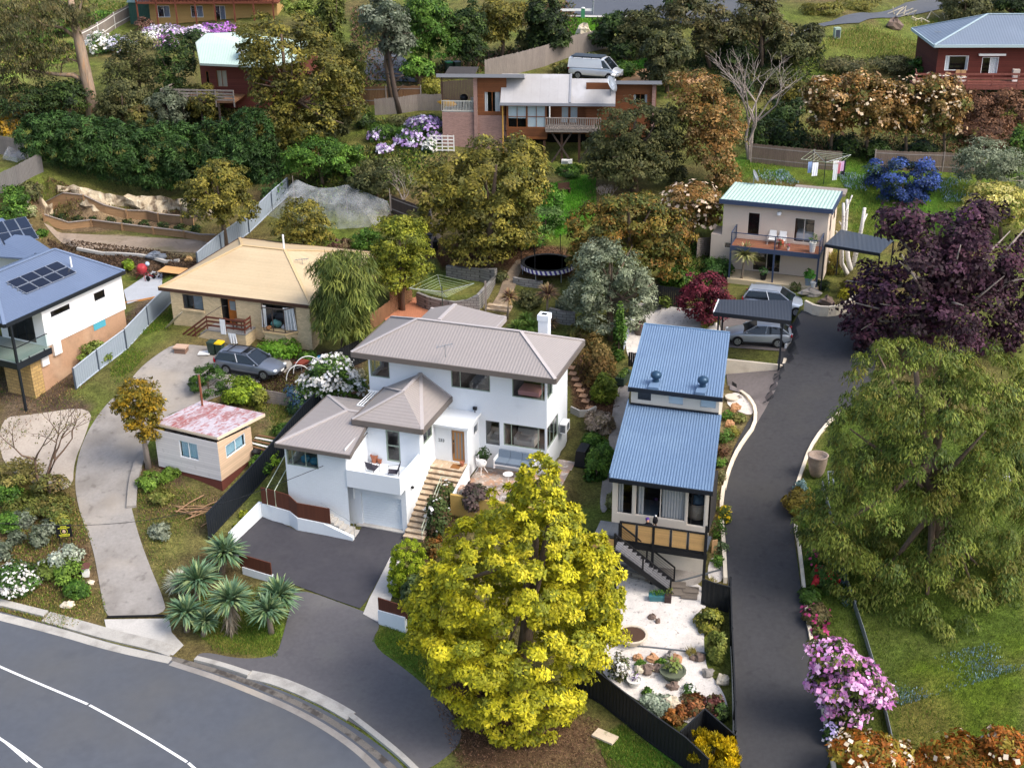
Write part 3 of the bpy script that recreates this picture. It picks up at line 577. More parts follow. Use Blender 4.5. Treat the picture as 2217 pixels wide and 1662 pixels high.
# ================================================================ buildings
STUCCO=mat('white_render','dfe4e8',.75,.03,1.5,bump=.05,bscale=8,stain=[(1.0,.62,.8,'c3c7c8',.35)])
PAINTBRICK=mat('painted_brick','dde3e6',.75,.03,1.5,brick=(.24,.086,'d5dade'),bvar=.02)
ROOFGREY=mat('grey_roof_sheet','938c88',.5,.05,.6,rib=(0,.19),ribstr=.35,stain=[(.5,.5,.75,'958d8a',.35)])
ROOFGREY_Y=mat('grey_roof_sheet_side','938c88',.5,.05,.6,rib=(1,.19),ribstr=.35,stain=[(.5,.5,.75,'958d8a',.35)])
FASCIA=mat('brown_grey_fascia','6a625c',.6,.06,2); CAPG=mat('grey_ridge_cap','aca5a2',.5,.05,2)
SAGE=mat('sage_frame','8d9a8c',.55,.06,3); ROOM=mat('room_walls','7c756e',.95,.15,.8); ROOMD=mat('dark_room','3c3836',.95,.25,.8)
CURT=mat('white_curtain','d9dcdd',.9,.06,3); BLINDW=mat('white_blind','c9d6db',.8,.04,3)
def hip_roof(name,root,FL,FR,BR,BL,r0,r1,mf,ms,fas,th=.22,fh=.3,cap=None,over=.0,soffit=True):
    """hip roof: front/back faces to ridge r0-r1, plus side faces"""
    m=MB(); m.face(FL,FR,r1,r0); m.face(BR,BL,r0,r1); o=m.build(name,mf,root)
    MB().face(FR,BR,r1).build('roof_end',ms,o); MB().face(BL,FL,r0).build('roof_end',ms,o)
    m=MB(); C=[FL,FR,BR,BL]; cen=np.mean([np.array(c) for c in C],axis=0)
    for a,b in zip(C,C[1:]+C[:1]):
        a=np.array(a,float);b=np.array(b,float); d=b-a; d/=np.linalg.norm(d); nn=np.array([d[1],-d[0],0])
        if nn@(a-cen)<0: nn=-nn
        p=lambda q,o_,z:q+nn*o_+np.array([0,0,z])
        m.hexa([p(a,-.03,-fh),p(b,-.03,-fh),p(b,.06,-fh),p(a,.06,-fh)],[p(a,-.03,.03),p(b,-.03,.03),p(b,.06,.03),p(a,.06,.03)])
    if soffit: m.face(*[(c[0],c[1],c[2]-fh+.03) for c in C])
    m.build('fascia',fas,root)
    m=MB(); up=np.array([0,0,.03])
    for a,b in ((r0,r1),(FL,r0),(FR,r1),(BL,r0),(BR,r1)): m.bar(np.array(a)+up,np.array(b)+up,.2,.05)
    m.build('ridge_cap',cap or CAPG,root); return o
# ---------------------------------------------------------------- white house
wh=house('white_house','white rendered split level house with grey hip roofs, number 233 by its timber door',WF)
hw=WF.hit
m=MB(); F2=('v',2.,-1)
ucw=5.23
H_ul=(-6.1,hw(843,799,v=2)[0],3.84,5.42); H_um=(-.73,1.73,3.86,5.42); H_ur=(3.1,ucw,3.78,5.42); H_ll=(1.4,2.28,.4,1.98); H_lr=(2.53,ucw,.5,1.98)
wall(m,F2,-6.1,ucw,-1.2,5.55,[H_ul,H_um,H_ur,H_ll,H_lr])
S_u=(2.,3.15,3.78,5.42); S_l=(2.,4.3,.5,1.98); wall(m,('u',ucw,1),2.,6.2,-1.2,5.55,[S_u,S_l])
SL=(2.,3.6,3.84,5.42); wall(m,('u',-6.1,-1),2.,6.2,-1.2,5.55,[SL]); wall(m,('v',6.2,1),-6.1,ucw,-1.2,5.55)
m.build('main_wall',STUCCO,wh)
GREYFR=mat('grey_frame','5f6468',.5,.06,3)
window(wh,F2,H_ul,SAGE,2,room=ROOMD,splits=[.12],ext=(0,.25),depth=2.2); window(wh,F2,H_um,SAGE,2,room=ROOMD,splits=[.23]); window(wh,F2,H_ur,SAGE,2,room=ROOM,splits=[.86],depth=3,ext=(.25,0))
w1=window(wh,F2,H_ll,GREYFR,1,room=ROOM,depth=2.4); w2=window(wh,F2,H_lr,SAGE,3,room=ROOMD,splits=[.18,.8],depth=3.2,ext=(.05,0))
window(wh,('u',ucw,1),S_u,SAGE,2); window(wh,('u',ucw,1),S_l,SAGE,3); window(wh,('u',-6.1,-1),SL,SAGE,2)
# furniture one sees through the panes
BEIGE=mat('beige_upholstery','b5ada3',.95,.1,3); TEALC=mat('teal_cushion','2e6a80',.9,.1,3); PINKC=mat('pink_cushion','c98f8a',.9,.1,3); BLUEG=mat('blue_grey_cushion','6f7d8c',.92,.08,4)
def sofa(name,label,u0,u1,v0,v1,z,mt,Fm=WF,back='v1'):
    t=thing(name,label,'sofa',Fm.world(((u0+u1)/2,(v0+v1)/2,z)),R(Fm.yaw)); a,b=(u1-u0)/2,(v1-v0)/2
    MB().box(-a,a,-b,b,.1,.42).build('seat',mt,t); MB().box(-a,a,b-.2,b,.42,.85).build('backrest',mt,t); MB().box(-a,-a+.18,-b,b-.2,.42,.62).build('armrest',mt,t); MB().box(a-.18,a,-b,b-.2,.42,.62).build('armrest',mt,t); return t
sofa('sofa','beige sofa seen through the tall window left of the lower corner window',1.35,2.35,2.3,3.3,.15,BEIGE)
sofa('sofa','beige sofa seen through the lower corner window of the white house',3.0,4.3,2.5,3.5,.25,BEIGE)
tag(MB().box(3.3,4.6,2.5,3.6,3.72,4.0).build('bed',PINKC),'pink bedding behind the upper right corner window','bed').matrix_world=Matrix.Translation(WF.O)@Matrix.Rotation(R(WF.yaw),4,'Z')
# main roof
hip_roof('roof',wh,(-6.63,.88,5.8),(6.09,.88,5.8),(6.09,6.8,5.8),(-6.63,6.8,5.8),(-3.55,3.85,7.17),(3.05,3.85,7.17),ROOFGREY,ROOFGREY_Y,FASCIA)
bR=hw(1095,685.5,z=5.75); bL=hw(934,666.5,z=5.75); rB=hw(978,667.5,z=6.15)
m=MB(); m.face((bR[0],bR[1],5.75),(bR[0],6.3,5.75),(rB[0],6.3,6.2),(rB[0],bR[1],6.2)); m.face((bL[0],bR[1],5.75),(bL[0],6.0,5.75),(rB[0],6.0,6.2),(rB[0],bR[1],6.2)); b=m.build('roof',ROOFGREY_Y,wh)
m=MB(); m.box(bR[0]-.03,bR[0]+.06,6.5,bR[1],5.45,5.77); m.box(bL[0],bR[0],bR[1]-.03,bR[1]+.06,5.45,5.77); m.build('fascia',CAPG,wh)
m=MB(); m.bar((rB[0],6.3,6.22),(rB[0],bR[1],6.22),.25,.05); m.box(bL[0],bR[0],bR[1]-.22,bR[1]-.04,5.77,5.81); m.build('ridge_cap',CAPG,b)
MB().box(bL[0]+.4,bR[0]-.5,6.2,bR[1]-.5,2.0,5.46).build('back_wall',STUCCO,wh)
# chimney
cb=hw(1174,722,v=6.6); m=MB(); cx0,cx1=hw(1165,700,v=6.6)[0],hw(1186,700,v=6.6)[0]; ct=hw(1165,682,v=6.6)[2]; m.box(cx0,cx1,6.6,7.2,3,ct-.1); m.box(cx0-.05,cx1+.05,6.55,7.25,ct-.35,ct); ch=m.build('chimney',PAINTBRICK,wh); MB().box(cx0+.15,cx1-.15,6.75,7.05,ct-.05,ct+.01).build('flue',DARKSLOT,ch)
# entrance porch
m=MB(); DH=(-.02,.8,0.,2.08); wall(m,('v',0.,-1),-1.06,.98,-2.4,2.33,[DH]); pw=hw(1026,940,u=.98); pw2=hw(1032,920,u=.98); PH=(pw[1],pw2[1]+.25,1.25,1.9); wall(m,('u',.98,1),0.,2.,-1,2.33,[PH]); m.build('porch_wall',STUCCO,wh)
window(wh,('u',.98,1),PH,WHITE,1,room=ROOMD,depth=.5)
m=MB(); m.box(-1.055,1.12,-.3,1.995,2.33,2.46); pr=m.build('porch_roof',STUCCO,wh); MB().box(1.12,1.17,-.3,1.9,2.35,2.5).build('gutter',WHITE,pr)
DOORT=mat('oiled_timber','a8794a',.5,.25,3,stretch=(8,8,.6)); GLOB=mat('obscure_glass','7e8688',.25,.1,3)
m=MB(); m.box(.01,.77,.06,.11,.02,2.05); d=m.build('front_door',DOORT,wh)
m=MB()
for k in range(3): m.box(.17+.2*k,.25+.2*k,.045,.058,.2,1.92)
m.build('door_glass',GLOB,d); m=MB(); m.tube([(.1,.0,.55),(.1,.0,1.15)],.022); m.tube([(.1,.0,.6),(.1,.06,.6)],.012); m.tube([(.1,.0,1.1),(.1,.06,1.1)],.012); m.box(.07,.13,.03,.06,1.25,1.4); m.build('door_handle',BLACK,d)
def text(body,size,loc,rot,m_,parent,name,ext=.012):
    cu=bpy.data.curves.new(name,'FONT'); cu.body=body; cu.size=size; cu.extrude=ext; cu.align_x='CENTER'; cu.materials.append(m_); tmp=bpy.data.objects.new(name,cu); COL.objects.link(tmp); me=bpy.data.meshes.new_from_object(tmp.evaluated_get(bpy.context.evaluated_depsgraph_get())); bpy.data.objects.remove(tmp); me.materials.clear(); me.materials.append(m_); o=bpy.data.objects.new(name,me); COL.objects.link(o); o.parent=parent; o.location=loc; o.rotation_euler=rot; return o
n0=hw(953,951,v=0); text('233',.27,(n0[0]+.08,-.02,n0[2]-.12),(R(90),0,0),GREYFR,wh,'house_number')
# upper wing over the garage
m=MB(); u1=-1.06
RW=(hw(916.5,950,u=u1)[1],hw(936,940,u=u1)[1],1.75,2.55)
wall(m,('u',u1,1),-2.28,2.,-2.6,3.0,[RW]); wall(m,('v',-2.28,-1),-4.36,u1,-.1,3.0,[(-3.18,-2.3,.68,2.72)]); wall(m,('u',-4.36,-1),-2.28,2.,-.2,3.0)
wall(m,('u',-4.36,1),-5.2,-2.28,.3,2.75); m.build('wing_wall',STUCCO,wh)
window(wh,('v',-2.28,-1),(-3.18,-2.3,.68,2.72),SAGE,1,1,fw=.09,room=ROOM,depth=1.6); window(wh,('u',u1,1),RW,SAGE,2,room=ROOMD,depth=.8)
hip_roof('roof',wh,(-5.1,-2.6,3.22),(-.72,-2.6,3.22),(-.72,1.98,3.22),(-5.1,1.98,3.22),(-2.72,-.55,4.42),(-2.66,1.97,4.5),ROOFGREY_Y,ROOFGREY,FASCIA)
# balcony and garage
m=MB(); m.box(-4.355,u1,-5.25,-5.11,.34,1.43); m.box(u1-.14,u1,-5.11,-2.285,.34,1.43); m.box(-4.355,u1-.14,-5.11,-2.285,.3,.47); m.build('balcony',STUCCO,wh)
m=MB(); GD=(-3.88,-1.36,-2.44,-.36); wall(m,('v',-4.55,-1),-4.9,u1,-2.9,.34,[GD],.18); wall(m,('u',u1,1),-4.55,-2.28,-2.9,.34); m.build('garage_wall',STUCCO,wh)
m=MB(); m.box(-3.87,-1.37,-4.40,-4.36,-2.44,-.37)
for k in range(13): z=-2.44+k*.16; m.box(-3.87,-1.37,-4.42,-4.40,z+.02,z+.15)
m.build('garage_door',mat('roller_door','dfe6ea',.5,.03,2),wh)
MB().box(-4.2,u1+.02,-4.75,-4.36,-2.6,-2.42).build('garage_sill',CONC,wh)
m=MB(); m.tube([(-4.3,-4.9,.3),(-4.3,-4.6,.05),(-4.3,-4.6,-.8)],.05); m.build('downpipe',WHITE,wh)
lp=hw(890,1054,u=u1); m=MB(); m.blob((u1+.1,lp[1],lp[2]),.09,.09,.09,1,8,0); m.box(u1,u1+.1,lp[1]-.03,lp[1]+.03,lp[2]-.05,lp[2]+.03); m.build('wall_lamp',BLACK,wh)
fl=hw(1029,884,v=1.95); m=MB(); m.box(fl[0]-.12,fl[0]+.12,1.82,1.95,fl[2]-.05,fl[2]+.13); m.tube([(fl[0],1.88,fl[2]-.25),(fl[0],1.88,fl[2])],.03); m.build('floodlight',BLACK,wh)
# lower left wing
LWv=-5.2; a=hw(631,972,v=LWv); b_=hw(690,1018,v=LWv); LWH=(a[0]-.35,b_[0],b_[2]+.06,2.28); L0=hw(621,1030,v=LWv)[0]
m=MB(); wall(m,('v',LWv,-1),L0,-4.36,-2.7,2.35,[(L0+.1,LWH[1],LWH[2],LWH[3])]); wall(m,('u',L0,-1),LWv,1.,-2.,2.35,[(LWv+.1,LWv+1.3,LWH[2],LWH[3])]); m.build('side_wing_wall',PAINTBRICK,wh)
LWR=mat('sunroom_lining','9fa3a2',.9,.1,1)
lw=window(wh,('v',LWv,-1),(L0+.1,LWH[1],LWH[2],LWH[3]),SAGE,3,room=LWR,splits=[.18,.6],depth=2.6,ext=(0,.1)); window(wh,('u',L0,-1),(LWv+.1,LWv+1.3,LWH[2],LWH[3]),SAGE,1)
for k,(du,dz) in enumerate(((.75,.25),(1.35,.2))):
    tag(MB().blob((0,0,0),.3,.16,.26,k,10,.08).build('cushion',TEALC,None,True),('left teal cushion leaning inside the sunroom corner window' if k==0 else 'right teal cushion leaning inside the sunroom corner window'),'cushion').location=WF.world((L0+du+.25,LWv+.55,LWH[2]+dz-.02))
A=hw(752,888,z=3.02); BLc=hw(712,855.6,z=2.55)
FLc,FRc=(-8.55,-5.5,2.55),(-3.88,-5.5,2.55); RB=(-4.3,-2.32,2.88); AR=(-4.38,A[1],3.02)
m=MB(); m.face(FLc,FRc,RB,AR,tuple(A)); m.build('roof',ROOFGREY,wh); m=MB(); m.face(FLc,tuple(A),(-8.55,BLc[1],2.55)); m.build('roof_end',ROOFGREY_Y,wh)
m=MB(); m.face((-8.55,BLc[1],2.55),tuple(A),(-4.38,A[1],3.02),(-4.38,BLc[1],2.6)); rf=m.build('roof',ROOFGREY,wh)
m=MB(); m.box(-8.61,-3.86,-5.58,-5.49,2.33,2.57); m.box(-8.61,-8.52,-5.5,BLc[1],2.33,2.57); m.hexa([(-3.92,-5.5,2.35),(-3.84,-5.5,2.35),(-4.26,-2.32,2.68),(-4.34,-2.32,2.68)],[(-3.92,-5.5,2.58),(-3.84,-5.5,2.58),(-4.26,-2.32,2.91),(-4.34,-2.32,2.91)]); m.face((-8.55,-5.5,2.34),(-3.9,-5.5,2.34),(-4.3,-2.3,2.34),(-4.3,BLc[1],2.34),(-8.55,BLc[1],2.34)); m.build('fascia',FASCIA,wh)
m=MB(); up=np.array([0,0,.02])
for p,q in ((FLc,A),((-8.55,BLc[1],2.55),A),(A,AR)): m.bar(np.array(p)+up,np.array(q)+up,.2,.05)
m.build('ridge_cap',CAPG,wh)
s0=hw(780,868,z=2.9); s1=hw(818,855,z=3.0); m=MB()
for k in range(5): t=k/4; m.bar(np.array([s0[0]+(s1[0]-s0[0])*t*.9,s0[1]-.5,2.86]),np.array([s0[0]+(s1[0]-s0[0])*t*.9+.2,s0[1]+1.2,3.05]),.04)
m.bar((s0[0],s0[1]-.5,2.86),(s1[0],s0[1]-.5,2.86),.06); m.bar((s0[0],s0[1]+1.2,3.05),(s1[0]+.3,s0[1]+1.2,3.05),.1); sk=m.build('skylight',WHITE,wh)
m=MB(); m.face((s0[0],s0[1]-.5,2.85),(s1[0],s0[1]-.5,2.85),(s1[0]+.2,s0[1]+1.2,3.04),(s0[0]+.2,s0[1]+1.2,3.04)); m.build('pane',glassmat('milky_glass',(.85,.87,.88),1.5),sk)
# roof aerial
def aerial(label,Fm,px,z,size=1.0,rot=.3):
    p=Fm.hit(*px,z=z); t=thing('tv_aerial',label,'aerial',Fm.world(p),R(Fm.yaw)+rot); s=size; MB().tube([(0,0,-.2),(0,0,.55*s)],.02).build('mast',STEEL,t); m=MB(); m.bar((-.55*s,-.15,.5*s),(.5*s,.15,.55*s),.03)
    for k in range(6): x=-.45*s+k*.17*s; m.bar((x,-.28*s,.52*s),(x,.28*s,.52*s),.015)
    m.build('elements',STEEL,t); return t
aerial('white tv aerial lying low on the grey front roof slope',WF,(964,766),6.5,1.0,.5)
# air conditioner on the side wall
ac=hw(1228,930,u=ucw+.55); t=thing('air_conditioner','white outdoor air conditioner unit mounted on the white side wall','air conditioner',WF.world((ucw+.3,ac[1]+.3,ac[2]-.25)),R(WF.yaw))
MB().box(-.2,.2,-.42,.42,0,.62).build('casing',WHITE,t)
m=MB()
for k in range(7): m.box(-.16,.16,-.435,-.42,.08+k*.07,.12+k*.07)
m.lathe([(.24,.0),(.24,.012)],(0,0,0),18) if False else None
m.build('grille',BLACK,t); m=MB(); m.tube([(.2,.05,.32),(.215,.05,.32)],.24,18); m.build('fan_guard',GREYFR,t)
# front stairs with rail
SAND=mat('sandstone_step','b59f84',.85,.2,2.5,bump=.25,stain=[(3,.5,.6,'d3c4ab',.6),(2,.55,.65,'857360',.6)])
SANDR=mat('sandstone_riser','8c7a66',.9,.25,3,bump=.3,brick=(.3,.17,'5f5347'))
st=thing('stone_stairs','sandstone stairs climbing beside the white wall to the front door','stairs',WF.O,R(WF.yaw)); tr=MB(); rs=MB(); nst=14
for k in range(nst):
    z=-.02-k*.174; v1=-.55-k*.335 if k else 0.; v0=-.55-(k+1)*.335 if k else -.55; ur=.94 if k<5 else .94-min(.75,(k-4)*.25)
    if k==0: v1,v0=-.004,-.55-.335
    tr.box(u1+.01,ur,v0-.03,v1,z-.06,z); rs.box(u1+.01,ur-.01,v0,v1,z-1.0,z-.061)
tr.build('tread',SAND,st); rs.build('riser',SANDR,st)
m=MB(); PALEG=mat('pale_green_rail','b9c2ab',.5,.06,3)
for dz in (.45,.9): m.tube([(.12,-2.1,-.95+dz+.15),(.12,-5.2,-2.45+dz)],.022)
for v_,z_ in ((-2.1,-.9),(-3.6,-1.65),(-5.2,-2.5)): m.tube([(.12,v_,z_),(.12,v_,z_+.95)],.022)
m.tube([(.12,-2.1,.1),(.75,-2.1,.1)],.022); m.build('handrail',PALEG,st)
m=MB(); m.box(.945,1.09,-2.75,-.002,-2.,-.02-.0); m.v=[(x,y,z if z<-1 else (-.1 if y>-1 else -.75)) for x,y,z in m.v]; m.build('side_wall',STUCCO,st)
OCH=mat('ochre_render','b99a58',.85,.12,1.5); m=MB(); m.box(.95,6.9,-2.85,-2.66,-3.2,-.56); tag(m.build('retaining_wall',OCH),'ochre rendered wall holding up the flagstone patio','wall').matrix_world=Matrix.Translation(WF.O)@Matrix.Rotation(R(WF.yaw),4,'Z')
MB().box(.15,.7,-.8,-.25,-.02,0.0).build('doormat',mat('coir_mat','8a5d33',.95,.2,8),None); dm=bpy.data.objects['doormat']; dm.matrix_world=Matrix.Translation(WF.O)@Matrix.Rotation(R(WF.yaw),4,'Z'); tag(dm,'brown doormat on the top stone step','doormat')
# ---------------------------------------------------------------- blue roofed house
BF=frame_at(1324.6,1115,69,-17.1); SH=-.097
bh=house('blue_roof_house','narrow cream house with two blue corrugated roofs beside the driveway',BF); hb=BF.hit
CREAM=mat('cream_weatherboard','d5cbbb',.75,.05,1.5,stain=[(.8,.6,.75,'b9ad9b',.3)]); BLUER=mat('blue_roof_sheet','667d98',.5,.06,.5,stain=[(.35,.5,.7,'70879f',.5),(.9,.6,.72,'5c738e',.4)]); NAVY=mat('navy_trim','1b2028',.5,.1,3); CRF=mat('cream_frame','dcd2c4',.6,.05,3)
def ribbed(mb,u0,u1,v0,v1,z0,z1,pitch=.152,hgt=.035):
    n=int((u1-u0)/pitch)*4; prof=[0,1,1,0]
    U=[u0+(u1-u0)*k/n for k in range(n+1)]
    for k in range(n):
        a=hgt*prof[k%4]; b=hgt*prof[(k+1)%4]; mb.face((U[k],v0,z0+a),(U[k+1],v0,z0+b),(U[k+1],v1,z1+b),(U[k],v1,z1+a))
m=MB(); bh_h=[]
FV=('v',0.,-1)
for (x0,y0,x1,y1) in ((1336,1042,1369,1116),(1376,1048,1483,1131),(1489,1066,1524,1143)): 
    p=hb(x0,y0,v=0); q=hb(x1,y1,v=0); bh_h.append((p[0],q[0],q[2]+.02,min(2.12,p[2]+.05)))
wall(m,FV,0.,5.05,-.5,2.4,bh_h,.1); wall(m,('u',0.,-1),0.,8.,-2.5,2.4); wall(m,('u',5.05,1),0.,8.,-2.5,2.4)
V8=8.0; uph=[]
for (x0,y0,x1,y1) in ((1379,847,1411,870),(1446,854,1480,879),(1515,862,1551,887)):
    p=hb(x0,y0,v=V8); q=hb(x1,y1,v=V8); uph.append((p[0]-SH*V8,q[0]-SH*V8,q[2],p[2]))
wall(m,('v',V8,-1),0.,5.05,2.3,3.75,uph,.06); wall(m,('u',0.,-1),8.,16.,-1.,3.8); wall(m,('u',5.05,1),8.,16.,-1.,3.8); wall(m,('v',16.,1),0.,5.05,-1.,4.2)
m.build('wall',CREAM,bh,shear=SH)
GREYC=mat('grey_curtain','b3b3b2',.9,.06,3)
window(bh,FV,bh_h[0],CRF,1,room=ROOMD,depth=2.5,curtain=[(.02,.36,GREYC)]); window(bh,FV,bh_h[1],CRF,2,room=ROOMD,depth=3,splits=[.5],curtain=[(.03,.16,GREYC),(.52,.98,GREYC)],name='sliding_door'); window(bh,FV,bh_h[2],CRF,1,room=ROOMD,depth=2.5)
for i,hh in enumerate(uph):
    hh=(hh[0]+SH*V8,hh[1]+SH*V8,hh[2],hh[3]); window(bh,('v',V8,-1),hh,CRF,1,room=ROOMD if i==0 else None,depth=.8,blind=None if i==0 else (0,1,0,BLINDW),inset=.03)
m=MB(); ribbed(m,-.12,5.22,-.38,8.02,2.42,2.68); o=m.build('roof',BLUER,bh,shear=SH); m=MB(); m.box(-.14,5.24,-.46,-.37,2.24,2.47); m.build('gutter',NAVY,o,shear=SH); m=MB(); m.box(-.16,-.1,-.38,8.,2.38,2.75); m.v=[(x,y,z+.033*y) for x,y,z in m.v]; m.build('barge_flashing',BLUER,o,shear=SH); MB().box(0.,5.05,7.9,8.0,2.70,2.80).build('apron_flashing',NAVY,o,shear=SH)
m=MB(); ribbed(m,-.12,5.22,7.72,16.2,3.84,4.28); o=m.build('roof',BLUER,bh,shear=SH); m=MB(); m.box(-.14,5.24,7.62,7.72,3.66,3.9); m.build('gutter',NAVY,o,shear=SH); m=MB(); m.box(-.16,-.1,7.7,16.2,3.6,3.93); m.v=[(x,y,z+.052*(y-7.7)) for x,y,z in m.v]; m.box(-.12,5.22,16.18,16.28,4.1,4.36); m.build('barge_flashing',mat('blue_grey_cap','6f8ba6',.45,.05,2),o,shear=SH)
VENTM=mat('blue_vent','2f4a62',.35,.1,3,metal=.3)
for (x,y),lab in (((1420,815),'round blue roof vent, the one nearer the white house'),((1521,826),'round blue roof vent, the one nearer the driveway')):
    p=hb(x,y+14,z=3.95); t=thing('roof_ventilator',lab,'roof vent',BF.world((p[0],p[1],3.9)),R(BF.yaw),'roof vents on the upper blue roof'); MB().box(-.28,.28,-.85,.2,.0,.16).build('flashing',BLUER,t); MB().lathe([(.2,.1),(.17,.32),(.17,.36)],n=14).build('neck',VENTM,t); m=MB(); m.lathe([(.17,.34),(.29,.44),(.32,.55),(.28,.68),(.14,.77),(.02,.79)],n=18); m.build('turbine',VENTM,t,True)
# deck
DK=mat('grey_deck','4d5258',.7,.15,2,board=(0,.12,.3)); BAMB=mat('bamboo_panel','cfa56c',.6,.12,2,board=(2,.045,.35)); MATB=mat('matt_black','17181b',.6,.2,3)
dvk=-1.35
m=MB(); m.box(-.6,5.3,dvk,-.002,-.52,-.4); dk=m.build('deck',DK,bh); m=MB(); m.box(-.6,5.3,dvk-.06,dvk-.002,-.98,-.66); m.build('beam',MATB,dk)
rz=hb(1343.6,1127.5,v=dvk)[2]
m=MB(); m.box(.72,5.26,dvk-.07,dvk+.05,rz-.06,rz); m.box(.72,5.26,dvk-.05,dvk+.02,rz-1.18,rz-1.08)
ub=[.78,1.62,2.5,3.4,4.28,5.2]
for u_ in ub: m.box(u_-.03 if u_ not in (.78,2.5,5.2) else u_-.06,u_+.03 if u_ not in (.78,2.5,5.2) else u_+.06,dvk-.06,dvk+.03,rz-1.12,rz-.06)
rl=m.build('railing',MATB,bh); m=MB()
for a,b2 in zip(ub,ub[1:]): m.box(a+.07,b2-.07,dvk-.035,dvk-.005,rz-1.07,rz-.08)
m.build('screen_panel',BAMB,rl)
gq=G(1525,1262)[2]-BF.O[2]
for u_ in (.7,2.5,5.2): MB().box(u_-.07,u_+.07,dvk-.1,dvk-.001,-3.3,-.42 if u_!=5.2 else 1.0).build('post',MATB,bh)
m=MB(); m.box(-.75,.6,dvk-.55,dvk-.5,-1.15,-.25); o=m.build('screen_panel',BAMB,bh); m=MB(); m.box(-.75,.66,dvk-.56,dvk-.46,-.25,-.18); m.box(-.75,.66,dvk-.56,dvk-.46,-1.22,-1.15); m.box(.6,.7,dvk-.58,dvk-.44,-3.3,-.15); m.build('screen_frame',MATB,o)
m=MB(); m.box(0.,5.,-.05,.0,-3.3,-.5); m.build('undercroft_wall',CREAM,bh)
# black stairs from the deck down to the gravel
TRD=mat('grey_tread','77777a',.85,.25,3,stretch=(1,8,8),bump=.3); sp=hb(1345,1165,v=dvk-.3); ep=G(1455,1275); el=BF.loc(ep); dz=(-.45-el[2]); nS=13
t=thing('deck_stairs','black framed timber stairs from the bamboo screened deck to the gravel','stairs',BF.O,R(BF.yaw)); u0_,v0_=.75,dvk-.15; v_a=dvk-.75; u1_=el[0]; vb0=el[1]
m=MB()
for k in range(nS):
    f=(k+.5)/nS; z=-.45-dz*f; uu=u0_+(u1_-u0_)*f; sh=(el[1]-(v_a))*f; m.box(uu-.17,uu+.17,v_a-.45+sh,v_a+.5+sh,z-.04,z)
m.build('tread',TRD,t)
for s_ in (-.5,.53):
    m=MB(); m.bar((u0_,v_a+s_,-.55),(u1_+.1,el[1]+s_,el[2]+.0),.08,.26); m.build('stringer',MATB,t)
    m=MB(); m.bar((u0_,v_a+s_,.5),(u1_,el[1]+s_,el[2]+1.0),.07,.07)
    for f in (0,.5,1): a=np.array([u0_+(u1_-u0_)*f,v_a+s_+(el[1]-v_a)*f,-.45-dz*f]); m.bar(a,a+np.array([0,0,1.0]),.08)
    for j in range(5): m.bar((u0_,v_a+s_,-.3+.15*j),(u1_,el[1]+s_,el[2]+.2+.15*j),.012)
    m.build('handrail',MATB,t)
# things on and below the deck
def local_thing(name,label,cat,Fm,p,group=None,rot=0): return thing(name,label,cat,Fm.world(p),R(Fm.yaw)+rot,group)
# ---------------------------------------------------------------- tan brick house
TF=frame_at(380,738,95.5,-18.9); th=house('brick_house','cream brick house with a tan tiled hip roof and brown porch rails',TF); ht=TF.hit
CBRICK=mat('cream_brick','c9b48f',.85,.08,1.2,brick=(.24,.086,'b3a080'),stain=[(.5,.5,.7,'b29d7c',.4)]); TANR=mat('tan_roof_tile','bda988',.8,.06,.7,board=(1,.33,.12),stain=[(.3,.5,.7,'a68d6c',.4),(1.2,.6,.72,'c3ab88',.4)]); TANCAP=mat('tan_ridge','c4aa80',.75,.08,2); DKBR=mat('dark_brown_trim','4a3327',.6,.15,3); BRFR=mat('bronze_frame','463c37',.5,.08,3)
EZ=3.98; fl=ht(343.3,622.6,z=EZ); fr=ht(676,661,z=EZ); EL,ER,EV=fl[0],fr[0],fl[1]; VB=EV+11.4
r0=ht(524,531.4,z=5.6); r1=ht(616,542,z=5.6)
hip_roof('roof',th,(EL,EV,EZ),(ER,EV,EZ),(ER,VB,EZ),(EL,VB,EZ),tuple(r0),(r1[0],r0[1],5.6),TANR,TANR,DKBR,fh=.2,cap=TANCAP)
WU0,WU1=ht(369,640,v=0)[0],ht(672.5,700,v=0)[0]; ZB=-1.0
def hrect(hit,x0,y0,x1,y1,v): p=hit(x0,y0,v=v);q=hit(x1,y1,v=v); return (p[0],q[0],q[2],p[2])
h1=hrect(ht,393,628,441,667,0); h1=(h1[0],h1[1],2.62,3.7); hd=(ht(475,640,v=0)[0],ht(513,684,v=0)[0],1.85,3.72); hbay=(ht(566,650,v=0)[0],ht(641,710,v=0)[0],1.95,3.72)
m=MB(); wall(m,('v',0.,-1),WU0,WU1,ZB,3.8,[h1,hd,hbay]); wall(m,('u',WU0,-1),0.,10.8,ZB,3.8); wall(m,('u',WU1,1),0.,10.8,ZB,3.8); wall(m,('v',10.8,1),WU0,WU1,ZB,3.8); m.build('wall',CBRICK,th)
window(th,('v',0.,-1),h1,BRFR,2,room=ROOMD,blind=(.5,.97,.02,mat('slatted_blind','6c7885',.7,.1,2,board=(2,.12,.4))))
m=MB(); m.box(h1[0]-.12,h1[1]+.05,-.1,-.003,h1[2]-.14,h1[2]-.01); m.build('window_sill',CBRICK,th)
dw=hd[1]-hd[0]; m=MB(); m.box(hd[0]+dw*.4,hd[1]-.06,.22,.27,hd[2],hd[3]-.05); dd=m.build('front_door',mat('orange_timber','9a5a22',.45,.2,3,stretch=(5,5,.6)),th); MB().box(hd[0]+dw*.5,hd[1]-.16,.205,.219,hd[2]+1.0,hd[3]-.2).build('door_pane',GLOB,dd)
m=MB(); m.box(hd[0],hd[1],.9,.92,hd[2]-.2,hd[3]); m.box(hd[0]-.02,hd[0]+.0,.12,.9,hd[2],hd[3]); m.build('porch_recess',ROOMD,th)
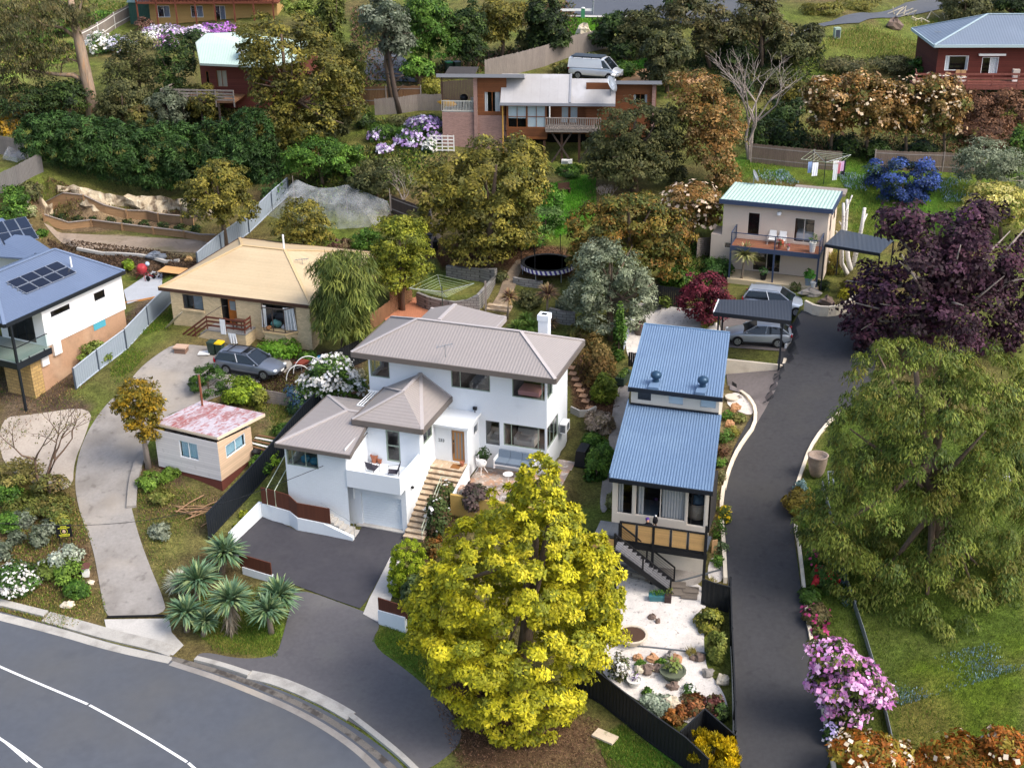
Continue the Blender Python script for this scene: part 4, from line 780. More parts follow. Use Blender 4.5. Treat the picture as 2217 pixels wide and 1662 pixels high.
# bay
bu0,bu1=hbay[0],hbay[1]; bd=-.62; m=MB(); P0,P1,P2,P3=(bu0,-.004),(bu0+.35,bd),(bu1-.5,bd),(bu1,-.004)
for (x,y),(x2,y2) in ((P0,P1),(P1,P2),(P2,P3)): m.face((x,y,ZB),(x2,y2,ZB),(x2,y2,1.85),(x,y,1.85))
m.build('bay_wall',CBRICK,th); m=MB(); m.slab([(bu0-.12,0-.003,1.98),(bu0+.28,bd-.1,1.98),(bu1-.44,bd-.1,1.98),(bu1+.14,-.003,1.98)],.13); m.build('bay_sill',TANCAP,th)
m=MB()
for z in (2.0,3.7):
    for (x,y),(x2,y2) in ((P0,P1),(P1,P2),(P2,P3)): m.bar((x,y,z),(x2,y2,z),.06)
for (x,y) in (P0,P1,P2,P3,((P1[0]*.55+P2[0]*.45),bd)): m.bar((x,y,1.99),(x,y,3.72),.055)
bw=m.build('window',BRFR,th); m=MB()
for (x,y),(x2,y2) in ((P0,P1),(P1,P2),(P2,P3)): m.face((x,y,2.),(x2,y2,2.),(x2,y2,3.7),(x,y,3.7))
m.build('pane',GLASS,bw)
q=MB(); q.box(bu0,bu1,1.6,1.62,1.6,3.8); q.box(bu0,bu1,0,1.6,1.7,1.76); q.box(bu0-.1,bu0-.05,0,1.6,1.7,3.8); q.box(bu1+.05,bu1+.1,0,1.6,1.7,3.8); q.build('room_lining',ROOMD,bw)
for (a_,b2,c_) in ((bu0+.1,bu0+.42,0),(bu1-.75,bu1-.02,1)):
    q=MB(); n=8
    for i in range(n): x=a_+(b2-a_)*i/n; x2=a_+(b2-a_)*(i+1)/n; y=-.25+.04*(i%2)+(.0 if c_==0 else .02*i); q.face((x+(.18*(i/n) if c_ else -.1*(1-i/n)),y,2.05),(x2+(.18*(i/n) if c_ else -.1*(1-i/n)),y+.04*(1-2*(i%2)),2.05),(x2,y+.04*(1-2*(i%2)),3.68),(x,y,3.68))
    q.build('curtain',CURT,bw)
for k,(x,z,r,mt,lab) in enumerate(((.9,2.3,.42,mat('teal_fabric','4d7a78',.9,.1,3),'teal armchair back inside the bay window'),(1.7,2.12,.35,GREYC,'grey crumpled bedding inside the bay window'),(.55,2.12,.18,mat('wicker','a8744a',.9,.2,6),'small wicker basket on the bay window ledge'))):
    o=tag(MB().blob((0,0,0),r,.28,r*.6,k+3,12,.12).build(('armchair','bedding','basket')[k],mt,None,True),lab,('chair','bedding','basket')[k]); o.location=TF.world((bu0+x,.1 if k<2 else -.3,z)); o.rotation_euler=(0,0,R(TF.yaw))
# porch with stairs
pz=1.9; pv=-1.35; pu0,pu1=ht(449,708,v=pv)[0],ht(530,716,v=pv)[0]; su=ht(398,738,v=pv)[0]
m=MB(); m.box(pu0,pu1,pv,-.003,ZB,pz-.1); m.hexa([(su,pv,ZB),(pu0-.002,pv,ZB),(pu0-.002,pv+.2,ZB),(su,pv+.2,ZB)],[(su,pv,.35),(pu0-.002,pv,pz-.1),(pu0-.002,pv+.2,pz-.1),(su,pv+.2,.35)]); po=m.build('porch',CBRICK,th)
m=MB(); m.box(pu0-.1,pu1+.06,pv-.06,-.004,pz-.1,pz); 
for k in range(8): f=k/8; x=su+(pu0-su)*f; m.box(x,x+(pu0-su)/8+.02,pv+.2,-.2,ZB,.3+(pz-.3)*(k+.5)/8)
m.build('porch_slab',mat('grey_slab','7f7d7a',.9,.15,1.5),po)
m=MB()
for z in (.3,.6,.9):
    m.bar((pu0,pv,pz+z),(pu1,pv,pz+z),.05,.13); m.bar((pu1,pv,pz+z),(pu1,-.5,pz+z),.05,.13); m.bar((su,pv,.35+z),(pu0,pv,pz+z),.05,.13)
for p in ((su,pv,.3),((su+pu0)/2,pv,(.3+pz)/2),(pu0,pv,pz),((pu0+pu1)/2,pv,pz),(pu1,pv,pz),(pu1,-.5,pz)): m.bar(p,(p[0],p[1],p[2]+1.0),.06)
m.build('porch_railing',mat('red_brown_rail','5c3125',.6,.15,3),th)
m=MB(); m.tube([(pu0+.02,pv+.05,pz+1.0),(pu0+.6,-.3,pz+1.35),(pu0+.9,-.05,pz+1.35)],.02); m.build('handrail',BLACK,th)
lt=local_thing('towel','white towel hung over the brown porch rail','towel',TF,((pu0+pu1)/2-.2,pv-.07,pz+.15)); m=MB(); 
for k in range(6): m.face((-.2+.07*k,-.03*(k%2),-.35),(-.13+.07*k,-.03*((k+1)%2),-.35),(-.13+.07*k,0,.75),(-.2+.07*k,0,.75))
m.build('cloth',CURT,lt)
lt=local_thing('white_cloth','white cloth draped on the porch slab edge below the rail','cloth',TF,((pu0+pu1)/2+.45,pv-.12,pz-.45)); m=MB()
for k in range(6): m.face((-.3+.1*k+.15,-.05*(k%2),-.35),(-.2+.1*k+.12,-.05*((k+1)%2),-.35),(-.2+.1*k,.05,.4),(-.3+.1*k,.05,.4))
m.build('cloth',CURT,lt)
lt=local_thing('porch_table','small brown slatted table on the brick porch','table',TF,(pu1-.8,-.7,pz)); MB().box(-.4,.4,-.3,.3,.6,.66).build('table_top',DKBR,lt)
for a_ in (-.33,.33):
    for b2 in (-.23,.23): MB().box(a_-.03,a_+.03,b2-.03,b2+.03,0,.6).build('leg',DKBR,lt)
aerial('thin tv aerial on the right hip of the tan roof',TF,(655,575),4.9,.9,.2)
m=MB(); p=ht(615,540,z=5.5); m.tube([(p[0],p[1],5.4),(p[0],p[1],6.6)],.07,8); m.build('vent_pipe',WHITE,th)
# ---------------------------------------------------------------- cream house with pale green roof
gh=house('green_roof_house','two storey cream house with a flat pale green roof and timber balcony',GF); hg=GF.hit
PINKC_=mat('cream_sheet_wall','d3c3b2',.8,.05,1.2,stain=[(.6,.55,.72,'c0ae9c',.35)]); MINT=mat('mint_roof_sheet','a9c0b4',.55,.06,.5,stain=[(.5,.5,.7,'93ac9d',.4),(1.5,.6,.72,'bdd0c6',.4)]); NAVYB=mat('blue_grey_steel','3c4860',.5,.1,3); MERB=mat('merbau_deck','8a5a40',.7,.2,2,board=(1,.09,.35))
gu1=8.2; zt=4.3; m=MB(); w1_=hrect(hg,1620,459,1643,512,0); w2_=hrect(hg,1721,471,1761,528,0); ld=hrect(hg,1632,530,1685,590,0); ld=(ld[0],ld[1]+.1,-.72,1.35); sw=hrect(hg,1568,524,1597,540,0)
wall(m,('v',0.,-1),0.7,gu1,-.78,zt,[w1_,w2_,ld,sw]); wall(m,('v',0.,-1),-.1,.7,-.78,1.75); sh1=(1.2,1.9,2.3,3.5); sh2=(3.2,4.,2.6,3.7); wall(m,('u',gu1,1),0.,5.,-.9,zt,[sh1,sh2]); wall(m,('u',.7,-1),0.,5.,-.9,zt); wall(m,('v',5.,1),.7,gu1,-.9,zt); m.build('wall',PINKC_,gh)
MB().box(-.1,.7,.01,2.,-.78,1.75).build('lean_to',PINKC_,gh)
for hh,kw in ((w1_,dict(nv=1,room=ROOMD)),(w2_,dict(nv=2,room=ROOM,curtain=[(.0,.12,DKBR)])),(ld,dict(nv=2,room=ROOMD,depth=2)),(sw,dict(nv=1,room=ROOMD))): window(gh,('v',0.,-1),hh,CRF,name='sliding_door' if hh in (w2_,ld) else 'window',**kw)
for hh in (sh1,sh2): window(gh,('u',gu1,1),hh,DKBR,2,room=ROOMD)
tag(MB().box(-.7,.7,-.9,.9,0,.5).build('bed',CURT),'bed with white cover behind the balcony sliding door','bed'); bpy.data.objects['bed.001'].location=GF.world((w2_[0]+.85,1.3,w2_[2]+.05)); bpy.data.objects['bed.001'].rotation_euler=(0,0,R(GF.yaw))
m=MB(); ribbed(m,.45,gu1+.25,-.35,5.1,4.5,4.3,.25,.03); o=m.build('roof',MINT,gh); m=MB(); m.box(.42,gu1+.3,-.44,-.34,4.22,4.55); m.box(gu1+.2,gu1+.3,-.34,5.1,4.12,4.5); m.v=[(x,y,z-(.035*y if y>0 else 0)) for x,y,z in m.v]; m.build('gutter',NAVYB,o)
m=MB(); p=hg(1720,402,z=4.25); q=hg(1832,412,z=4.25); m.box(p[0],q[0],5.1,6.6,3.9,4.1); m.build('lean_to_roof',WOODGREY,gh)
dv=-1.85; d0,d1=hg(1583,528,v=dv)[0],hg(1773,553,v=dv)[0]; dzk=1.62
m=MB(); m.box(d0,d1,dv,-.003,dzk-.05,dzk); dk=m.build('balcony_deck',MERB,gh); m=MB(); m.box(d0-.06,d1+.06,dv-.07,dv-.001,dzk-.3,dzk+.03); m.box(d1+.001,d1+.07,dv,-.003,dzk-.3,dzk+.03); m.box(d0-.07,d0-.001,dv,-.003,dzk-.3,dzk+.03); m.build('beam',NAVYB,dk)
m=MB(); m.bar((d0,dv,dzk+1.0),(d1,dv,dzk+1.0),.06); m.bar((d1,dv,dzk+1),(d1,0,dzk+1),.06); m.bar((d0,dv,dzk+1),(d0,0,dzk+1),.06)
for u_ in (d0,(d0+d1)/2,d1): m.bar((u_,dv,dzk),(u_,dv,dzk+1),.07)
for u_ in (d0,d1): m.bar((u_,-.06,dzk),(u_,-.06,dzk+1),.06)
for j in range(1,7): z=dzk+.14*j; m.bar((d0,dv,z),(d1,dv,z),.008); m.bar((d1,dv,z),(d1,0,z),.008); m.bar((d0,dv,z),(d0,0,z),.008)
m.build('railing',NAVYB,gh)
for u_ in (d0,(d0+d1)/2,d1):
    pp=MB().box(u_-.06,u_+.06,dv-.06,dv+.06,-.9,dzk-.3).build('post',NAVYB,gh); MB().box(u_-.1,u_+.1,dv-.1,dv+.1,-1.05,-.86).build('post_foot',WHITE,pp)
m=MB(); m.box(d0-.1,d1+.15,dv-.25,-.003,-1.3,-.8); m.build('slab',mat('cream_slab','c8b696',.85,.1,1.5),gh)
m=MB(); p=hg(1688,461,v=0); m.lathe([(.16,-.12),(.17,0),(.14,.1),(.03,.12)],(p[0],-.14,p[2]),10); m.build('wall_lamp',WHITE,gh)
PL=mat('white_plastic','e6e4df',.5,.04,3); TERR=mat('terracotta','a0644a',.85,.15,4); CHARC=mat('charcoal_sling','3b3842',.8,.1,6)
def pot(name,label,Fm,p,r,h,m_,plant=None,cat='pot',n=120,group=None,ps=.14,pr=1.3):
    t=local_thing(name,label,cat,Fm,p,group); m=MB(); m.lathe([(r*.7,0),(r*.95,h*.85),(r*1.05,h*.86),(r*1.05,h),(r*.9,h),(r*.88,h*.86),(.01,h*.86)],n=16); m.build('planter',m_,t)
    if plant is not None:
        V,C=lump_leaves((0,0,h+r*pr*.75),(r*pr,r*pr,r*pr),n,ps,.5,plant,rng(),'leaf',.4,bottom=-.8); quads('leaves',V,C,leafmat(),t)
    return t
GREENP=pal('4d6b2c','3f5a26','6a8238'); DKG=pal('2f4722','3c5528','26391d'); GREYG=pal('7f8a72','6a7660','98a18a')
def chair(name,label,Fm,p,rot,seatm,legm,style='sling'):
    t=local_thing(name,label,'chair',Fm,p,None,rot)
    if style=='shell':
        m=MB(); m.lathe([(.05,.42),(.22,.44),(.3,.55),(.33,.72),(.3,.74),(.26,.6),(.18,.5),(.02,.48)],n=18); m.v=[(x,y,z+(.18 if y>.1 and z>.6 else 0)) for x,y,z in m.v]; m.build('seat_shell',seatm,t,True)
        for a_,b2 in ((-1,-1),(1,-1),(-1,1),(1,1)): MB().tube([(.08*a_,.08*b2,.43),(.27*a_,.26*b2,0)],.02).build('leg',legm,t)
    else:
        MB().hexa([(-.25,-.27,.36),(.25,-.27,.36),(.25,.2,.3),(-.25,.2,.3)],[(-.25,-.27,.39),(.25,-.27,.39),(.25,.2,.33),(-.25,.2,.33)]).build('seat',seatm,t); MB().hexa([(-.25,.2,.31),(.25,.2,.31),(.25,.24,.31),(-.25,.24,.31)],[(-.25,.42,.88),(.25,.42,.88),(.25,.45,.88),(-.25,.45,.88)]).build('backrest',seatm,t)
        for s_ in (-1,1): MB().tube([(.27*s_,-.3,0),(.27*s_,-.28,.58),(.27*s_,.34,.6),(.27*s_,.3,.0)],.018).build('arm_frame',legm,t)
    return t
for k,x in enumerate((1670,1692)):
    p=hg(x,533,v=-.5); t=chair('balcony_chair',('white balcony chair nearer the narrow glazed door','white balcony chair nearer the wide sliding door')[k],GF,(p[0],-.5,dzk),0,PL,PL)
    t['group']='white chairs on the timber balcony'
pot('flower_pot','tall white pot with a small bush at the right end of the timber balcony',GF,(d1-.55,-1.4,dzk),.25,.75,PL,GREENP)
pot('flower_pot','terracotta pot with red flowers by the middle balcony post',GF,((d0+d1)/2+.3,-1.4,dzk),.18,.3,TERR,pal('b23a3a','5d7a33','c46a4a'))
pot('flower_pot','little white pot on the timber balcony floor',GF,((d0+d1)/2+.9,-1.5,dzk),.1,.2,PL,pal('b25a6a','6d7a43'),n=40)
pot('flower_pot','black pot with a leafy plant on the cream slab under the balcony',GF,hg(1652,605,z=-.8),.25,.4,BLACK,pal('4f7a3c','6f9a55'))
pot('flower_pot','blue grey pot with a fern at the right post of the cream slab',GF,hg(1749,617,z=-.8),.26,.55,mat('blue_grey_pot','8f9ba3',.5,.1,3),pal('5f9a3a','7db04a'),n=160,ps=.3)
pot('flower_pot','empty pale tub beside the right post of the cream slab',GF,hg(1760,622,z=-.8),.2,.4,PL)
def dish(label,P,az,s=.45,parent_yaw=0,h=.7):
    t=thing('satellite_dish',label,'satellite dish',P,az); m=MB(); m.lathe([(.02,.0),(s*.5,.03),(s,.14),(s*1.0,.16),(s*.5,.05),(.01,.02)],n=20,sy=1.12); o=m.build('dish',STEEL,t,True); o.rotation_euler=(R(62),0,0); o.location=(0,0,h); MB().tube([(0,0,0),(0,.03,h)],.03).build('mast',STEEL,t); MB().tube([(0,0,h-.3),(0,-.55,h+.15)],.015).build('feed_arm',STEEL,t); return t
p=hg(1632,398,z=4.3); dish('grey satellite dish standing at the back edge of the pale green roof',GF.world((p[0],5.0,4.2)),R(70),.42)
# dark flat pergola behind the birch trunks
PERG=mat('dark_polycarbonate','3d444d',.4,.08,2,rib=(0,.3)); pf=frame_at(1800,560,97,-12); pg=thing('pergola','flat dark roofed pergola behind the bare white birch trunks','pergola',pf.O,R(pf.yaw)); a=[pf.hit(x,y,z=2.4) for x,y in ((1786,528),(1905,548),(1935,520),(1820,497))]
MB().slab(a,.06).build('roof',PERG,pg); m=MB(); m.bar(a[0]-np.array([0,0,.12]),a[1]-np.array([0,0,.12]),.08,.2); m.bar(a[3]-np.array([0,0,.12]),a[2]-np.array([0,0,.12]),.08,.2); m.build('beam',NAVY,pg)
for q in a: MB().tube([(q[0],q[1],-1),(q[0],q[1],2.3)],.05).build('post',NAVY,pg)
# ---------------------------------------------------------------- carport
cf=frame_at(1700,770,85,-9.5); 
CZ=2.35; c=[cf.hit(x,y,z=CZ) for x,y in ((1545,675),(1712,694),(1714,650),(1556,648))]
cp=thing('carport','small carport with a dark flat roof over the silver hatchback','carport',cf.O,R(cf.yaw)); m=MB(); m.slab([tuple(q) for q in c],.05); m.build('roof',mat('dark_roof_sheet','353a42',.5,.06,.6,rib=(0,.2)),cp)
m=MB(); dn=np.array([0,0,.14]); m.bar(c[0]-dn,c[1]-dn,.08,.26); m.bar(c[1]-dn,c[2]-dn,.08,.26); m.build('fascia',NAVY,cp); MB().bar(c[3]-dn*.3,c[0]-dn*.3,.07,.12).build('flashing',WHITE,cp)
for q,iz in ((c[0]*.93+c[1]*.07,0),(c[1]*.9+c[0]*.1,0),(c[2]*.9+c[3]*.1,1),(c[3]*.93+c[2]*.07,1)):
    g_=cf.world((q[0],q[1]+(.15 if not iz else -.15),0)); zz=float(gz(g_[0],g_[1]))-cf.O[2]; MB().box(q[0]-.06,q[0]+.06,q[1]+(.09 if not iz else -.21),q[1]+(.21 if not iz else -.09),zz-.2,CZ-.3).build('post',NAVY,cp)
P=[at_z(x,y,RZ(-34.5)) for x,y in ((1560,776),(1640,784),(1695,790),(1700,775))]; tag(strip(P,[RZ(-36.3)]*4,[RZ(-34.5)]*4,.2).build('retaining_wall',KW),'cream rendered retaining wall holding the carport level above the turning bay','wall')
low_wall('carport_kerb',[(1700,756),(1712,742),(1714,732)],.35,.12,WHITE,'short white kerb stub at the back corner of the carport',curve=0)
# ---------------------------------------------------------------- new house with solar panels
NF=frame_at(102,749,90,-27); nh=house('solar_house','new white walled house with blue roofs and solar panels at the left edge',NF); hn=NF.hit
BLU2=mat('slate_blue_roof','5d6b83',.5,.05,.6,rib=(1,.2),ribstr=.25,stain=[(.3,.5,.72,'69778f',.35)]); BLOCK=mat('tan_blockwork','b08c6f',.9,.12,1,stain=[(.9,.5,.65,'8f7660',.5),(.5,.55,.7,'c7a98d',.5)]); BLKFR=mat('black_frame','1d2228',.4,.1,3); WRD=mat('bright_white_render','e9e9e9',.7,.03,1.5); STONE=mat('honey_stone','b3945f',.9,.25,1.4,brick=(.5,.24,'8a7350'),bump=.3)
NL=hn(256,602,u=0)[1]+.3
w1_=(hn(110,682,u=0)[1],hn(151,663,u=0)[1],1.72,2.12); w2_=(hn(203,640,u=0)[1],hn(226,629,u=0)[1],1.45,2.02)
m=MB(); wall(m,('u',0.,1),0.,NL,-.05,2.5,[w1_,w2_]); wall(m,('v',0.,-1),-4,0.,-.05,2.5,[(-3.4,-.9,.05,2.2)]); wall(m,('v',NL,1),-8,0,-.05,2.5); m.build('wall',WRD,nh)
for hh in (w1_,w2_): window(nh,('u',0.,1),hh,BLKFR,1,room=ROOMD,fw=.06)
window(nh,('v',0.,-1),(-3.4,-.9,.05,2.2),BLKFR,3,room=ROOMD,fw=.06,name='sliding_door')
m=MB(); wall(m,('u',-.06,1),-.7,NL-.1,-4.5,-.051); m.build('base_wall',BLOCK,nh)
m=MB(); m.box(-2.5,-.07,-1.6,-.7,-4.5,-.3); m.build('stone_wall',STONE,nh)
m=MB(); wall(m,('v',-.7,-1),-6,-2.5,-4.5,-.3,[(-5.6,-3.,-4.2,-.6)]); m.build('lower_wall',mat('beige_render','c4b48f',.85,.1,1.5),nh); window(nh,('v',-.7,-1),(-5.6,-3.,-4.2,-.6),BLKFR,2,room=ROOMD)
e0=hn(8,703,z=2.75); e1=hn(272,587,z=2.75); dirv=(e1-e0); EU=(e0[0]+e1[0])/2
rr=hn(0,578,z=4.3)
RV0,RV1=e0[1],e1[1]; hip0=(EU-4.2,RV0+3.3,4.35); hip1=(EU-4.2,RV1-2.0,4.35)
tp=hn(135,566,z=4.2)
m=MB(); m.face((EU,RV0,2.75),(EU,RV1,2.75),hip1,hip0); rf=m.build('roof',BLU2,nh); m=MB(); m.face((EU,RV0,2.75),hip0,(EU-8.4,RV0,2.75)); m.build('roof_end',BLU2,rf); m=MB(); m.face((EU,RV1,2.75),hip1,(EU-8.4,RV1,2.75)); m.build('roof_end',BLU2,rf); m=MB(); m.face((EU-8.4,RV0,2.75),hip0,hip1,(EU-8.4,RV1,2.75)); m.build('roof_end',BLU2,rf)
m=MB(); m.box(EU-.02,EU+.08,RV0,RV1,2.55,2.8); m.box(EU-8.4,EU,RV0-.08,RV0+.02,2.55,2.8); m.box(EU-8.4,EU,RV1-.02,RV1+.08,2.55,2.8); m.face((EU,RV0,2.56),(EU,RV1,2.56),(EU-8.4,RV1,2.56),(EU-8.4,RV0,2.56)); m.build('gutter',BLKFR,nh)
m=MB(); up=np.array([0,0,.03])
for a,b in (((EU,RV0,2.75),hip0),((EU,RV1,2.75),hip1),(hip0,hip1)): m.bar(np.array(a)+up,np.array(b)+up,.22,.05)
m.build('ridge_cap',mat('slate_blue_cap','6f7d95',.45,.04,2),nh)
# solar panels on that slope, rear roof with more
CELL=mat('solar_cell','141828',.15,.15,2,spec=.6,board=(0,.166,.5)); ALU=mat('aluminium','b9bdc2',.35,.05,3,metal=.7)
def array(label,Fm,o,e1,e2,nrm,rows,cols,pw,ph):
    t=thing('solar_array',label,'solar panels',Fm.world(o),R(Fm.yaw)); e1=np.array(e1)/np.linalg.norm(e1); e2=np.array(e2)/np.linalg.norm(e2); nrm=np.cross(e1,e2); nrm=nrm*(1 if nrm[2]>0 else -1)
    for i in range(rows):
        for j in range(cols):
            a=e1*(j*(pw+.03))+e2*(i*(ph+.03))+nrm*.1; q=[a,a+e1*pw,a+e1*pw+e2*ph,a+e2*ph]; m=MB(); m.hexa([x-nrm*.04 for x in q],q); f=m.build('solar_panel',ALU,t); k=.03; qq=[a+e1*k+e2*k,a+e1*(pw-k)+e2*k,a+e1*(pw-k)+e2*(ph-k),a+e1*k+e2*(ph-k)]; MB().face(*[x+nrm*.004 for x in qq]).build('cell_grid',CELL,f)
    m=MB()
    for i in range(rows): 
        for s_ in (.25,.75): z=e2*((i+s_)*ph)+nrm*.04; m.bar(z-e1*.15,z+e1*(cols*(pw+.03)+.1),.04)
    m.build('rail',ALU,t)
sl=np.array([-4.2,0,1.6]); sl/=np.linalg.norm(sl)
def on_slope(x,y): 
    r=ray(x,y); n_=np.cross(sl,[0,1,0]); n_=NF.u*n_[0]+NF.v*n_[1]+NF.w*n_[2]; P0=NF.world((EU,RV0,2.75)); t=((P0-CAM)@n_)/(r@n_); return NF.loc(CAM+r*t)
pa,pb,pc=on_slope(57,638),on_slope(166,592),on_slope(14,613); cw=np.linalg.norm(pb-pa)
array('black two row solar array on the long blue roof slope',NF,pa,pb-pa,pc-pa,None,2,4,(cw-.1)/4,np.linalg.norm(pc-pa)/2)
m=MB(); p=on_slope(155,578); m.tube([(p[0],p[1],p[2]-.1),(p[0],p[1],p[2]+.7)],.06); m.build('vent_pipe',WHITE,nh)
bf=frame_at(60,553,100,-27); bk=[bf.hit(x,y,z=0.) for x,y in ((118,545),(75,558),(-60,540),(-60,470),(18,472))]
zb=[.0,0,0,.9,.9]; rr2=thing('rear_house_wing','rear wing with a second blue roof at the left edge of the dirt yard','house',bf.O,R(bf.yaw))
e=[tuple(bf.hit(x,y,z=z)) for (x,y),z in (((118,545),0.),((72,560),0.),((-60,552),0.),((-60,480),1.0),((5,472),1.0))]; MB().slab(e,.12).build('roof',BLU2,rr2)
m=MB(); m.box(e[2][0],e[1][0]-.3,e[1][1]+.4,e[1][1]+.5,-2.8,-.1); m.face((e[1][0]-.3,e[1][1]+.4,-2.8),(e[0][0]-.3,e[0][1]-.2,-2.8),(e[0][0]-.3,e[0][1]-.2,-.1),(e[1][0]-.3,e[1][1]+.4,-.1)); m.build('wall',WRD,rr2)
o2=np.array(e[1]); 
q0=bf.hit(8,534,z=.25); q1=bf.hit(85,518,z=.25); q2=bf.hit(-20,484,z=.95)
array('black solar array on the rear blue roof beside the dirt yard',bf,q0,q1-q0,q2-q0,None,2,3,np.linalg.norm(q1-q0)/3.1,np.linalg.norm(q2-q0)/2.1)
# balcony at its front corner
m=MB(); bv=RV0+.35; m.box(-6,.32,bv,-.003,-.25,-.05); bdk=m.build('balcony',mat('grey_tile','8f9892',.6,.08,1.5,board=(0,.6,.12)),nh); m=MB(); m.box(-6,.38,bv-.07,bv-.002,-.45,-.02); m.box(.322,.39,bv,-.003,-.45,-.02); m.build('edge_beam',BLKFR,bdk)
m=MB(); m.box(-6,.3,bv+.03,bv+.045,.05,.95); m.box(.26,.275,bv+.05,-.05,.05,.95); m.build('balustrade_glass',glassmat('pale_glass',(.86,.93,.92),1.45),nh)
m=MB(); m.bar((-6,bv+.04,.97),(.27,bv+.04,.97),.05); m.bar((.27,bv+.04,.97),(.27,-.05,.97),.05)
for v_ in (-2.6,-1.9,-.6): m.bar((.36,v_,-.15),(.36,v_,.12),.06)
m.build('balustrade_rail',BLKFR,nh)
for z0,z1 in ((-4.6,-.46),(-.02,2.6)): MB().box(.2,.34,bv+.02,bv+.16,z0,z1).build('post',BLKFR,nh)
def on_base(x,y): return hn(x,y,u=-.06)
p=on_base(121,752); t=local_thing('meter_box','white meter box fixed high on the tan block wall','meter box',NF,(-.05,p[1],p[2])); MB().box(0,.18,-.33,.33,-.45,.4).build('cabinet',PL,t); MB().box(.181,.19,-.3,.3,-.42,.37).build('cabinet_door',WHITE,t)
p=on_base(95,775); t=local_thing('meter_box','white board with green label low on the tan block wall','meter box',NF,(-.05,p[1],p[2])); MB().box(0,.12,-.3,.3,-.5,.45).build('cabinet',PL,t); MB().box(.12,.135,-.2,-.12,.15,.4).build('green_label',mat('green_label','2f7d4c',.6,.1,3),t)
p0=on_base(203,712); p1=on_base(228,697); MB().box(-.055,-.035,p0[1],p1[1],p0[2]-.15,p0[2]+.45).build('blue_patch',mat('blue_membrane','4f9fb0',.7,.1,2),nh)
p=on_base(140,785); g_=G(150,788); t=thing('orange_netting','crumpled orange safety netting at the foot of the block wall','netting',g_,R(-60)); m=MB()
for k in range(7): m.blob((k*.32-1,.1*math.sin(k*2),.15),.28,.16,.14,k,8,.3)
m.build('mesh_roll',mat('orange_plastic','d8683c',.7,.15,4),t)
# deck edge board
ep=px_line([(262,658),(300,652),(350,642)],.8); tag(strip(ep,[q[2]-.5 for q in ep],[q[2]+.12 for q in ep],.06).build('edge_board',mat('fresh_pine','b98450',.8,.2,3)),'fresh orange pine edge board along the grey deck','board')
# ---------------------------------------------------------------- weatherboard shed
_g=G(484,1068); HF=frame_at(480,1041,np.linalg.norm(_g-CAM)-.25,-25); hs=house('weatherboard_shed','small white and peach weatherboard shed with a rusty flaking roof',HF,'shed'); hh_=HF.hit
WB=mat('old_white_weatherboard','e6ded9',.85,.04,2,board=(2,.16,.28),stain=[(3,.62,.72,'b5aba4',.4)]); PWB=mat('peach_weatherboard','d6b99b',.8,.05,2,board=(2,.16,.3)); RUST=mat('flaking_red_roof','b5adb3',.75,.1,1.5,stretch=(1,.35,1),stain=[(1.1,.5,.62,'8f5a55',.85),(6,.5,.6,'9a4f4a',.75),(9,.55,.62,'d0ccd2',.5)]); REDB=mat('red_brown_base','6a3a30',.85,.15,2)
SL_=hh_(343,1000,v=0)[0]; SR=hh_(549,985,u=0)[1]
sw1=hrect(hh_,386,952,431,998,0); a_=hh_(490,985,u=0); b2=hh_(531,950,u=0); sw2=(a_[1],b2[1],1.15,2.0)
m=MB(); wall(m,('v',0.,-1),SL_,0,0,2.55,[sw1],.06); m.build('wall',WB,hs); m=MB(); wall(m,('u',0.,1),0,SR,0,2.1,[sw2],.06); m.face((0,0,2.1),(0,SR,2.1),(0,0,2.6)); m.build('side_wall',PWB,hs); m=MB(); wall(m,('u',SL_,-1),0,SR,0,2.1); wall(m,('v',SR,1),SL_,0,0,2.1); m.build('back_wall',WB,hs)
m=MB(); m.box(SL_+.02,-.03,.03,SR-.03,-1.6,-.001); m.build('base',REDB,hs)
BLC=mat('faded_blue_curtain','9cc0cf',.9,.15,2,stretch=(6,6,.6)); window(hs,('v',0.,-1),sw1,WHITE,2,curtain=[(.02,.98,BLC)],room=ROOMD,depth=.6); window(hs,('u',0.,1),sw2,WHITE,2,curtain=[(.02,.98,BLC)],room=ROOMD,depth=.6)
c=[hh_(x,y,z=z) for (x,y),z in (((334,914),2.75),((471,946),2.78),((570,894),2.2),((428,857),2.2))]
c[2]=np.array([c[1][0]+.0,c[2][1],2.2]); c[3]=np.array([c[0][0],c[2][1],2.2]); MB().slab([tuple(q) for q in c],.05).build('roof',RUST,hs)
m=MB(); m.bar(c[0]-dn*.75,c[1]-dn*.75,.05,.16); m.bar(c[1]-dn*.75,c[2]-dn*.75,.05,.18); m.build('barge_board',mat('peach_trim','e0cdb2',.7,.05,2),hs)
p=hh_(436,925-52,z=2.3); p=hh_(438,876,z=2.35); m=MB(); pt=hh_(431,812,v=p[1]); m.tube([(p[0],p[1],2.1),(p[0],p[1],pt[2])],.07,8); m.build('flue',mat('rusty_pipe','7a4a34',.8,.2,4),hs)
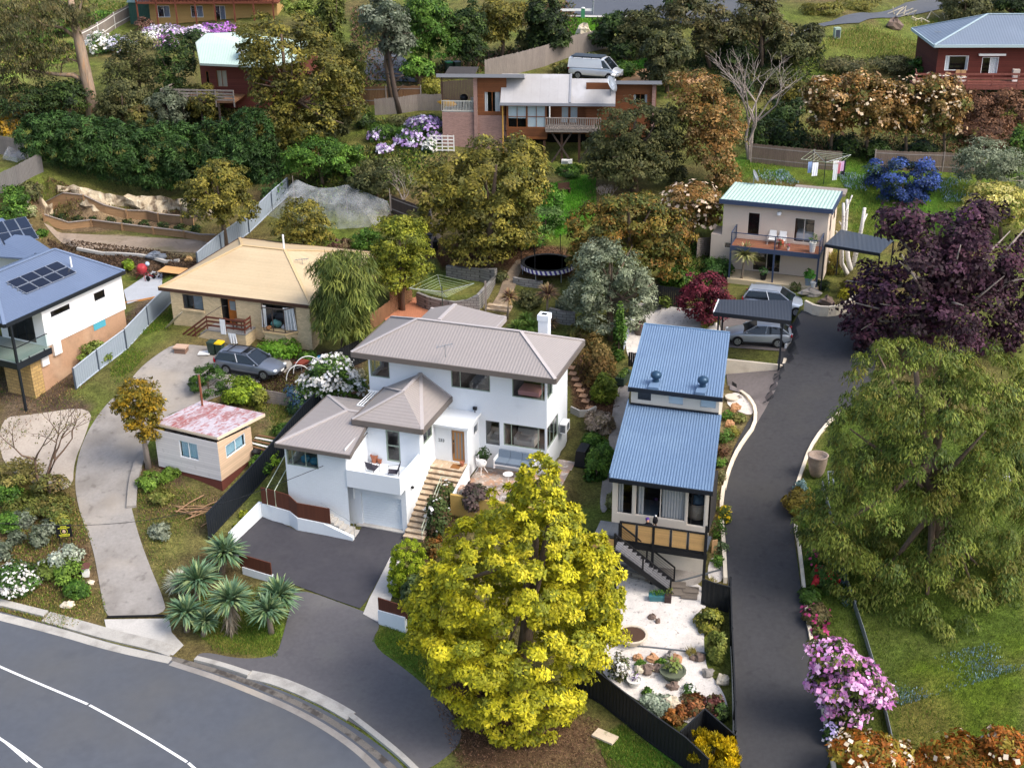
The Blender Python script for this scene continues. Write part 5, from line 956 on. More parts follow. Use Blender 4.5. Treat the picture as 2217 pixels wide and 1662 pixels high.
# ---------------------------------------------------------------- cedar house on stilts
KF=frame_at(1093,285,113,-5); kh=house('cedar_house','cedar clad house on stilts with a long pale grey sloping roof',KF); hk=KF.hit
CEDAR=mat('cedar_boards','7a4a2c',.75,.2,1.5,board=(2,.16,.45),stain=[(.6,.5,.7,'5f3a24',.45)]); PBRICK=mat('pink_brick','9a7b72',.9,.12,1.5,brick=(.24,.086,'8a6f66')); ROOFW=mat('pale_grey_sheet','a8a6a6',.5,.05,.7,stain=[(.5,.5,.65,'bcbcbf',.7),(.22,.45,.6,'95918c',.5)],board=(0,.75,.08)); GFAS=mat('grey_barge','8d8f95',.5,.05,2); ORFR=mat('orange_timber_frame','8c542c',.6,.15,3)
ku0=hk(957,240,v=0)[0]; ku1=hk(1033,165,v=0)[0]; ku2=hk(1083,222,v=0)[0]+.55; ku3=hk(1230,225,v=0)[0]; ku4=hk(1372,180,v=0)[0]; ku5=hk(1422,180,v=0)[0]
zt=hk(1033,165,v=0)[2]; zt2=hk(1422,180,v=0)[2]
lwn=hrect(hk,1047,198,1084,243,0); cw_=[hrect(hk,1099,229,1140,277,-.5),hrect(hk,1141,229,1181,277,-.5)]; rw=hrect(hk,1371,203,1402,225,0)
m=MB(); wall(m,('v',0.,-1),ku1,ku2,hk(1060,250,v=0)[2],zt,[lwn]); wall(m,('v',0.,-1),ku3+1.5,ku5,-.4,zt2,[rw]); wall(m,('u',ku1,-1),0,6,-2,zt-1.6); wall(m,('u',ku5,1),0,6,-2,zt2-1.7); cu0,cu1=cw_[0][0]-.12,cw_[1][1]+.12; wall(m,('v',-.5,-1),cu0,cu1,-.3,2.4,cw_); du=hk(1300,260,v=.6)[0]; drs=[hrect(hk,1215,231,1231,268,.6),hrect(hk,1234,231,1251,268,.6)]; gw=hrect(hk,1281,231,1304,258,.6); wall(m,('v',.6,-1),cu1,ku4,-.3,2.4,drs+[gw]); wall(m,('u',cu1,1),-.5,.6,-.3,2.4); wall(m,('v',6.,1),ku1,ku5,-1,zt2-1.8); m.build('wall',CEDAR,kh)
m=MB(); zbk=hk(1060,250,v=0)[2]; wall(m,('v',-.03,-1),ku1-.02,ku2,-2.,zbk); wall(m,('v',-.03,-1),ku0,ku1-.12,-2.2,hk(990,243,v=0)[2]); m.build('brick_base',PBRICK,kh); m=MB(); m.box(ku1-.32,ku1-.02,-.22,.02,-2.2,zt); m.box(ku5-.35,ku5-.05,-.22,-.002,-1.2,zt2); m.build('brick_pier',PBRICK,kh)
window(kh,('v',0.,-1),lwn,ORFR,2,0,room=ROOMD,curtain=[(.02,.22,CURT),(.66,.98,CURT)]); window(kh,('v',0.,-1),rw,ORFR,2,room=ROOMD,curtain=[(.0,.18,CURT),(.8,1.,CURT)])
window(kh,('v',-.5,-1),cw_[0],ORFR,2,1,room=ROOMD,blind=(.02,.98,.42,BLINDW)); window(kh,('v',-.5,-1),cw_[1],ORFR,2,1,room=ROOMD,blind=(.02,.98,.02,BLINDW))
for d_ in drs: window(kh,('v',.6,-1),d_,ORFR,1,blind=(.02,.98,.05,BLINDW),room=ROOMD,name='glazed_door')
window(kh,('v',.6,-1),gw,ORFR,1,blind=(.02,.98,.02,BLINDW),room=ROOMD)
ev=-1.0; e0=hk(1083,222,v=ev); e1=hk(1234,227,v=ev); r0=hk(1108,160,z=e0[2]+2.0); 
RVk=r0[1]; r1=hk(1272,165,z=e0[2]+2.0)
MB().slab([tuple(e0),(e1[0],ev,e0[2]),(e1[0],RVk,e0[2]+2.),(e0[0],RVk,e0[2]+2.)],.1).build('roof',ROOFW,kh)
e2=hk(1240,228,v=ev); e3=hk(1332,232,v=ev); z2=e0[2]-.15; MB().slab([(e1[0]+.01,ev+.1,z2),(e3[0],ev+.1,z2),(e3[0],RVk-.3,z2+1.85),(e1[0]+.01,RVk-.3,z2+1.85)],.1).build('roof',ROOFW,kh)
m=MB(); m.box(e0[0]-.05,e3[0],ev-.08,ev-.001,e0[2]-.25,e0[2]-.01); m.bar((e1[0],ev,e0[2]+.02),(e1[0],RVk,e0[2]+2.02),.16,.12); m.build('gutter',GFAS,kh)
lf=hk(944,154,v=-.6); m=MB(); m.slab([(lf[0],-.6,zt+.3),(e0[0]+2.,-.6,zt+.3),(e0[0]+2.,6,zt-1.2),(lf[0],6,zt-1.2)],.3); m.build('high_roof',GFAS,kh); rfz=zt2+.3; q=hk(1434,170,v=-.6); m=MB(); m.slab([(ku4-1.5,-.6,rfz),(q[0],-.6,rfz),(q[0],6,rfz-1.5),(ku4-1.5,6,rfz-1.5)],.3); m.build('high_roof',GFAS,kh)
# side veranda left
zv=hk(990,243,v=0)[2]; m=MB(); m.box(ku0,ku1-.33,0,4.5,zv-.2,zv); m.build('veranda_floor',CONC,kh); m=MB(); m.bar((ku0,0,zv+.95),(ku1-.3,0,zv+.95),.06); m.bar((ku0,0,zv+.1),(ku1-.3,0,zv+.1),.05)
for k in range(22): x=ku0+(ku1-.3-ku0)*k/21; m.bar((x,0,zv+.1),(x,0,zv+1.0),.035)
m.build('veranda_railing',mat('pale_picket','c3c2b8',.7,.06,3),kh); MB().box(ku0,ku0+.1,.05,.15,zv,zt).build('veranda_post',DKBR,kh)
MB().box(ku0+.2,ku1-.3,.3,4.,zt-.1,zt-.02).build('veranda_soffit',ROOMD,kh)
# deck and stilts
dzk=hk(1230,288,v=-1.6)[2]+.25; dk0,dk1=hk(1181,288,v=-1.6)[0],hk(1300,290,v=-1.6)[0]
m=MB(); m.box(dk0,dk1,-1.6,.59,dzk-.2,dzk); o=m.build('deck',WOODGREY,kh); m=MB(); m.bar((dk0,-1.6,dzk+1.0),(dk1,-1.6,dzk+1.0),.1,.07); m.bar((dk0,-1.6,dzk+.35),(dk1,-1.6,dzk+.35),.08,.1); m.bar((dk0,-1.6,dzk+.12),(dk1,-1.6,dzk+.12),.06)
for k in range(26): x=dk0+(dk1-dk0)*k/25; m.bar((x,-1.6,dzk),(x,-1.6,dzk+1.0),.09,.05)
m.build('deck_railing',WOODGREY,kh); m=MB(); m.box(cu0,cu1,-.55,3,-.5,-.3); m.build('floor_beam',ORFR,kh); MB().tube([(cu0-.3,-.6,e0[2]-.2),(cu0-.3,-.6,-2.2)],.06).build('downpipe',mat('yellow_pipe','c79b4a',.6,.1,3),kh); MB().tube([(hk(1190,230,v=-1.5)[0],-1.5,dzk),(hk(1190,230,v=-1.5)[0],-1.5,e0[2]-.2)],.05).build('veranda_post',PL,kh)
for x in np.linspace(cu0+.3,dk1-.3,6): MB().box(x-.1,x+.1,-1.2,-1.0,-3.2,dzk-.2 if x>dk0 else -.5).build('stilt',DKBR,kh)
m=MB()
for a,b in ((dk0+.3,dk0+2.2),(dk0+2.4,dk0+.5),(dk0+2.6,dk0+4.4)): m.bar((a,-1.25,-2.6),(b,-1.25,dzk-.3),.1,.14)
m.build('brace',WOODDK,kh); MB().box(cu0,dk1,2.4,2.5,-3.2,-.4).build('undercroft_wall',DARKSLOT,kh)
p=hk(1327,190,z=e0[2]+1.2); t=local_thing('flue','grey steel flue on the lower pale roof of the cedar house','chimney',KF,(p[0],p[1],p[2]-.3)); MB().tube([(0,0,0),(0,0,1.3)],.13,10).build('pipe',STEEL,t); MB().lathe([(.2,1.3),(.22,1.36),(.05,1.5)],n=12).build('cowl',PL,t)
p=hk(1322,207,z=e0[2]+.8); dish('large blue grey satellite dish on the lower pale roof of the cedar house',KF.world(p),R(60),.62,h=.9)
p=hk(1227,345,v=-1.8); t=local_thing('air_conditioner','white box unit standing under the stilted deck','air conditioner',KF,(p[0],-1.4,-3.2)); MB().box(-.45,.45,-.2,.2,.3,1.2).build('casing',PL,t); MB().box(-.4,.1,-.21,-.2,.4,1.1).build('grille',STEEL,t)
# ---------------------------------------------------------------- red brown house, top right
RF=frame_at(2020,165,128,-3); rh=house('red_house','dark red weatherboard house with blue grey hip roof and long railed deck',RF); hr=RF.hit
REDW=mat('dark_red_weatherboard','5a281f',.8,.12,1.5,board=(2,.2,.4)); GREYB=mat('grey_blue_roof','6c7887',.5,.05,.6,rib=(0,.25),stain=[(.3,.5,.7,'798595',.35)]); TRIM=mat('pale_blue_trim','a9bcc0',.5,.05,3); REDD=mat('red_brown_deck','7a463c',.75,.2,2,board=(0,.3,.3))
u0=.2; u1=16; w1_=hrect(hr,2048,121,2094,153,0); w2_=(hr(2127,128,v=0)[0],hr(2163,128,v=0)[0],0.1,hr(2130,124,v=0)[2])
m=MB(); wall(m,('v',0.,-1),u0,u1,-.3,2.6,[w1_,w2_]); wall(m,('u',u0,-1),0,8,-1,2.6); m.build('wall',REDW,rh); window(rh,('v',0.,-1),w1_,WHITE,1,room=ROOMD,curtain=[(.0,.2,CURT),(.9,1.,CURT)]); window(rh,('v',0.,-1),w2_,WHITE,2,room=ROOMD,curtain=[(.52,.98,CURT)],name='sliding_door')
m=MB(); m.box(w2_[0]-.4,w2_[1]+.5,-.25,-.003,w2_[3]+.15,w2_[3]+.32); m.build('awning',PL,rh)
e=hr(2023,98,v=-.6); rg_=hr(2138,31,z=e[2]+2.0); hip_roof('roof',rh,(e[0],-.6,e[2]),(u1+.5,-.6,e[2]),(u1+.5,2*rg_[1]+.6,e[2]),(e[0],2*rg_[1]+.6,e[2]),(rg_[0],rg_[1],e[2]+2.),(u1-4,rg_[1],e[2]+2.),GREYB,GREYB,TRIM,fh=.22,cap=TRIM)
dv=-2.2; d0=hr(1985,160,v=dv)[0]; zf=hr(2100,178,v=dv)[2]-.3; m=MB(); m.box(d0,u1,dv,-.003,zf-.2,zf); o=m.build('deck',REDD,rh); m=MB()
for z in (.25,.6,1.0): m.bar((d0,dv,zf+z),(u1,dv,zf+z),.06,.17); m.bar((d0,dv,zf+z),(d0+.4,-.1,zf+z),.06,.17)
for k in range(9): x=d0+(u1-d0)*k/8; m.bar((x,dv,zf-.4),(x,dv,zf+1.0),.09)
m.bar((d0,dv-.02,zf-.25),(u1,dv-.02,zf-.25),.06,.25); m.build('deck_railing',REDD,rh)
for k in range(6): x=d0+.3+(u1-d0)*k/6; MB().box(x-.07,x+.07,dv,dv+.14,-3.5,zf-.2).build('post',DKBR,rh)
lt=local_thing('deck_table','white outdoor table with chairs on the red brown deck','table',RF,(hr(2040,163,v=-1)[0],-1.1,zf)); MB().lathe([(.6,.7),(.62,.74),(.02,.75)],n=16).build('table_top',PL,lt); MB().tube([(0,0,0),(0,0,.7)],.05).build('leg',PL,lt)
lt=local_thing('deck_bench','long white bench on the red brown deck','bench',RF,(hr(2070,165,v=-1)[0],-1.2,zf)); MB().box(-.8,.8,-.2,.2,.42,.48).build('seat',PL,lt); MB().box(-.7,.7,-.15,.15,0,.42).build('leg',PL,lt)
for k in range(2): lt=local_thing('deck_chair',('wicker chair by the big window, nearer the house corner','wicker chair by the big window, nearer the sliding door')[k],'chair',RF,(hr(2078+9*k,152,v=-.5)[0],-.5,zf)); MB().box(-.28,.28,-.25,.25,.1,.45).build('seat',BEIGE,lt); MB().box(-.28,.28,.18,.25,.45,1.0).build('backrest',mat('wicker_back','b08a62',.9,.15,6),lt)
p=hr(2200,150,v=-.4); lt=local_thing('deck_box','beige box on legs by the red wall','box',RF,(p[0],-.5,zf)); MB().box(-.3,.3,-.2,.2,.5,1.1).build('cabinet',BEIGE,lt); MB().box(-.25,.25,-.15,.15,0,.5).build('stand',PL,lt)
aerial('tall grey aerial by the left corner of the grey blue roof',RF,(2040,88),e[2]-.3,1.6,.1)
# ---------------------------------------------------------------- red timber house, pale green roof, top left
QF=frame_at(437,187,128,-8); qh=house('timber_house','red timber house with a faceted pale green roof and grey slatted deck',QF); hq=QF.hit
MINT2=mat('pale_green_roof','b5cabf',.5,.05,.6,rib=(0,.25),stain=[(.4,.5,.7,'a5bcb0',.35)]); REDT=mat('red_timber','6d3a30',.8,.12,1.5,board=(2,.18,.4))
u1=hq(650,150,v=0)[0]; dr=[hrect(hq,444,154,455,186,0),hrect(hq,467,152,494,189,0)]
m=MB(); wall(m,('v',0.,-1),0,u1,-2,2.3,dr); wall(m,('u',0,-1),0,6,-2,2.6); wall(m,('u',u1,1),0,6,-2,2.3); m.build('wall',REDT,qh); window(qh,('v',0.,-1),dr[0],ORFR,1,room=ROOMD,name='glazed_door'); window(qh,('v',0.,-1),dr[1],ORFR,2,0,room=ROOM,curtain=[(.02,.98,mat('ivory_curtain','cfc8b4',.9,.06,3))],name='sliding_door')
zr=2.45; pts=[hq(433,137,z=zr),hq(566,143,z=zr),hq(662,130,z=zr+.2),hq(664,90,z=zr+1.7),hq(520,70,z=zr+2.3),hq(447,72,z=zr+2.3),hq(424,92,z=zr+1.6)]
c0=np.mean(pts,axis=0)+np.array([0,0,.25]); m=MB()
for a,b in zip(pts,pts[1:]+pts[:1]): m.face(a,b,c0)
m.build('roof',MINT2,qh); m=MB()
for a,b in zip(pts,pts[1:]+pts[:1]): m.bar(a-np.array([0,0,.1]),b-np.array([0,0,.1]),.08,.2)
m.build('fascia',mat('pale_grey_fascia','97a39c',.6,.05,2),qh); p=hq(523,130,z=zr+.3); dish('dark grey satellite dish on the pale green faceted roof',QF.world(p),R(70),.55,h=.7)
dv=-3.2; d0=hq(348,190,v=dv)[0]; d1=hq(505,200,v=dv)[0]; zf=hq(430,207,v=dv)[2]-.5; m=MB(); m.box(d0,d1,dv,-.003,zf-.15,zf); m.box(d0,-.003,0,1.5,zf-.15,zf); m.build('deck',WOODBR,qh); m=MB()
for z in (.15,.42,.69,.98): m.bar((d0,dv,zf+z),(d1,dv,zf+z),.05,.15); m.bar((d0,dv,zf+z),(d0+.3,1.4,zf+z),.05,.12)
for k in range(5): x=d0+(d1-d0)*k/4; m.bar((x,dv-.03,zf-.5),(x,dv-.03,zf+1.05),.1)
m.build('deck_railing',WOODGREY,qh)
for k in range(4): x=d0+.2+(d1-d0)*k/4; MB().box(x-.08,x+.08,dv,dv+.16,-3.5,zf-.15).build('post',WOODDK,qh)
# ---------------------------------------------------------------- yellow brick house at the top edge
YF=frame_at(327,50,160,-3); yh=house('yellow_house','yellow brick two storey house with brown veranda posts at the top edge',YF); hy=YF.hit
YB=mat('yellow_brick','b08f58',.85,.08,1,board=(2,.18,.18)); BRP=mat('brown_veranda','6d3c2c',.7,.12,3)
u1=hy(600,20,v=0)[0]; ws=[hrect(hy,340,13,369,38,0),hrect(hy,412,13,441,38,0),hrect(hy,463,13,490,49,0)]
m=MB(); wall(m,('v',0.,-1),0,u1,-.4,5.,ws+[(w_[0],w_[1],3.2,4.4) for w_ in ws]); wall(m,('u',0,-1),0,8,-2,5.); wall(m,('u',u1,1),0,8,-2,5.); m.build('wall',YB,yh)
for w_ in ws:
    window(yh,('v',0.,-1),w_,WHITE,2,room=ROOMD,curtain=[(.5,.98,mat('grey_blue_curtain','7d8796',.9,.05,3))]); window(yh,('v',0.,-1),(w_[0],w_[1],3.2,4.4),WHITE,2,room=ROOMD)
m=MB(); m.box(-1.,u1+.5,-1.6,-.003,2.35,2.55); m.build('veranda_floor',BRP,yh); m=MB(); m.bar((-1,-1.55,3.4),(u1,-1.55,3.4),.08)
for k in range(40): x=-1+(u1+1)*k/39; m.bar((x,-1.55,2.55),(x,-1.55,3.4),.05)
m.build('veranda_railing',BRP,yh)
for k in range(8): x=-.9+(u1+.8)*k/7; MB().box(x-.07,x+.07,-1.6,-1.46,-.5,5.).build('veranda_post',BRP,yh)
m=MB(); m.slab([(-1.4,-2,5.1),(u1+.5,-2,5.1),(u1+.5,8,6.5),(-1.4,8,6.5)],.2); m.build('roof',GFAS,yh)
XF=frame_at(282,44,162,-5); xs=house('garden_shed','green metal garden shed beside the yellow brick house',XF,'shed'); GRM=mat('green_sheet','2c5045',.5,.08,2,rib=(0,.2)); MB().box(0,3.,0,2.5,-.5,2.0).build('wall',GRM,xs); m=MB(); m.face((-.15,-.15,2.0),(3.15,-.15,2.0),(3.15,1.25,2.7),(-.15,1.25,2.7)); m.face((-.15,2.65,2.0),(3.15,2.65,2.0),(3.15,1.25,2.7),(-.15,1.25,2.7)); m.build('roof',mat('pale_green_sheet','7f968c',.5,.06,2),xs)
# ================================================================ vehicles
def carpaint(name,c): 
    m=mat(name,c,.28,.03,1,metal=.35,spec=.6); m.node_tree.nodes['Principled BSDF'].inputs['Coat Weight'].default_value=.6; return m
CGLASS=mat('car_glass','1a2025',.08,.1,2,spec=.7); TYRE=mat('tyre_rubber','17171a',.85,.1,4); RIM=mat('alloy_rim','a9adb2',.3,.05,3,metal=.7); LAMP=mat('headlamp','cfd6da',.12,.05,3,spec=.7); TAIL=mat('tail_lamp','a01722',.2,.1,3,spec=.6); TRIMB=mat('black_plastic','1c1d20',.6,.1,3)
def car(name,label,loc,yaw,paint,L=4.75,W=1.8,Hh=1.5,kind='wagon',rails=True,cat='car',pitch=0.):
    """x forward.  Stations along the length give hood, belt and roof lines"""
    t=thing(name,label,cat,loc,yaw); t.rotation_euler=(0,-pitch,yaw); h=L/2
    if kind=='van': st=[(-h,.45,.55,1.05,.84),(-h+.1,.36,.5,1.12,.93),(-h*.5,.3,.55,1.16,1.),(0,.3,.6,1.16,1.),(h*.45,.3,.6,1.14,1.),(h*.62,.3,.62,1.12,.99),(h*.8,.32,.6,.98,.95),(h*.94,.36,.55,.84,.87),(h,.45,.55,.7,.72)]
    else: st=[(-h,.42,.6,.86,.78),(-h+.12,.3,.6,.97,.92),(-h*.6,.24,.6,1.0,.99),(-h*.2,.22,.58,.97,1.),(h*.2,.22,.56,.95,1.),(h*.42,.22,.56,.96,.99),(h*.6,.23,.55,.9,.97),(h*.85,.27,.52,.78,.9),(h*.97,.34,.5,.66,.78),(h,.42,.52,.6,.66)]
    m=MB(); rows=[]
    for x,zl,zm,zb,wf in st:
        w=W/2*wf; rows.append([(x,-w*.9,zl),(x,-w*.99,zl+.12),(x,-w,zm),(x,-w*.97,zb-.06),(x,-w*.86,zb),(x,-w*.45,zb+.035),(x,0,zb+.045),(x,w*.45,zb+.035),(x,w*.86,zb),(x,w*.97,zb-.06),(x,w,zm),(x,w*.99,zl+.12),(x,w*.9,zl)])
    for a,b in zip(rows,rows[1:]):
        for k in range(12): m.face(a[k],a[k+1],b[k+1],b[k])
        m.face(a[12],a[0],b[0],b[12])
    m.face(*rows[0]); m.face(*rows[-1]); body=m.build('body',paint,t); 
    bm=bmesh.new(); bm.from_mesh(body.data); bmesh.ops.remove_doubles(bm,verts=bm.verts,dist=1e-4); bmesh.ops.recalc_face_normals(bm,faces=bm.faces); bm.to_mesh(body.data); bm.free(); body.data.polygons.foreach_set('use_smooth',[True]*len(body.data.polygons)); body.modifiers.new('soft','SUBSURF').levels=1; body.modifiers['soft'].render_levels=1
    # greenhouse: belt and roof stations (x, z, halfwidth)
    if kind=='van': B=[(-h+.08,1.08,.9),(h*.42,1.13,.93),(h*.74,1.0,.9)]; T=[(-h+.16,Hh,.78),(h*.2,Hh+.02,.8),(h*.4,Hh-.02,.78)]
    elif kind=='hatch': B=[(-h+.18,.95,.78),(-h*.2,.96,.86),(h*.46,.95,.83)]; T=[(-h*.62,Hh-.06,.6),(-h*.25,Hh,.64),(h*.06,Hh-.02,.62)]
    else: B=[(-h+.12,.97,.82),(-h*.2,.97,.86),(h*.46,.96,.83)]; T=[(-h+.42,Hh-.06,.64),(-h*.3,Hh,.66),(h*.08,Hh-.03,.64)]
    k=W/1.8; B=[(x,z,w*k) for x,z,w in B]; T=[(x,z,w*k) for x,z,w in T]
    sidem=paint if kind=='van' else CGLASS
    for s in (-1,1):
        m=MB()
        for i in range(2): m.face((B[i][0],s*B[i][2],B[i][1]),(B[i+1][0],s*B[i+1][2],B[i+1][1]),(T[i+1][0],s*T[i+1][2],T[i+1][1]),(T[i][0],s*T[i][2],T[i][1]))
        m.build('side_window' if kind!='van' else 'side_panel',sidem,t)
    ws=MB().face((B[2][0],-B[2][2],B[2][1]),(B[2][0],B[2][2],B[2][1]),(T[2][0],T[2][2],T[2][1]),(T[2][0],-T[2][2],T[2][1])).build('windscreen',CGLASS,t)
    MB().face((B[0][0],-B[0][2],B[0][1]),(B[0][0],B[0][2],B[0][1]),(T[0][0],T[0][2],T[0][1]),(T[0][0],-T[0][2],T[0][1])).build('rear_window',CGLASS,t)
    m=MB(); e=.02
    pr=[[(x-(.04 if i==0 else 0),-w-.03,z-.03),(x,-w*.8,z+e+.01),(x,0,z+e+.04),(x,w*.8,z+e+.01),(x,w+.03,z-.03)] for i,(x,z,w) in enumerate(T)]
    for a,b in zip(pr,pr[1:]):
        for i in range(4): m.face(a[i],a[i+1],b[i+1],b[i])
    rf=m.build('roof',paint,t,True)
    for s in (-1,1):
        for i in (0,2): MB().bar((B[i][0],s*(B[i][2]+.005),B[i][1]),(T[i][0],s*(T[i][2]+.008),T[i][1]),.07,.05).build('pillar',paint,t)
        if kind!='van':
            x=-h*.2; MB().bar((x,s*(B[1][2]+.004),B[1][1]),(T[1][0],s*(T[1][2]+.004),T[1][1]),.06,.02).build('pillar',paint,t)
    if kind=='van':
        for s in (-1,1): MB().face((h*.38,s*.945*k,1.2),(h*.66,s*.925*k,1.12),(h*.4,s*.83*k,Hh-.12),(h*.3,s*.83*k,Hh-.12)).build('side_window',CGLASS,t)
        m=MB(); m.box(-h+.3,h*.3,-.72,.72,Hh+.1,Hh+.16)
        for q in range(4):
            for s in (-1,1): m.box(-h+.5+q*.9,-h+.58+q*.9,s*.74-.04,s*.74+.04,Hh-.05,Hh+.12)
        m.build('roof_rack',mat('dark_rack','3a424b',.6,.1,2,board=(1,.18,.3)),t)
    wr=.33 if kind!='van' else .35
    for x in (-h*.58,h*.61):
        for s in (-1,1):
            y=s*(W/2-.1); tt=MB(); tt.tube([(x,y-.1*s,wr),(x,y+.11*s,wr)],wr,18); ty=tt.build('wheel',TYRE,t); r=MB(); r.tube([(x,y+.09*s,wr),(x,y+.118*s,wr)],wr*.66,18); ro=r.build('rim',RIM,ty); g=MB()
            for q in range(5):
                a=q*1.2566; g.bar((x+.07*math.cos(a+.6),y+.121*s,wr+.07*math.sin(a+.6)),(x+wr*.58*math.cos(a+.6),y+.121*s,wr+wr*.58*math.sin(a+.6)),.045,.012)
            g.build('rim_gap',TRIMB,ty); a_=MB(); n=12
            for q in range(n):
                f0=math.pi*q/n; f1=math.pi*(q+1)/n; R1=wr*1.14; yy=s*(W/2-.012); a_.face((x+wr*.9*math.cos(f0),yy,wr+wr*.9*math.sin(f0)),(x+R1*math.cos(f0),yy,wr+R1*math.sin(f0)),(x+R1*math.cos(f1),yy,wr+R1*math.sin(f1)),(x+wr*.9*math.cos(f1),yy,wr+wr*.9*math.sin(f1)))
            a_.build('wheel_arch',TRIMB,t)
    zl=.66 if kind!='van' else .78
    for s in (-1,1):
        MB().blob((h*.93,s*W*.34,zl),.13,.19,.085,3,10,0).build('headlight',LAMP,t,True); MB().blob((-h+.06,s*W*.42,.85 if kind!='van' else 1.0),.07,.1,.13 if kind!='wagon' else .2,4,10,0).build('tail_light',TAIL,t,True); MB().blob((h*.36,s*(W/2+.07),1.0 if kind!='van' else 1.2),.07,.11,.08,5,8,0).build('wing_mirror',paint,t,True)
    m=MB(); m.box(h*.955,h+.015,-W*.3,W*.3,.36,.52); m.build('grille',TRIMB,t); MB().box(-h*.45,h*.45,-W/2-.005,-W/2+.06,.24,.33).build('sill',TRIMB,t); MB().box(-h*.45,h*.45,W/2-.06,W/2+.005,.24,.33).build('sill',TRIMB,t)
    m=MB(); m.box(h+.005,h+.03,-.2,.2,.45,.55); m.build('number_plate',PL,t)
    if rails and kind!='van':
        for s in (-1,1): MB().tube([(-h*.72,s*.6,Hh-.02),(-h*.68,s*.6,Hh+.05),(h*.0,s*.6,Hh+.06),(h*.05,s*.6,Hh-.01)],.022).build('roof_rail',TRIMB if rails=='bars' else STEEL,t)
        if rails=='bars':
            for x in (-h*.55,-h*.1): MB().bar((x,-.72,Hh+.09),(x,.72,Hh+.09),.06,.03).build('roof_bar',TRIMB,t)
    if rails=='bars': MB().box(-h*.12,h*.03,-.4,.4,Hh+.018,Hh+.045).build('sunroof',CGLASS,t)
    return t
def ground_yaw(p0,p1): d=p1-p0; return math.atan2(d[1],d[0])
DRG=carpaint('grey_car_paint','6d7480'); SIL=carpaint('silver_car_paint','9fa6ae'); SIL2=carpaint('silver_blue_car_paint','b4bdc8'); WHV=carpaint('white_van_paint','e6e7e8')
c0=G(545,806); car('station_wagon','grey station wagon with roof bars parked beside the cream brick porch',c0+np.array([0,0,.05]),R(-21),DRG,4.75,1.82,1.5,'wagon','bars')
c0=G(1640,742)+np.array([0,0,.06]); car('hatchback','silver hatchback parked nose in under the dark flat carport',c0,R(171),SIL,4.45,1.78,1.45,'hatch',False)
c0=G(1682,672)+np.array([0,0,.05]); car('silver_wagon','silver blue station wagon standing behind the carport roof',c0,R(-20),SIL2,4.8,1.86,1.55,'wagon',True)
c0=G(1290,172)+np.array([0,0,.1]); car('white_van','white van with a dark roof rack parked behind the cedar house',c0,R(-22),WHV,5.1,1.9,1.95,'van',cat='van')
# ================================================================ fences and garden walls
def fence(name,label,px,h,m_,style='paling',post=None,pm=None,rail=False,h1=None,group=None,step=1.6,curve=0,sink=.15,top=None):
    P=px_line(px,step,curve); t=thing(name,label,'fence',P[0],0,group); o=np.array(P[0]); n=len(P); Hs=[h+((h1 if h1 is not None else h)-h)*i/(n-1) for i in range(n)]
    m=MB()
    if style=='paling':
        w=.14
        for i in range(n-1):
            a,b=P[i]-o,P[i+1]-o; L=np.linalg.norm((b-a)[:2]); k=max(1,int(L/w)); d=(b-a)/k; nn=np.array([-d[1],d[0],0])/np.linalg.norm(d[:2])*.012; rd=random.Random(i+len(label))
            for q in range(k):
                s=a+d*q; e=s+d*.9; hh=Hs[i]+(Hs[i+1]-Hs[i])*q/k+rd.uniform(-.03,.03); m.hexa([s-nn-(0,0,sink),s+nn-(0,0,sink),e+nn-(0,0,sink),e-nn-(0,0,sink)],[s-nn+(0,0,hh),s+nn+(0,0,hh),e+nn+(0,0,hh),e-nn+(0,0,hh)])
    elif style=='sheet':
        w=.2
        for i in range(n-1):
            a,b=P[i]-o,P[i+1]-o; L=np.linalg.norm((b-a)[:2]); k=max(1,int(L/w)); d=(b-a)/k; nn=np.array([-d[1],d[0],0])/np.linalg.norm(d[:2])*.025
            for q in range(k):
                s=a+d*q; md=s+d*.5+nn; e=s+d; z0=np.array([0,0,-sink]); f=lambda qq:np.array([0,0,Hs[i]+(Hs[i+1]-Hs[i])*qq/k]); m.face(s+z0,md+z0,md+f(q+.5),s+f(q)); m.face(md+z0,e+z0,e+f(q+1),md+f(q+.5))
    elif style=='slat':
        for i in range(n-1):
            a,b=P[i]-o,P[i+1]-o
            for q in range(int(h/.16)): z=np.array([0,0,.08+.16*q]); m.bar(a+z,b+z,.03,.13)
    m.build('panel',m_,t)
    pm=pm or m_
    if post:
        for i in range(0,n,max(1,round(post/step))): p=P[i]-o; MB().box(p[0]-.05,p[0]+.05,p[1]-.05,p[1]+.05,p[2]-.3,p[2]+Hs[i]+.04).build('post',pm,t)
    if rail or style=='sheet':
        for i in range(n-1):
            pass
        m=MB()
        for i in range(n-1):
            a,b=P[i]-o,P[i+1]-o; zs=(.05,1) if style=='sheet' else (.25,.85)
            for f in zs: m.bar(a+(0,0,Hs[i]*f),b+(0,0,Hs[i+1]*f),.07 if style=='sheet' else .05,.06 if style=='sheet' else .09)
        m.build('rail',top or pm,t)
    return t
CB=mat('grey_colorbond','8d98a3',.5,.05,1); CBP=mat('slate_post','4a535e',.5,.06,2); CBT=mat('pale_rail','aab4bf',.45,.05,2); BLKF=mat('black_steel_fence','1b1d20',.6,.12,1.5); BLKB=mat('navy_black_fence','1d2229',.55,.1,1.5)
fence('steel_fence','grey steel sheet fence with slate posts climbing between the solar house and the brick house',[(165,843),(215,802),(275,757),(322,706),(372,655)],1.5,CB,'sheet',2.4,CBP,step=2.4,top=CBT)
fence('steel_fence','grey steel sheet fence running behind the brick house up to the white netting',[(430,590),(480,548),(540,505),(590,456),(625,425)],1.6,CB,'sheet',2.4,CBP,step=2.4,top=CBT)
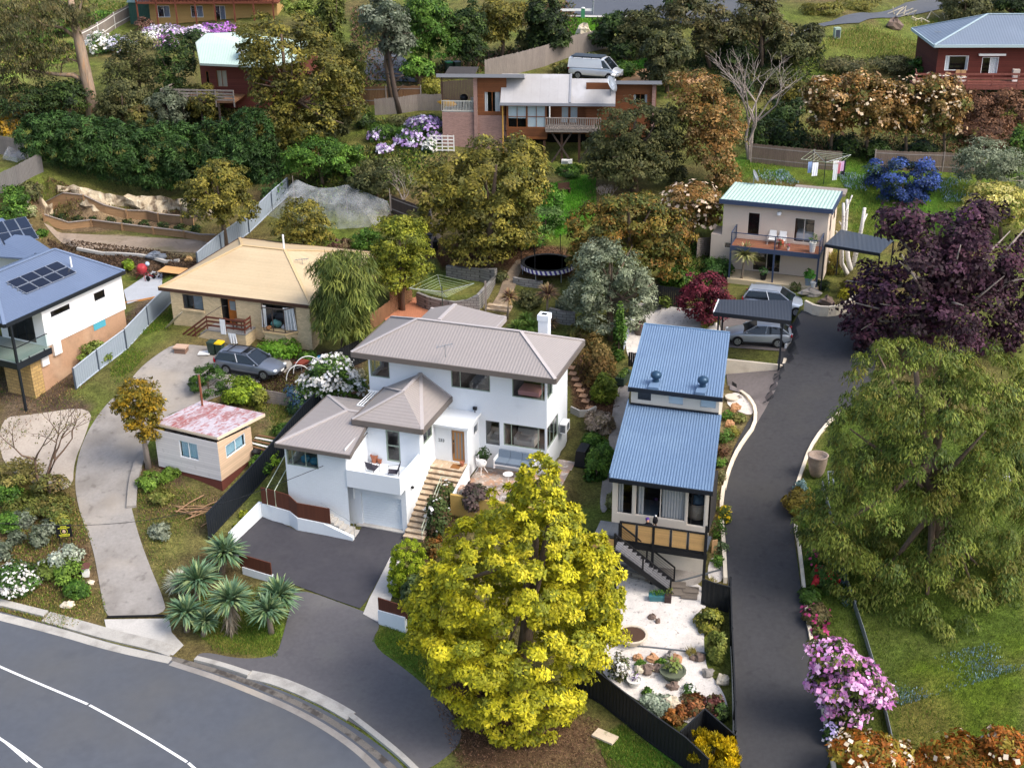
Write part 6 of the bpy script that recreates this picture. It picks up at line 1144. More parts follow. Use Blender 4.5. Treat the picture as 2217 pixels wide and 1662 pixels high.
fence('black_fence','tall black steel fence beside the stairs on the left of the white house',[(452,1170),(505,1112),(560,1052),(612,990),(660,930),(700,890)],1.7,BLKB,'sheet',None,BLKB,step=1.2)
fence('black_fence','black fence along the left back corner of the white house',[(730,812),(772,790),(795,780)],1.7,BLKF,'sheet',None,BLKF)
fence('black_fence','long black steel fence at the street side of the white gravel garden',[(1240,1490),(1300,1524),(1400,1604),(1480,1662),(1530,1710)],1.75,BLKF,'sheet',None,BLKF,step=1.2)
fence('black_fence','black steel fence lining the dark driveway beside the gravel garden',[(1579,1290),(1582,1400),(1586,1480),(1589,1560),(1590,1625)],1.15,BLKF,'sheet',2.4,BLKF,step=1.2)
fence('black_fence','black steel gate panel across the end of the gravel beside the driveway',[(1517,1308),(1545,1318),(1577,1326)],1.55,BLKF,'sheet',None,BLKF)
fence('black_fence','angled black steel fence return behind the small golden conifer',[(1470,1640),(1500,1612),(1522,1590),(1590,1650)],1.5,BLKF,'sheet',None,BLKF,step=1.0)
fence('black_fence','black paling fence at the back of the white gravel yard',[(1385,648),(1430,662),(1485,668)],1.5,BLKF,'paling',None,BLKF)
fence('paling_fence','old grey paling fence with pale posts running down from the green shed',[(178,105),(215,85),(250,62),(283,44)],1.8,WOODGREY,'paling',4,PL,True)
fence('paling_fence','grey paling fence stub at the far left edge behind the orange shrub',[(-20,330),(20,338),(55,345)],1.7,WOODGREY,'paling',3,WOODGREY,True)
fence('paling_fence','weathered paling fence running up from the left edge to the big dark hedge',[(-20,430),(40,402),(95,372)],1.7,mat('slate_weathered_timber','6f6c6a',.9,.3,2.5,stretch=(6,6,.6)),'paling',None,WOODGREY)
fence('paling_fence','new brown paling fence beside the driveway behind the leaning dark tree',[(740,224),(800,228),(912,226)],1.7,WOODBR,'paling',3,WOODGREY,True)
fence('paling_fence','grey paling fence going from the leaning dark tree to the cedar house',[(812,250),(860,247),(905,240),(958,240)],1.5,WOODGREY,'paling',None,WOODGREY)
fence('paling_fence','long grey paling fence climbing behind the white van',[(1050,176),(1120,160),(1180,144),(1240,122),(1316,104)],2.0,WOODGREY,'paling',None,WOODGREY,step=1.2)
fence('paling_fence','dark paling fence seen through the open veranda of the cedar house',[(955,222),(1000,218),(1040,214)],1.9,WOODDK,'paling',None,WOODDK)
fence('paling_fence','brown paling fence under the bronze leaved trees, its left half',[(1625,352),(1700,360),(1760,366),(1820,370)],1.6,mat('brown_grey_paling','75655a',.9,.3,2.5,stretch=(6,6,.6)),'paling',3.2,WOODGREY,True)
fence('paling_fence','brown paling fence behind the blue flowering shrub, its right half',[(1892,366),(1960,370),(2040,372),(2120,378)],1.6,MATS['brown_grey_paling'],'paling',3.2,WOODGREY,True)
fence('paling_fence','low dark paling fence between the netting and the golden wattle',[(848,462),(890,478),(935,494)],1.5,WOODDK,'paling',3,WOODGREY,True)
fence('paling_fence','grey paling fence beside the loose stones at the top of the lawn',[(934,560),(940,538),(955,512)],1.4,WOODGREY,'paling',None,WOODGREY)
fence('slatted_screen','horizontal slatted timber screen beside the lime green tree',[(846,682),(868,668),(893,652)],1.9,WOODBR,'slat',None,WOODBR)
fence('paling_fence','brown side fence below the slatted timber screen',[(803,714),(825,700),(846,684)],1.2,WOODBR,'paling',None,WOODBR)
fence('slatted_screen','grey horizontal slatted screen at the left corner of the cream house',[(1508,560),(1540,556)],1.7,WOODGREY,'slat',None,WOODGREY)
fence('picket_fence','short black picket fence beside the blue roofed house',[(1360,792),(1374,794),(1388,797)],1.0,BLKF,'paling',None,BLKF)
fence('timber_gate','grey slatted timber gate leaning beside the shed',[(572,872),(600,876),(634,884)],1.0,WOODGREY,'slat',3,WOODGREY,step=1)
fence('boundary_rail','thin pale boundary rail between the white house garden and the blue roofed house',[(1350,760),(1364,715),(1375,680)],1.2,CBT,'slat',None,CBT,step=1.0)
fence('pipe_fence','long pale pipe fence beside the pink rhododendron under the big green tree',[(1780,1060),(1800,1130),(1830,1260),(1870,1380),(1900,1480),(1925,1590),(1945,1680)],.5,STEEL,'slat',4,STEEL,step=1.6)
# white pad walls with brown screens
def px_wall(label,base,hts,m_,th=.2,name='retaining_wall',z0=None,sink=.3,cat='wall'):
    P=[G(*b) for b in base]; return tag(strip(P,[p[2]-sink+(z0[i] if z0 else 0) for i,p in enumerate(P)],[p[2]+h for p,h in zip(P,hts)],th).build(name,m_),label,cat)
PADW=mat('white_garden_wall','dfe5e8',.75,.04,1.5)
wb=[(500,1178),(566,1118),(592,1126),(631,1136),(648,1147),(703,1157),(766,1170)]
px_wall('white stepped retaining wall round the back of the asphalt parking pad',wb,[.75,1.0,1.0,.95,.85,.8,.25],PADW)
SCR=mat('red_brown_slats','5f3524',.75,.15,3,stretch=(8,8,.5),board=(0,.11,.3))
P=[G(571,1121),G(592,1126),G(631,1136),G(648,1147),G(718,1160)]; hz=[1.02,1.02,.97,.87,.82]; tag(strip(P,[p[2]+h for p,h in zip(P,hz)],[p[2]+h+k for p,h,k in zip(P,hz,(1.05,1.05,1.05,.95,1.0))],.06).build('timber_screen',SCR),'long red brown slatted screen on top of the white retaining wall','screen')
px_wall('white garden wall stub behind the spiky yuccas',[(528,1240),(560,1250),(592,1258)],[.45,.45,.4],PADW)
P=[G(522,1238),G(590,1258)]; tag(strip(P,[p[2]+.4 for p in P],[p[2]+1.2 for p in P],.06).build('timber_screen',SCR),'red brown slatted screen behind the spiky yuccas','screen')
px_wall('white gate pier wall by the clipped lime hedge',[(822,1348),(880,1368)],[.85,.95],PADW)
P=[G(822,1348),G(884,1369)]; tag(strip(P,[p[2]+.86 for p in P],[p[2]+1.6 for p in P],.06).build('timber_screen',SCR),'red brown slatted screen on the white wall by the clipped lime hedge','screen')
# concrete steps beside the pad wall
s0=G(768,1166); s1=G(724,1128); t=thing('concrete_steps','small grey concrete steps between the garage and the white pad wall','stairs',s0,0); d=(WF.u*-1.0); 
for k in range(6):
    a=d*(.32*k)+WF.v*.05; z=.12+.17*k; m=MB(); m.hexa([a+WF.v*0+(0,0,-.6),a+d*.34+(0,0,-.6),a+d*.34+WF.v*.75+(0,0,-.6),a+WF.v*.75+(0,0,-.6)],[a+(0,0,z),a+d*.34+(0,0,z),a+d*.34+WF.v*.75+(0,0,z),a+WF.v*.75+(0,0,z)]); m.build('step',CONC,t)
m=MB(); m.tube([(0,0,.1),(0,0,1.0),tuple(d*2+np.array([0,0,2.0]))],.02); m.build('handrail',STEEL,t)
# left side steps by the black fence
a=WF.world((-9.3,-5.2,-1.0)); t=thing('side_rails','pair of pale pipe handrails climbing beside the left wing','handrail',a,R(WF.yaw)); m=MB()
for y in (0,.55): m.tube([(y,-.6,-.5),(y,-.6,.6),(y,2.2,1.7),(y,2.2,.6)],.025)
m.build('rail',PALEG,t)
# garden retaining walls behind the white house
BLK=mat('grey_block_wall','8a8782',.95,.2,2,brick=(.4,.2,'5d5a56'),bump=.3)
px_wall('grey block retaining wall holding the small back lawn',[(905,660),(930,672),(958,680),(985,684),(1012,680),(1035,668),(1052,645),(1074,604)],[1.0,1.05,1.1,1.1,1.1,1.05,.9,.3],BLK,.25,sink=.5)
px_wall('upper grey block wall at the back of the small lawn',[(968,598),(1000,603),(1040,608),(1074,608)],[.85,.9,.95,.95],BLK,.3,sink=.3)
px_wall('curved grey block wall below the trampoline',[(1112,612),(1135,618),(1165,622),(1175,622)],[.45,.5,.5,.5],BLK,.25)
px_wall('grey block wall right of the spiky cordylines',[(1190,692),(1220,700),(1245,702)],[.9,.9,.9],BLK,.3,sink=.4)
g=G(1052,672); tag(MB().box(-.07,.07,-.07,.07,-.3,2.2).build('timber_post',WOODGREY),'lone grey timber post beside the stone steps','post').location=g
t=thing('garden_steps','three stone steps at the foot of the garden path','steps',G(1070,690),R(-19))
for k in range(4): MB().box(-.9,.9,.35*k,.35*k+.4,-.5,.05+.17*k).build('step',SAND,t)
# sleeper walls and rock face in the dirt yard
def sleeper(label,px,h):
    P=px_line(px,1.4); t=thing('sleeper_wall',label,'wall',P[0]); o=P[0]; m=strip([p-o for p in P],[p[2]-o[2]-.3 for p in P],[p[2]-o[2]+h for p in P],.1); m.build('sleepers',SLEEPER,t)
    for p in P[::2]: q=p-o; MB().box(q[0]-.07,q[0]+.07,q[1]-.16,q[1]-.06,q[2]-.3,q[2]+h+.08).build('post',SLEEPER,t)
    P2=[p-o+(0,0,h) for p in P]; m=MB()
    for a,b in zip(P2,P2[1:]): m.bar(a+(0,0,.03),b+(0,0,.03),.22,.05)
    m.build('cap',WOODGREY,t)
sleeper('lower pine sleeper wall at the back of the bare dirt yard',[(97,478),(200,490),(300,503),(400,515),(470,523)],.55)
sleeper('upper pine sleeper wall below the pale rock face',[(100,455),(230,462),(320,474),(420,488)],.7)
sleeper('short pine sleeper wall beside the rear blue roof',[(12,500),(50,483),(97,462)],.6)
ROCK=mat('pale_rock','b5a68c',.95,.3,1.6,bump=1.0,bscale=5,stain=[(1.2,.5,.62,'6f5d49',.8),(2.6,.55,.65,'d8cdb4',.6),(.6,.52,.62,'57473a',.7)],stretch=(1.4,1.4,.5))
P=px_line([(60,448),(120,449),(200,452),(280,456),(360,462),(440,470),(480,474)],.5); rd=random.Random(4); m=MB(); nr=5; rows=[]
for j in range(nr):
    rows.append([(p[0]+rd.uniform(-.15,.15),p[1]+.15*j+rd.uniform(-.22,.22)+.3*math.sin(p[0]*1.3+j),p[2]-.2+j*.38+rd.uniform(-.08,.08)) for p in P])
for a,b in zip(rows,rows[1:]):
    for i in range(len(P)-1): m.face(a[i],a[i+1],b[i+1],b[i])
tag(m.build('rock_cutting',ROCK),'pale cut rock face under the big dark hedge','rock')
# ================================================================ loose things
LAWNG=pal('5b7a2e','48661f','748f3c')
# terrace furniture of the white house
def wl(u,v,z): return (u,v,z)
pot('flower_pot','widest terracotta pot, leftmost on the white balcony',WF,tuple(hw(783,1001,z=.47)),.24,.38,TERR); pot('flower_pot','taller terracotta pot, the middle one of three on the white balcony',WF,tuple(hw(811,1000,z=.47)),.22,.48,TERR); pot('flower_pot','smallest terracotta pot with its saucer on the white balcony',WF,tuple(hw(822,1002,z=.47)),.15,.28,TERR)
chair('sling_chair','charcoal sling chair on the balcony, its back toward the left wing',WF,(-3.5,-3.55,.47),R(170),CHARC,CHARC); chair('sling_chair','charcoal sling chair on the balcony, turned side on near the right parapet',WF,(-2.2,-3.6,.47),R(-70),CHARC,CHARC)
sf=local_thing('outdoor_sofa','grey cushioned outdoor sofa with a white frame on the patio','sofa',WF,(3.45,1.35,-.57)); m=MB(); m.box(-1.15,1.15,-.4,.45,.2,.28); m.box(-1.2,-1.14,-.45,.5,.0,.62); m.box(1.14,1.2,-.45,.5,0,.62); m.box(-1.15,1.15,.42,.48,.2,.8); m.build('frame',WHITE,sf)
for k in range(3): x=-1.12+.75*k; MB().box(x,x+.73,-.4,.3,.28,.45).build('seat_cushion',BLUEG,sf); MB().hexa([(x,.25,.45),(x+.73,.25,.45),(x+.73,.4,.45),(x,.4,.45)],[(x,.35,.9),(x+.73,.35,.9),(x+.73,.46,.9),(x,.46,.9)]).build('back_cushion',BLUEG,sf)
chair('shell_chair','white shell chair on white legs beside the potted shrub on the patio',WF,(1.75,.2,-.57),R(150),PL,PL,'shell')
t=local_thing('side_table','small round white table in front of the grey sofa','table',WF,(3.6,-.3,-.57)); MB().lathe([(.3,.45),(.31,.48),(.02,.49)],n=18).build('table_top',PL,t); MB().tube([(0,0,0),(0,0,.45)],.03).build('leg',PL,t)
pot('flower_pot','dark leafy shrub in a pot by the porch side wall',WF,(1.5,1.3,-.57),.25,.4,mat('dark_pot','3d3a38',.7,.1,3),DKG,n=260,pr=1.5,ps=.16)
pot('flower_pot','little terracotta pot at the top of the sandstone stairs',WF,(.75,-.35,.0),.14,.25,TERR)
gk=G(1262,1000); t=thing('covered_barbecue','black covered barbecue behind the golden tree','barbecue',gk,R(-19)); m=MB(); m.hexa([(-.35,-.7,0),(.35,-.7,0),(.35,.7,0),(-.35,.7,0)],[(-.28,-.6,1.0),(.28,-.6,1.0),(.28,.6,1.0),(-.28,.6,1.0)]); m.build('cover',BLACK,t)
# bins, barrow, kitchen box by the tan house
def bin_(label,px,body,lid):
    g=G(*px); t=thing('wheelie_bin',label,'bin',g,R(-19)); MB().hexa([(-.2,-.2,.05),(.2,-.2,.05),(.2,.2,.05),(-.2,.2,.05)],[(-.25,-.27,.9),(.25,-.27,.9),(.25,.25,.9),(-.25,.25,.9)]).build('body',body,t); MB().hexa([(-.27,-.3,.9),(.27,-.3,.9),(.27,.28,.9),(-.27,.28,.9)],[(-.24,-.27,.99),(.24,-.27,.99),(.24,.26,1.02),(-.24,.26,1.02)]).build('lid',lid,t)
    for s in (-1,1): MB().tube([(s*.16,.25,.1),(s*.22,.25,.1)],.1,10).build('wheel',TYRE,t)
GRB=mat('dark_green_plastic','2c3d34',.5,.06,3); YEL=mat('yellow_plastic','d6b318',.45,.05,3)
bin_('dark green wheelie bin with a green lid beside the porch wall',(461,767),GRB,GRB); bin_('green wheelie bin with a yellow lid beside the porch wall',(478,769),GRB,YEL)
def barrow(label,px,yaw,col):
    g=G(*px); t=thing('wheelbarrow',label,'wheelbarrow',g,yaw); MB().hexa([(-.3,-.2,.3),(.3,-.2,.3),(.3,.2,.3),(-.3,.2,.3)],[(-.5,-.33,.62),(.45,-.33,.58),(.45,.33,.58),(-.5,.33,.62)]).build('tray',col,t); m=MB(); m.tube([(.7,0,.2),(.2,.2,.3),(-.95,.3,.55)],.02); m.tube([(.7,0,.2),(.2,-.2,.3),(-.95,-.3,.55)],.02); m.tube([(-.4,.25,.4),(-.4,.25,0)],.02); m.tube([(-.4,-.25,.4),(-.4,-.25,0)],.02); m.build('frame',STEEL,t); MB().tube([(.7,-.05,.2),(.7,.05,.2)],.2,14).build('wheel',TYRE,t)
g=G(393,762); t=thing('packing_crate','tan wooden crate standing by the foot of the porch stairs','crate',g,R(-10)); MB().box(-.45,.45,-.35,.35,.35,.45).build('top',mat('tan_board','b79a84',.85,.1,2),t); MB().box(-.4,.4,-.3,.3,0,.35).build('box',mat('brown_box','7d6253',.9,.12,2),t)
g=G(443,766); tag(MB().box(-.4,.4,-.35,.35,.0,.04).build('white_board',PL),'white flat board lying on the drive by the bins','board').location=g+np.array([0,0,.07])
barrow('rusty red wheelbarrow lying by the hoops behind the grey wagon',(655,800),R(60),mat('rusty_red','7d3a2c',.8,.25,4))
t=thing('surfboard','long pale board leaning on the left wall of the brick house','board',G(358,712),R(60)); m=MB(); m.lathe([(.02,0),(.2,.25),(.3,.8),(.3,1.5),(.22,2.1),(.03,2.5)],n=14,sy=.12); o=m.build('board',mat('pale_board','b9b4a6',.6,.15,2,stain=[(2,.55,.65,'7d7a70',.5)]),t,True); o.rotation_euler=(R(48),0,0)
for k,(x,y,r,lab) in enumerate(((668,808,1.0,'tall pale hoop of the garden tunnel nearest the brick house'),(648,822,.85,'low pale hoop of the garden tunnel nearest the wagon'))):
    t=thing('garden_hoop',lab,'hoop',G(x,y),R(10)); MB().tube([(r*math.cos(a),0,1.25*r*math.sin(a)) for a in np.linspace(0,math.pi,14)],.03).build('pipe',PL,t)
g=G(692,782); tag(MB().lathe([(.15,0),(.3,.15),(.26,.35),(.1,.4)],n=10).build('blue_tarp',mat('blue_tarp','2f8fc0',.6,.15,4)),'small bright blue tarp bundle beside the white flowering tree','tarp').location=g
# work yard things
DECKZ=.1
g=G(312,605); t=thing('cement_mixer','red cement mixer on the grey deck beside the solar house','cement mixer',g+np.array([0,0,DECKZ]),R(-30)); o=MB().lathe([(.1,0),(.34,.1),(.42,.35),(.36,.6),(.22,.78),(.2,.78)],n=16).build('drum',mat('red_paint','a3343a',.5,.15,3),t,True); o.location=(0,0,.55); o.rotation_euler=(R(35),0,R(30)); m=MB(); m.tube([(-.5,-.35,0),(-.1,-.1,.7)],.03); m.tube([(.5,-.35,0),(.1,-.1,.7)],.03); m.tube([(-.9,.1,.25),(.9,.1,.3)],.035); m.tube([(.6,.3,.1),(.2,.1,.6)],.03); m.build('stand',mat('red_steel','8f3036',.5,.1,3),t)
for s in (-1,1): MB().tube([(.75,.3*s-.04,.2),(.75,.3*s+.04,.2)],.2,14).build('wheel',TYRE,t)
MB().blob((.3,.25,1.15),.2,.18,.18,2,10,.05).build('motor_cover',mat('pale_blue_cover','a9bfd2',.6,.05,3),t,True)
g=G(375,592); t=tag(MB().hexa([(-1.0,-.6,.0),(1.,-.6,0),(1.,.6,.05),(-1.,.6,.05)],[(-1.0,-.6,.03),(1.,-.6,.03),(1.,.6,.08),(-1.,.6,.08)]).build('plywood_sheet',mat('plywood','c79a66',.8,.2,1.2,stretch=(1,4,1))),'orange plywood sheet lying on the deck beyond the mixer','plywood'); t.location=g+np.array([0,0,.25]); t.rotation_euler=(0,0,R(-19))
ep=px_line([(168,541),(250,552),(330,560),(388,567)],.9); tag(strip(ep,[p[2] for p in ep],[p[2]+.22 for p in ep],.25).build('concrete_edging',CONC),'long pale concrete edging strip at the front of the dirt yard','edging')
t=thing('timber_pallet','broken grey pallet of boards beside the rear blue roof','pallet',G(140,556),R(25))
for k in range(6): MB().box(-.9,.9,-.7+.25*k,-.55+.25*k,.1,.16).build('plank',WOODGREY,t)
for k in range(3): MB().box(-.85+.8*k,-.75+.8*k,-.7,.7,.0,.1).build('bearer',WOODGREY,t)
g=G(336,560); tag(MB().blob((0,0,.25),.75,.4,.3,7,12,.25).build('grey_tarp',mat('grey_tarp','6f7680',.6,.15,3)),'grey tarp bundle lying on the concrete edging','tarp').location=g
g=G(410,566); tag(MB().blob((0,0,.2),.3,.25,.25,8,10,.2).build('boulder',mat('tan_stone','b08d5f',.9,.2,3)),'tan boulder at the right end of the concrete edging','boulder').location=g
# netting tents
def net_tent(label,peaks,edge,seed,lowz=1.5):
    t=thing('netting_tent',label,'netting',edge[0]); o=np.array(edge[0]); nm=MATS.setdefault('net',None) or netmat(); MATS['net']=nm
    E=resample(edge+[edge[0]],.4); cen=np.mean([p for p in E],axis=0); m=MB(); rows=[]; nk=16
    for s in np.linspace(0,1,nk):
        row=[]
        for p in E:
            q=p*(1-s)+np.array([cen[0],cen[1],p[2]])*s
            g_=float(gz(q[0],q[1])); b_=min(1,s*3)**.7; z=g_+lowz*b_+max((p_[2]-float(gz(p_[0],p_[1]))-lowz)*math.exp(-np.hypot(q[0]-p_[0],q[1]-p_[1])/1.3) for p_ in peaks)
            row.append(np.array([q[0],q[1],z if s>0 else g_+.15])-o)
        rows.append(row)
    for a,b in zip(rows,rows[1:]):
        for i in range(len(E)-1): m.face(a[i],a[i+1],b[i+1],b[i])
    m.build('net',nm,t,True)
    for p in peaks: g_=float(gz(p[0],p[1])); MB().tube([(p[0]-o[0],p[1]-o[1],g_-o[2]-.2),(p[0]-o[0],p[1]-o[1],p[2]-o[2]-.02)],.035).build('pole',WOODGREY,t)
    return t
eg=[G(*p) for p in ((576,470),(650,492),(735,500),(810,495),(850,462),(770,450),(690,440),(625,430))]; pk=[]
for (x,y),i in (((633,380),(632,440)),((748,400),(748,462)),((843,408),(846,466))): b=G(*i); pk.append(at_y(x,y,b[1]))
b=G(690,475); pk+= [b+np.array([0,0,2.0])]
net_tent('large white fruit netting tent slung over three peaks',pk,eg,1)
eg=[G(*p) for p in ((6,348),(38,356),(68,343),(48,334),(20,332))]; net_tent('small white netting tent over the garden bed at the left edge',[G(20,340)+np.array([0,0,.9]),G(60,343)+np.array([0,0,.8])],eg,2,.5)
# clotheslines
def hoist(label,px,r,h,yaw,clothes=()):
    g=G(*px); t=thing('clothes_hoist',label,'clothesline',g,yaw); MB().tube([(0,0,-.2),(0,0,h)],.035).build('mast',GRB,t); m=MB()
    for k in range(4): a=k*math.pi/2; m.tube([(0,0,h-.45),(r*math.cos(a),r*math.sin(a),h)],.02)
    m.build('arms',STEEL,t); m=MB()
    for f in (.35,.5,.65,.8,1):
        for k in range(4): a=k*math.pi/2; b=a+math.pi/2; z=h-.45+.45*f; m.tube([(r*f*math.cos(a),r*f*math.sin(a),z),(r*f*math.cos(b),r*f*math.sin(b),z)],.009,4)
    m.build('lines',mat('green_line','b9c9a4',.5,.05,3),t); return t,g
hoist('empty rotary clothes hoist above the back patio',(959,690),2.3,2.5,R(10))
t,g=hoist('rotary clothes hoist hung with washing beside the blue shrub',(1783,398),2.2,2.2,R(15))
for k,(x,y,w_,l,c,lab) in enumerate(((-1.2,-.6,.5,1.1,'dfe3ea','white towel'),(-1.5,-.3,.35,.9,'8fa6cf','pale blue shirt'),(.1,-1.5,.4,1.3,'c9d0d4','pale grey trousers'),(.5,-1.2,.4,.9,'b56a78','pink patterned top'),(.9,-.9,.5,.8,'c9a3c8','lilac cloth'),(1.3,-.6,.35,1.2,'23252d','black trousers'),(.6,-.6,.5,.7,'e7e7ea','white sheet'))):
    o=local_thing('washing',lab+' pegged on the washing hoist','washing',Frame(g,15),(x,y,2.0)); m=MB()
    for q in range(5): m.face((w_*(q/5-.5),.04*(q%2),-l),(w_*((q+1)/5-.5),.04*((q+1)%2),-l),(w_*((q+1)/5-.5),0,0),(w_*(q/5-.5),0,0))
    m.build('cloth',mat('washing_'+str(k),c,.9,.08,4),o)
# trampoline
g=G(1186,590); t=thing('trampoline','round black trampoline with a striped purple and white skirt','trampoline',g+np.array([0,0,.0]),0); MB().lathe([(.01,.8),(1.7,.78),(1.72,.8)],n=28).build('mat',BLACK,t); m=MB(); m.lathe([(1.72,.8),(1.95,.82),(2.0,.8)],n=28); m.build('pad',TRIMB,t); 
m1=MB();m2=MB()
for k in range(72):
    a0=k*2*math.pi/72;a1=(k+1)*2*math.pi/72; f=lambda a,z,s=0:(1.99*math.cos(a+s),1.99*math.sin(a+s),z); (m1 if k%2 else m2).face(f(a0,.5,.06),f(a1,.5,.06),f(a1,.8),f(a0,.8))
m1.build('white_stripe',PL,t); m2.build('purple_stripe',mat('purple_fabric','4a3f86',.8,.08,3),t)
for k in range(6): a=k*1.047; MB().tube([(1.85*math.cos(a),1.85*math.sin(a),-.2),(1.85*math.cos(a),1.85*math.sin(a),.8)],.035).build('leg',STEEL,t); MB().tube([(1.95*math.cos(a),1.95*math.sin(a),.8),(1.95*math.cos(a),1.95*math.sin(a),2.4)],.03).build('net_pole',BLACK,t)
# stepping stones
PAVER=mat('tan_paver','b08a6c',.9,.15,3)
for k,(x,y) in enumerate(((1236,797),(1240,810),(1246,822),(1252,835),(1257,846),(1263,858),(1268,869),(1277,884))):
    o=MB().box(-.25,.25,-.25,.25,0,.07).build('stepping_stone',PAVER); o.location=G(x,y)+np.array([0,0,.02]); o.rotation_euler=(0,0,R(-19)); tag(o,'square tan stepping stone in the row climbing beside the white house','stepping stone','stepping stones beside the white house')
px_wall('low grey concrete edging at the foot of the stepping stones',[(1236,893),(1255,902),(1272,900),(1290,888)],[.45,.45,.4,.3],CONC,.12)
# gravel garden things
GP=mat('grey_green_pot','5d6350',.8,.15,3)
def rock(label,px,rx,ry,rz,c,seed): o=MB().blob((0,0,rz*.5),rx,ry,rz,seed,10,.2).build('rock',c); o.location=G(*px)+np.array([0,0,.03]); return tag(o,label,'rock')
RK1=mat('brown_rock','75645a',.95,.25,3,bump=.4); RK2=mat('grey_rock','8d8780',.95,.25,3,bump=.4); RK3=mat('orange_rock','b08663',.95,.25,3,bump=.4); RK4=mat('cream_rock','cbbfa8',.95,.2,3,bump=.4)
rock('brown rock, larger of a pair on the white gravel',(1412,1339),.22,.16,.18,RK1,1); rock('grey brown rock, smaller of a pair on the white gravel',(1424,1348),.14,.12,.16,RK1,2)
for k,(x,y,s,mm,lab) in enumerate(((1380,1428,.25,RK3,'orange rock at the back of the succulent bed'),(1412,1430,.3,RK3,'orange rock between the succulent tufts'),(1452,1425,.32,RK2,'grey rock behind the large round bowl'),(1465,1432,.3,RK3,'orange brown rock behind the large round bowl'),(1385,1455,.28,RK4,'cream slab rock beside the green tuft'),(1402,1455,.35,RK1,'dark rock left of the round bowl'),(1425,1452,.3,RK1,'dark rock touching the round bowl'),(1456,1490,.28,RK1,'brown rock in front of the round bowl'),(1515,1428,.3,RK1,'dark red rock by the right hand shrubs'),(1500,1428,.18,RK1,'small dark red rock near the grass tuft'),(1452,1532,.5,RK4,'large cream rock below the silvery ground cover'),(1565,1478,.35,RK4,'cream rock against the black fence'),(1532,1462,.3,RK2,'grey rock at the right edge of the gravel'),(1436,1550,.25,RK3,'small orange rock by the long black fence'))): rock(lab,(x,y),s,s*.8,s*.8,mm,k+10)
t=pot('planter_bowl','large round stone bowl planted with succulents on the gravel',Frame(G(1456,1464),0),(0,0,0),.62,.4,GP,pal('7f8f4a','9aa65c','5d6a3a'),n=90,ps=.25,pr=.6)
pot('planter_bowl','small white bowl of purple flowers at the fence corner',Frame(G(1373,1482),0),(0,0,0),.36,.35,mat('white_glaze','d9d6cf',.4,.05,3),pal('6d4a86','c9c0d4','5d6a3a'),n=70,ps=.14,pr=.7)
t=pot('planter_bowl','wide pale bowl of dark soil half hidden by the golden tree',Frame(G(1368,1386),0),(0,0,0),.75,.4,mat('pale_glaze','c9bca8',.6,.1,3)); MB().lathe([(.66,.36),(.01,.37)],n=18).build('soil',mat('dark_soil','4a3629',.95,.2,5),t)
t=thing('trough','teal trough planter with grass beside the black stairs','planter',G(1425,1299),R(-5)); MB().hexa([(-.42,-.15,0),(.42,-.15,0),(.42,.15,0),(-.42,.15,0)],[(-.5,-.2,.35),(.5,-.2,.35),(.5,.2,.35),(-.5,.2,.35)]).build('trough_body',mat('teal_plastic','3a6f78',.5,.08,3),t); V,C=lump_leaves((0,0,.4),(.45,.16,.15),160,.16,.25,pal('4f7a2c','6a9438'),rng(),'up',.4); quads('grass_tuft',V,C,leafmat(),t)
t=thing('planter_box','small dark square planter at the foot of the black stairs','planter',G(1446,1302),R(-10)); MB().box(-.17,.17,-.17,.17,0,.4).build('box',mat('dark_brown_box','3d2f2c',.8,.1,3),t); V,C=lump_leaves((0,0,.5),(.16,.16,.2),30,.18,.4,pal('8a8a4a','5d6a3a'),rng(),'up',.4); quads('leaves',V,C,leafmat(),t)
for k,(x,y,w_,d_) in enumerate(((1468,1269,.4,.28),(1466,1285,.4,.28),(1496,1280,.4,.28),(1492,1292,.42,.28))):
    o=MB().box(-w_,w_,-d_,d_,0,.06).build('paving_slab',mat('brown_grey_slab','6f665c',.9,.2,3)); o.location=G(x,y)+np.array([0,0,.07]); o.rotation_euler=(0,0,R(-10)); tag(o,('brown grey slab nearest the stair foot, upper one','brown grey slab nearest the stair foot, lower one','brown grey slab beside the black gate, upper one','brown grey slab beside the black gate, lower one')[k],'paving slab','paving slabs at the stair foot')
P=px_line([(1350,1398),(1420,1404),(1490,1412),(1545,1418)],.6); tag(strip(P,[p[2]-.1 for p in P],[p[2]+.1 for p in P],.08).build('edging_strip',GREYFR),'thin grey edging strip across the white gravel','edging')
P=px_line([(1460,1262),(1500,1252),(1560,1235)],.6); tag(strip(P,[p[2]-.1 for p in P],[p[2]+.11 for p in P],.08).build('edging_strip',GREYFR),'grey edging strip below the bamboo screened deck','edging')
px_wall('low grey stone block edging below the black stairs',[(1335,1236),(1370,1248),(1400,1254)],[.35,.4,.35],BLK,.4)
t=thing('white_tub','round white tub under the bamboo screened deck','tub',G(1441,1208),0); MB().lathe([(.2,0),(.3,.3),(.33,.4),(.28,.4),(.24,.1),(.01,.08)],n=16).build('tub',PL,t)
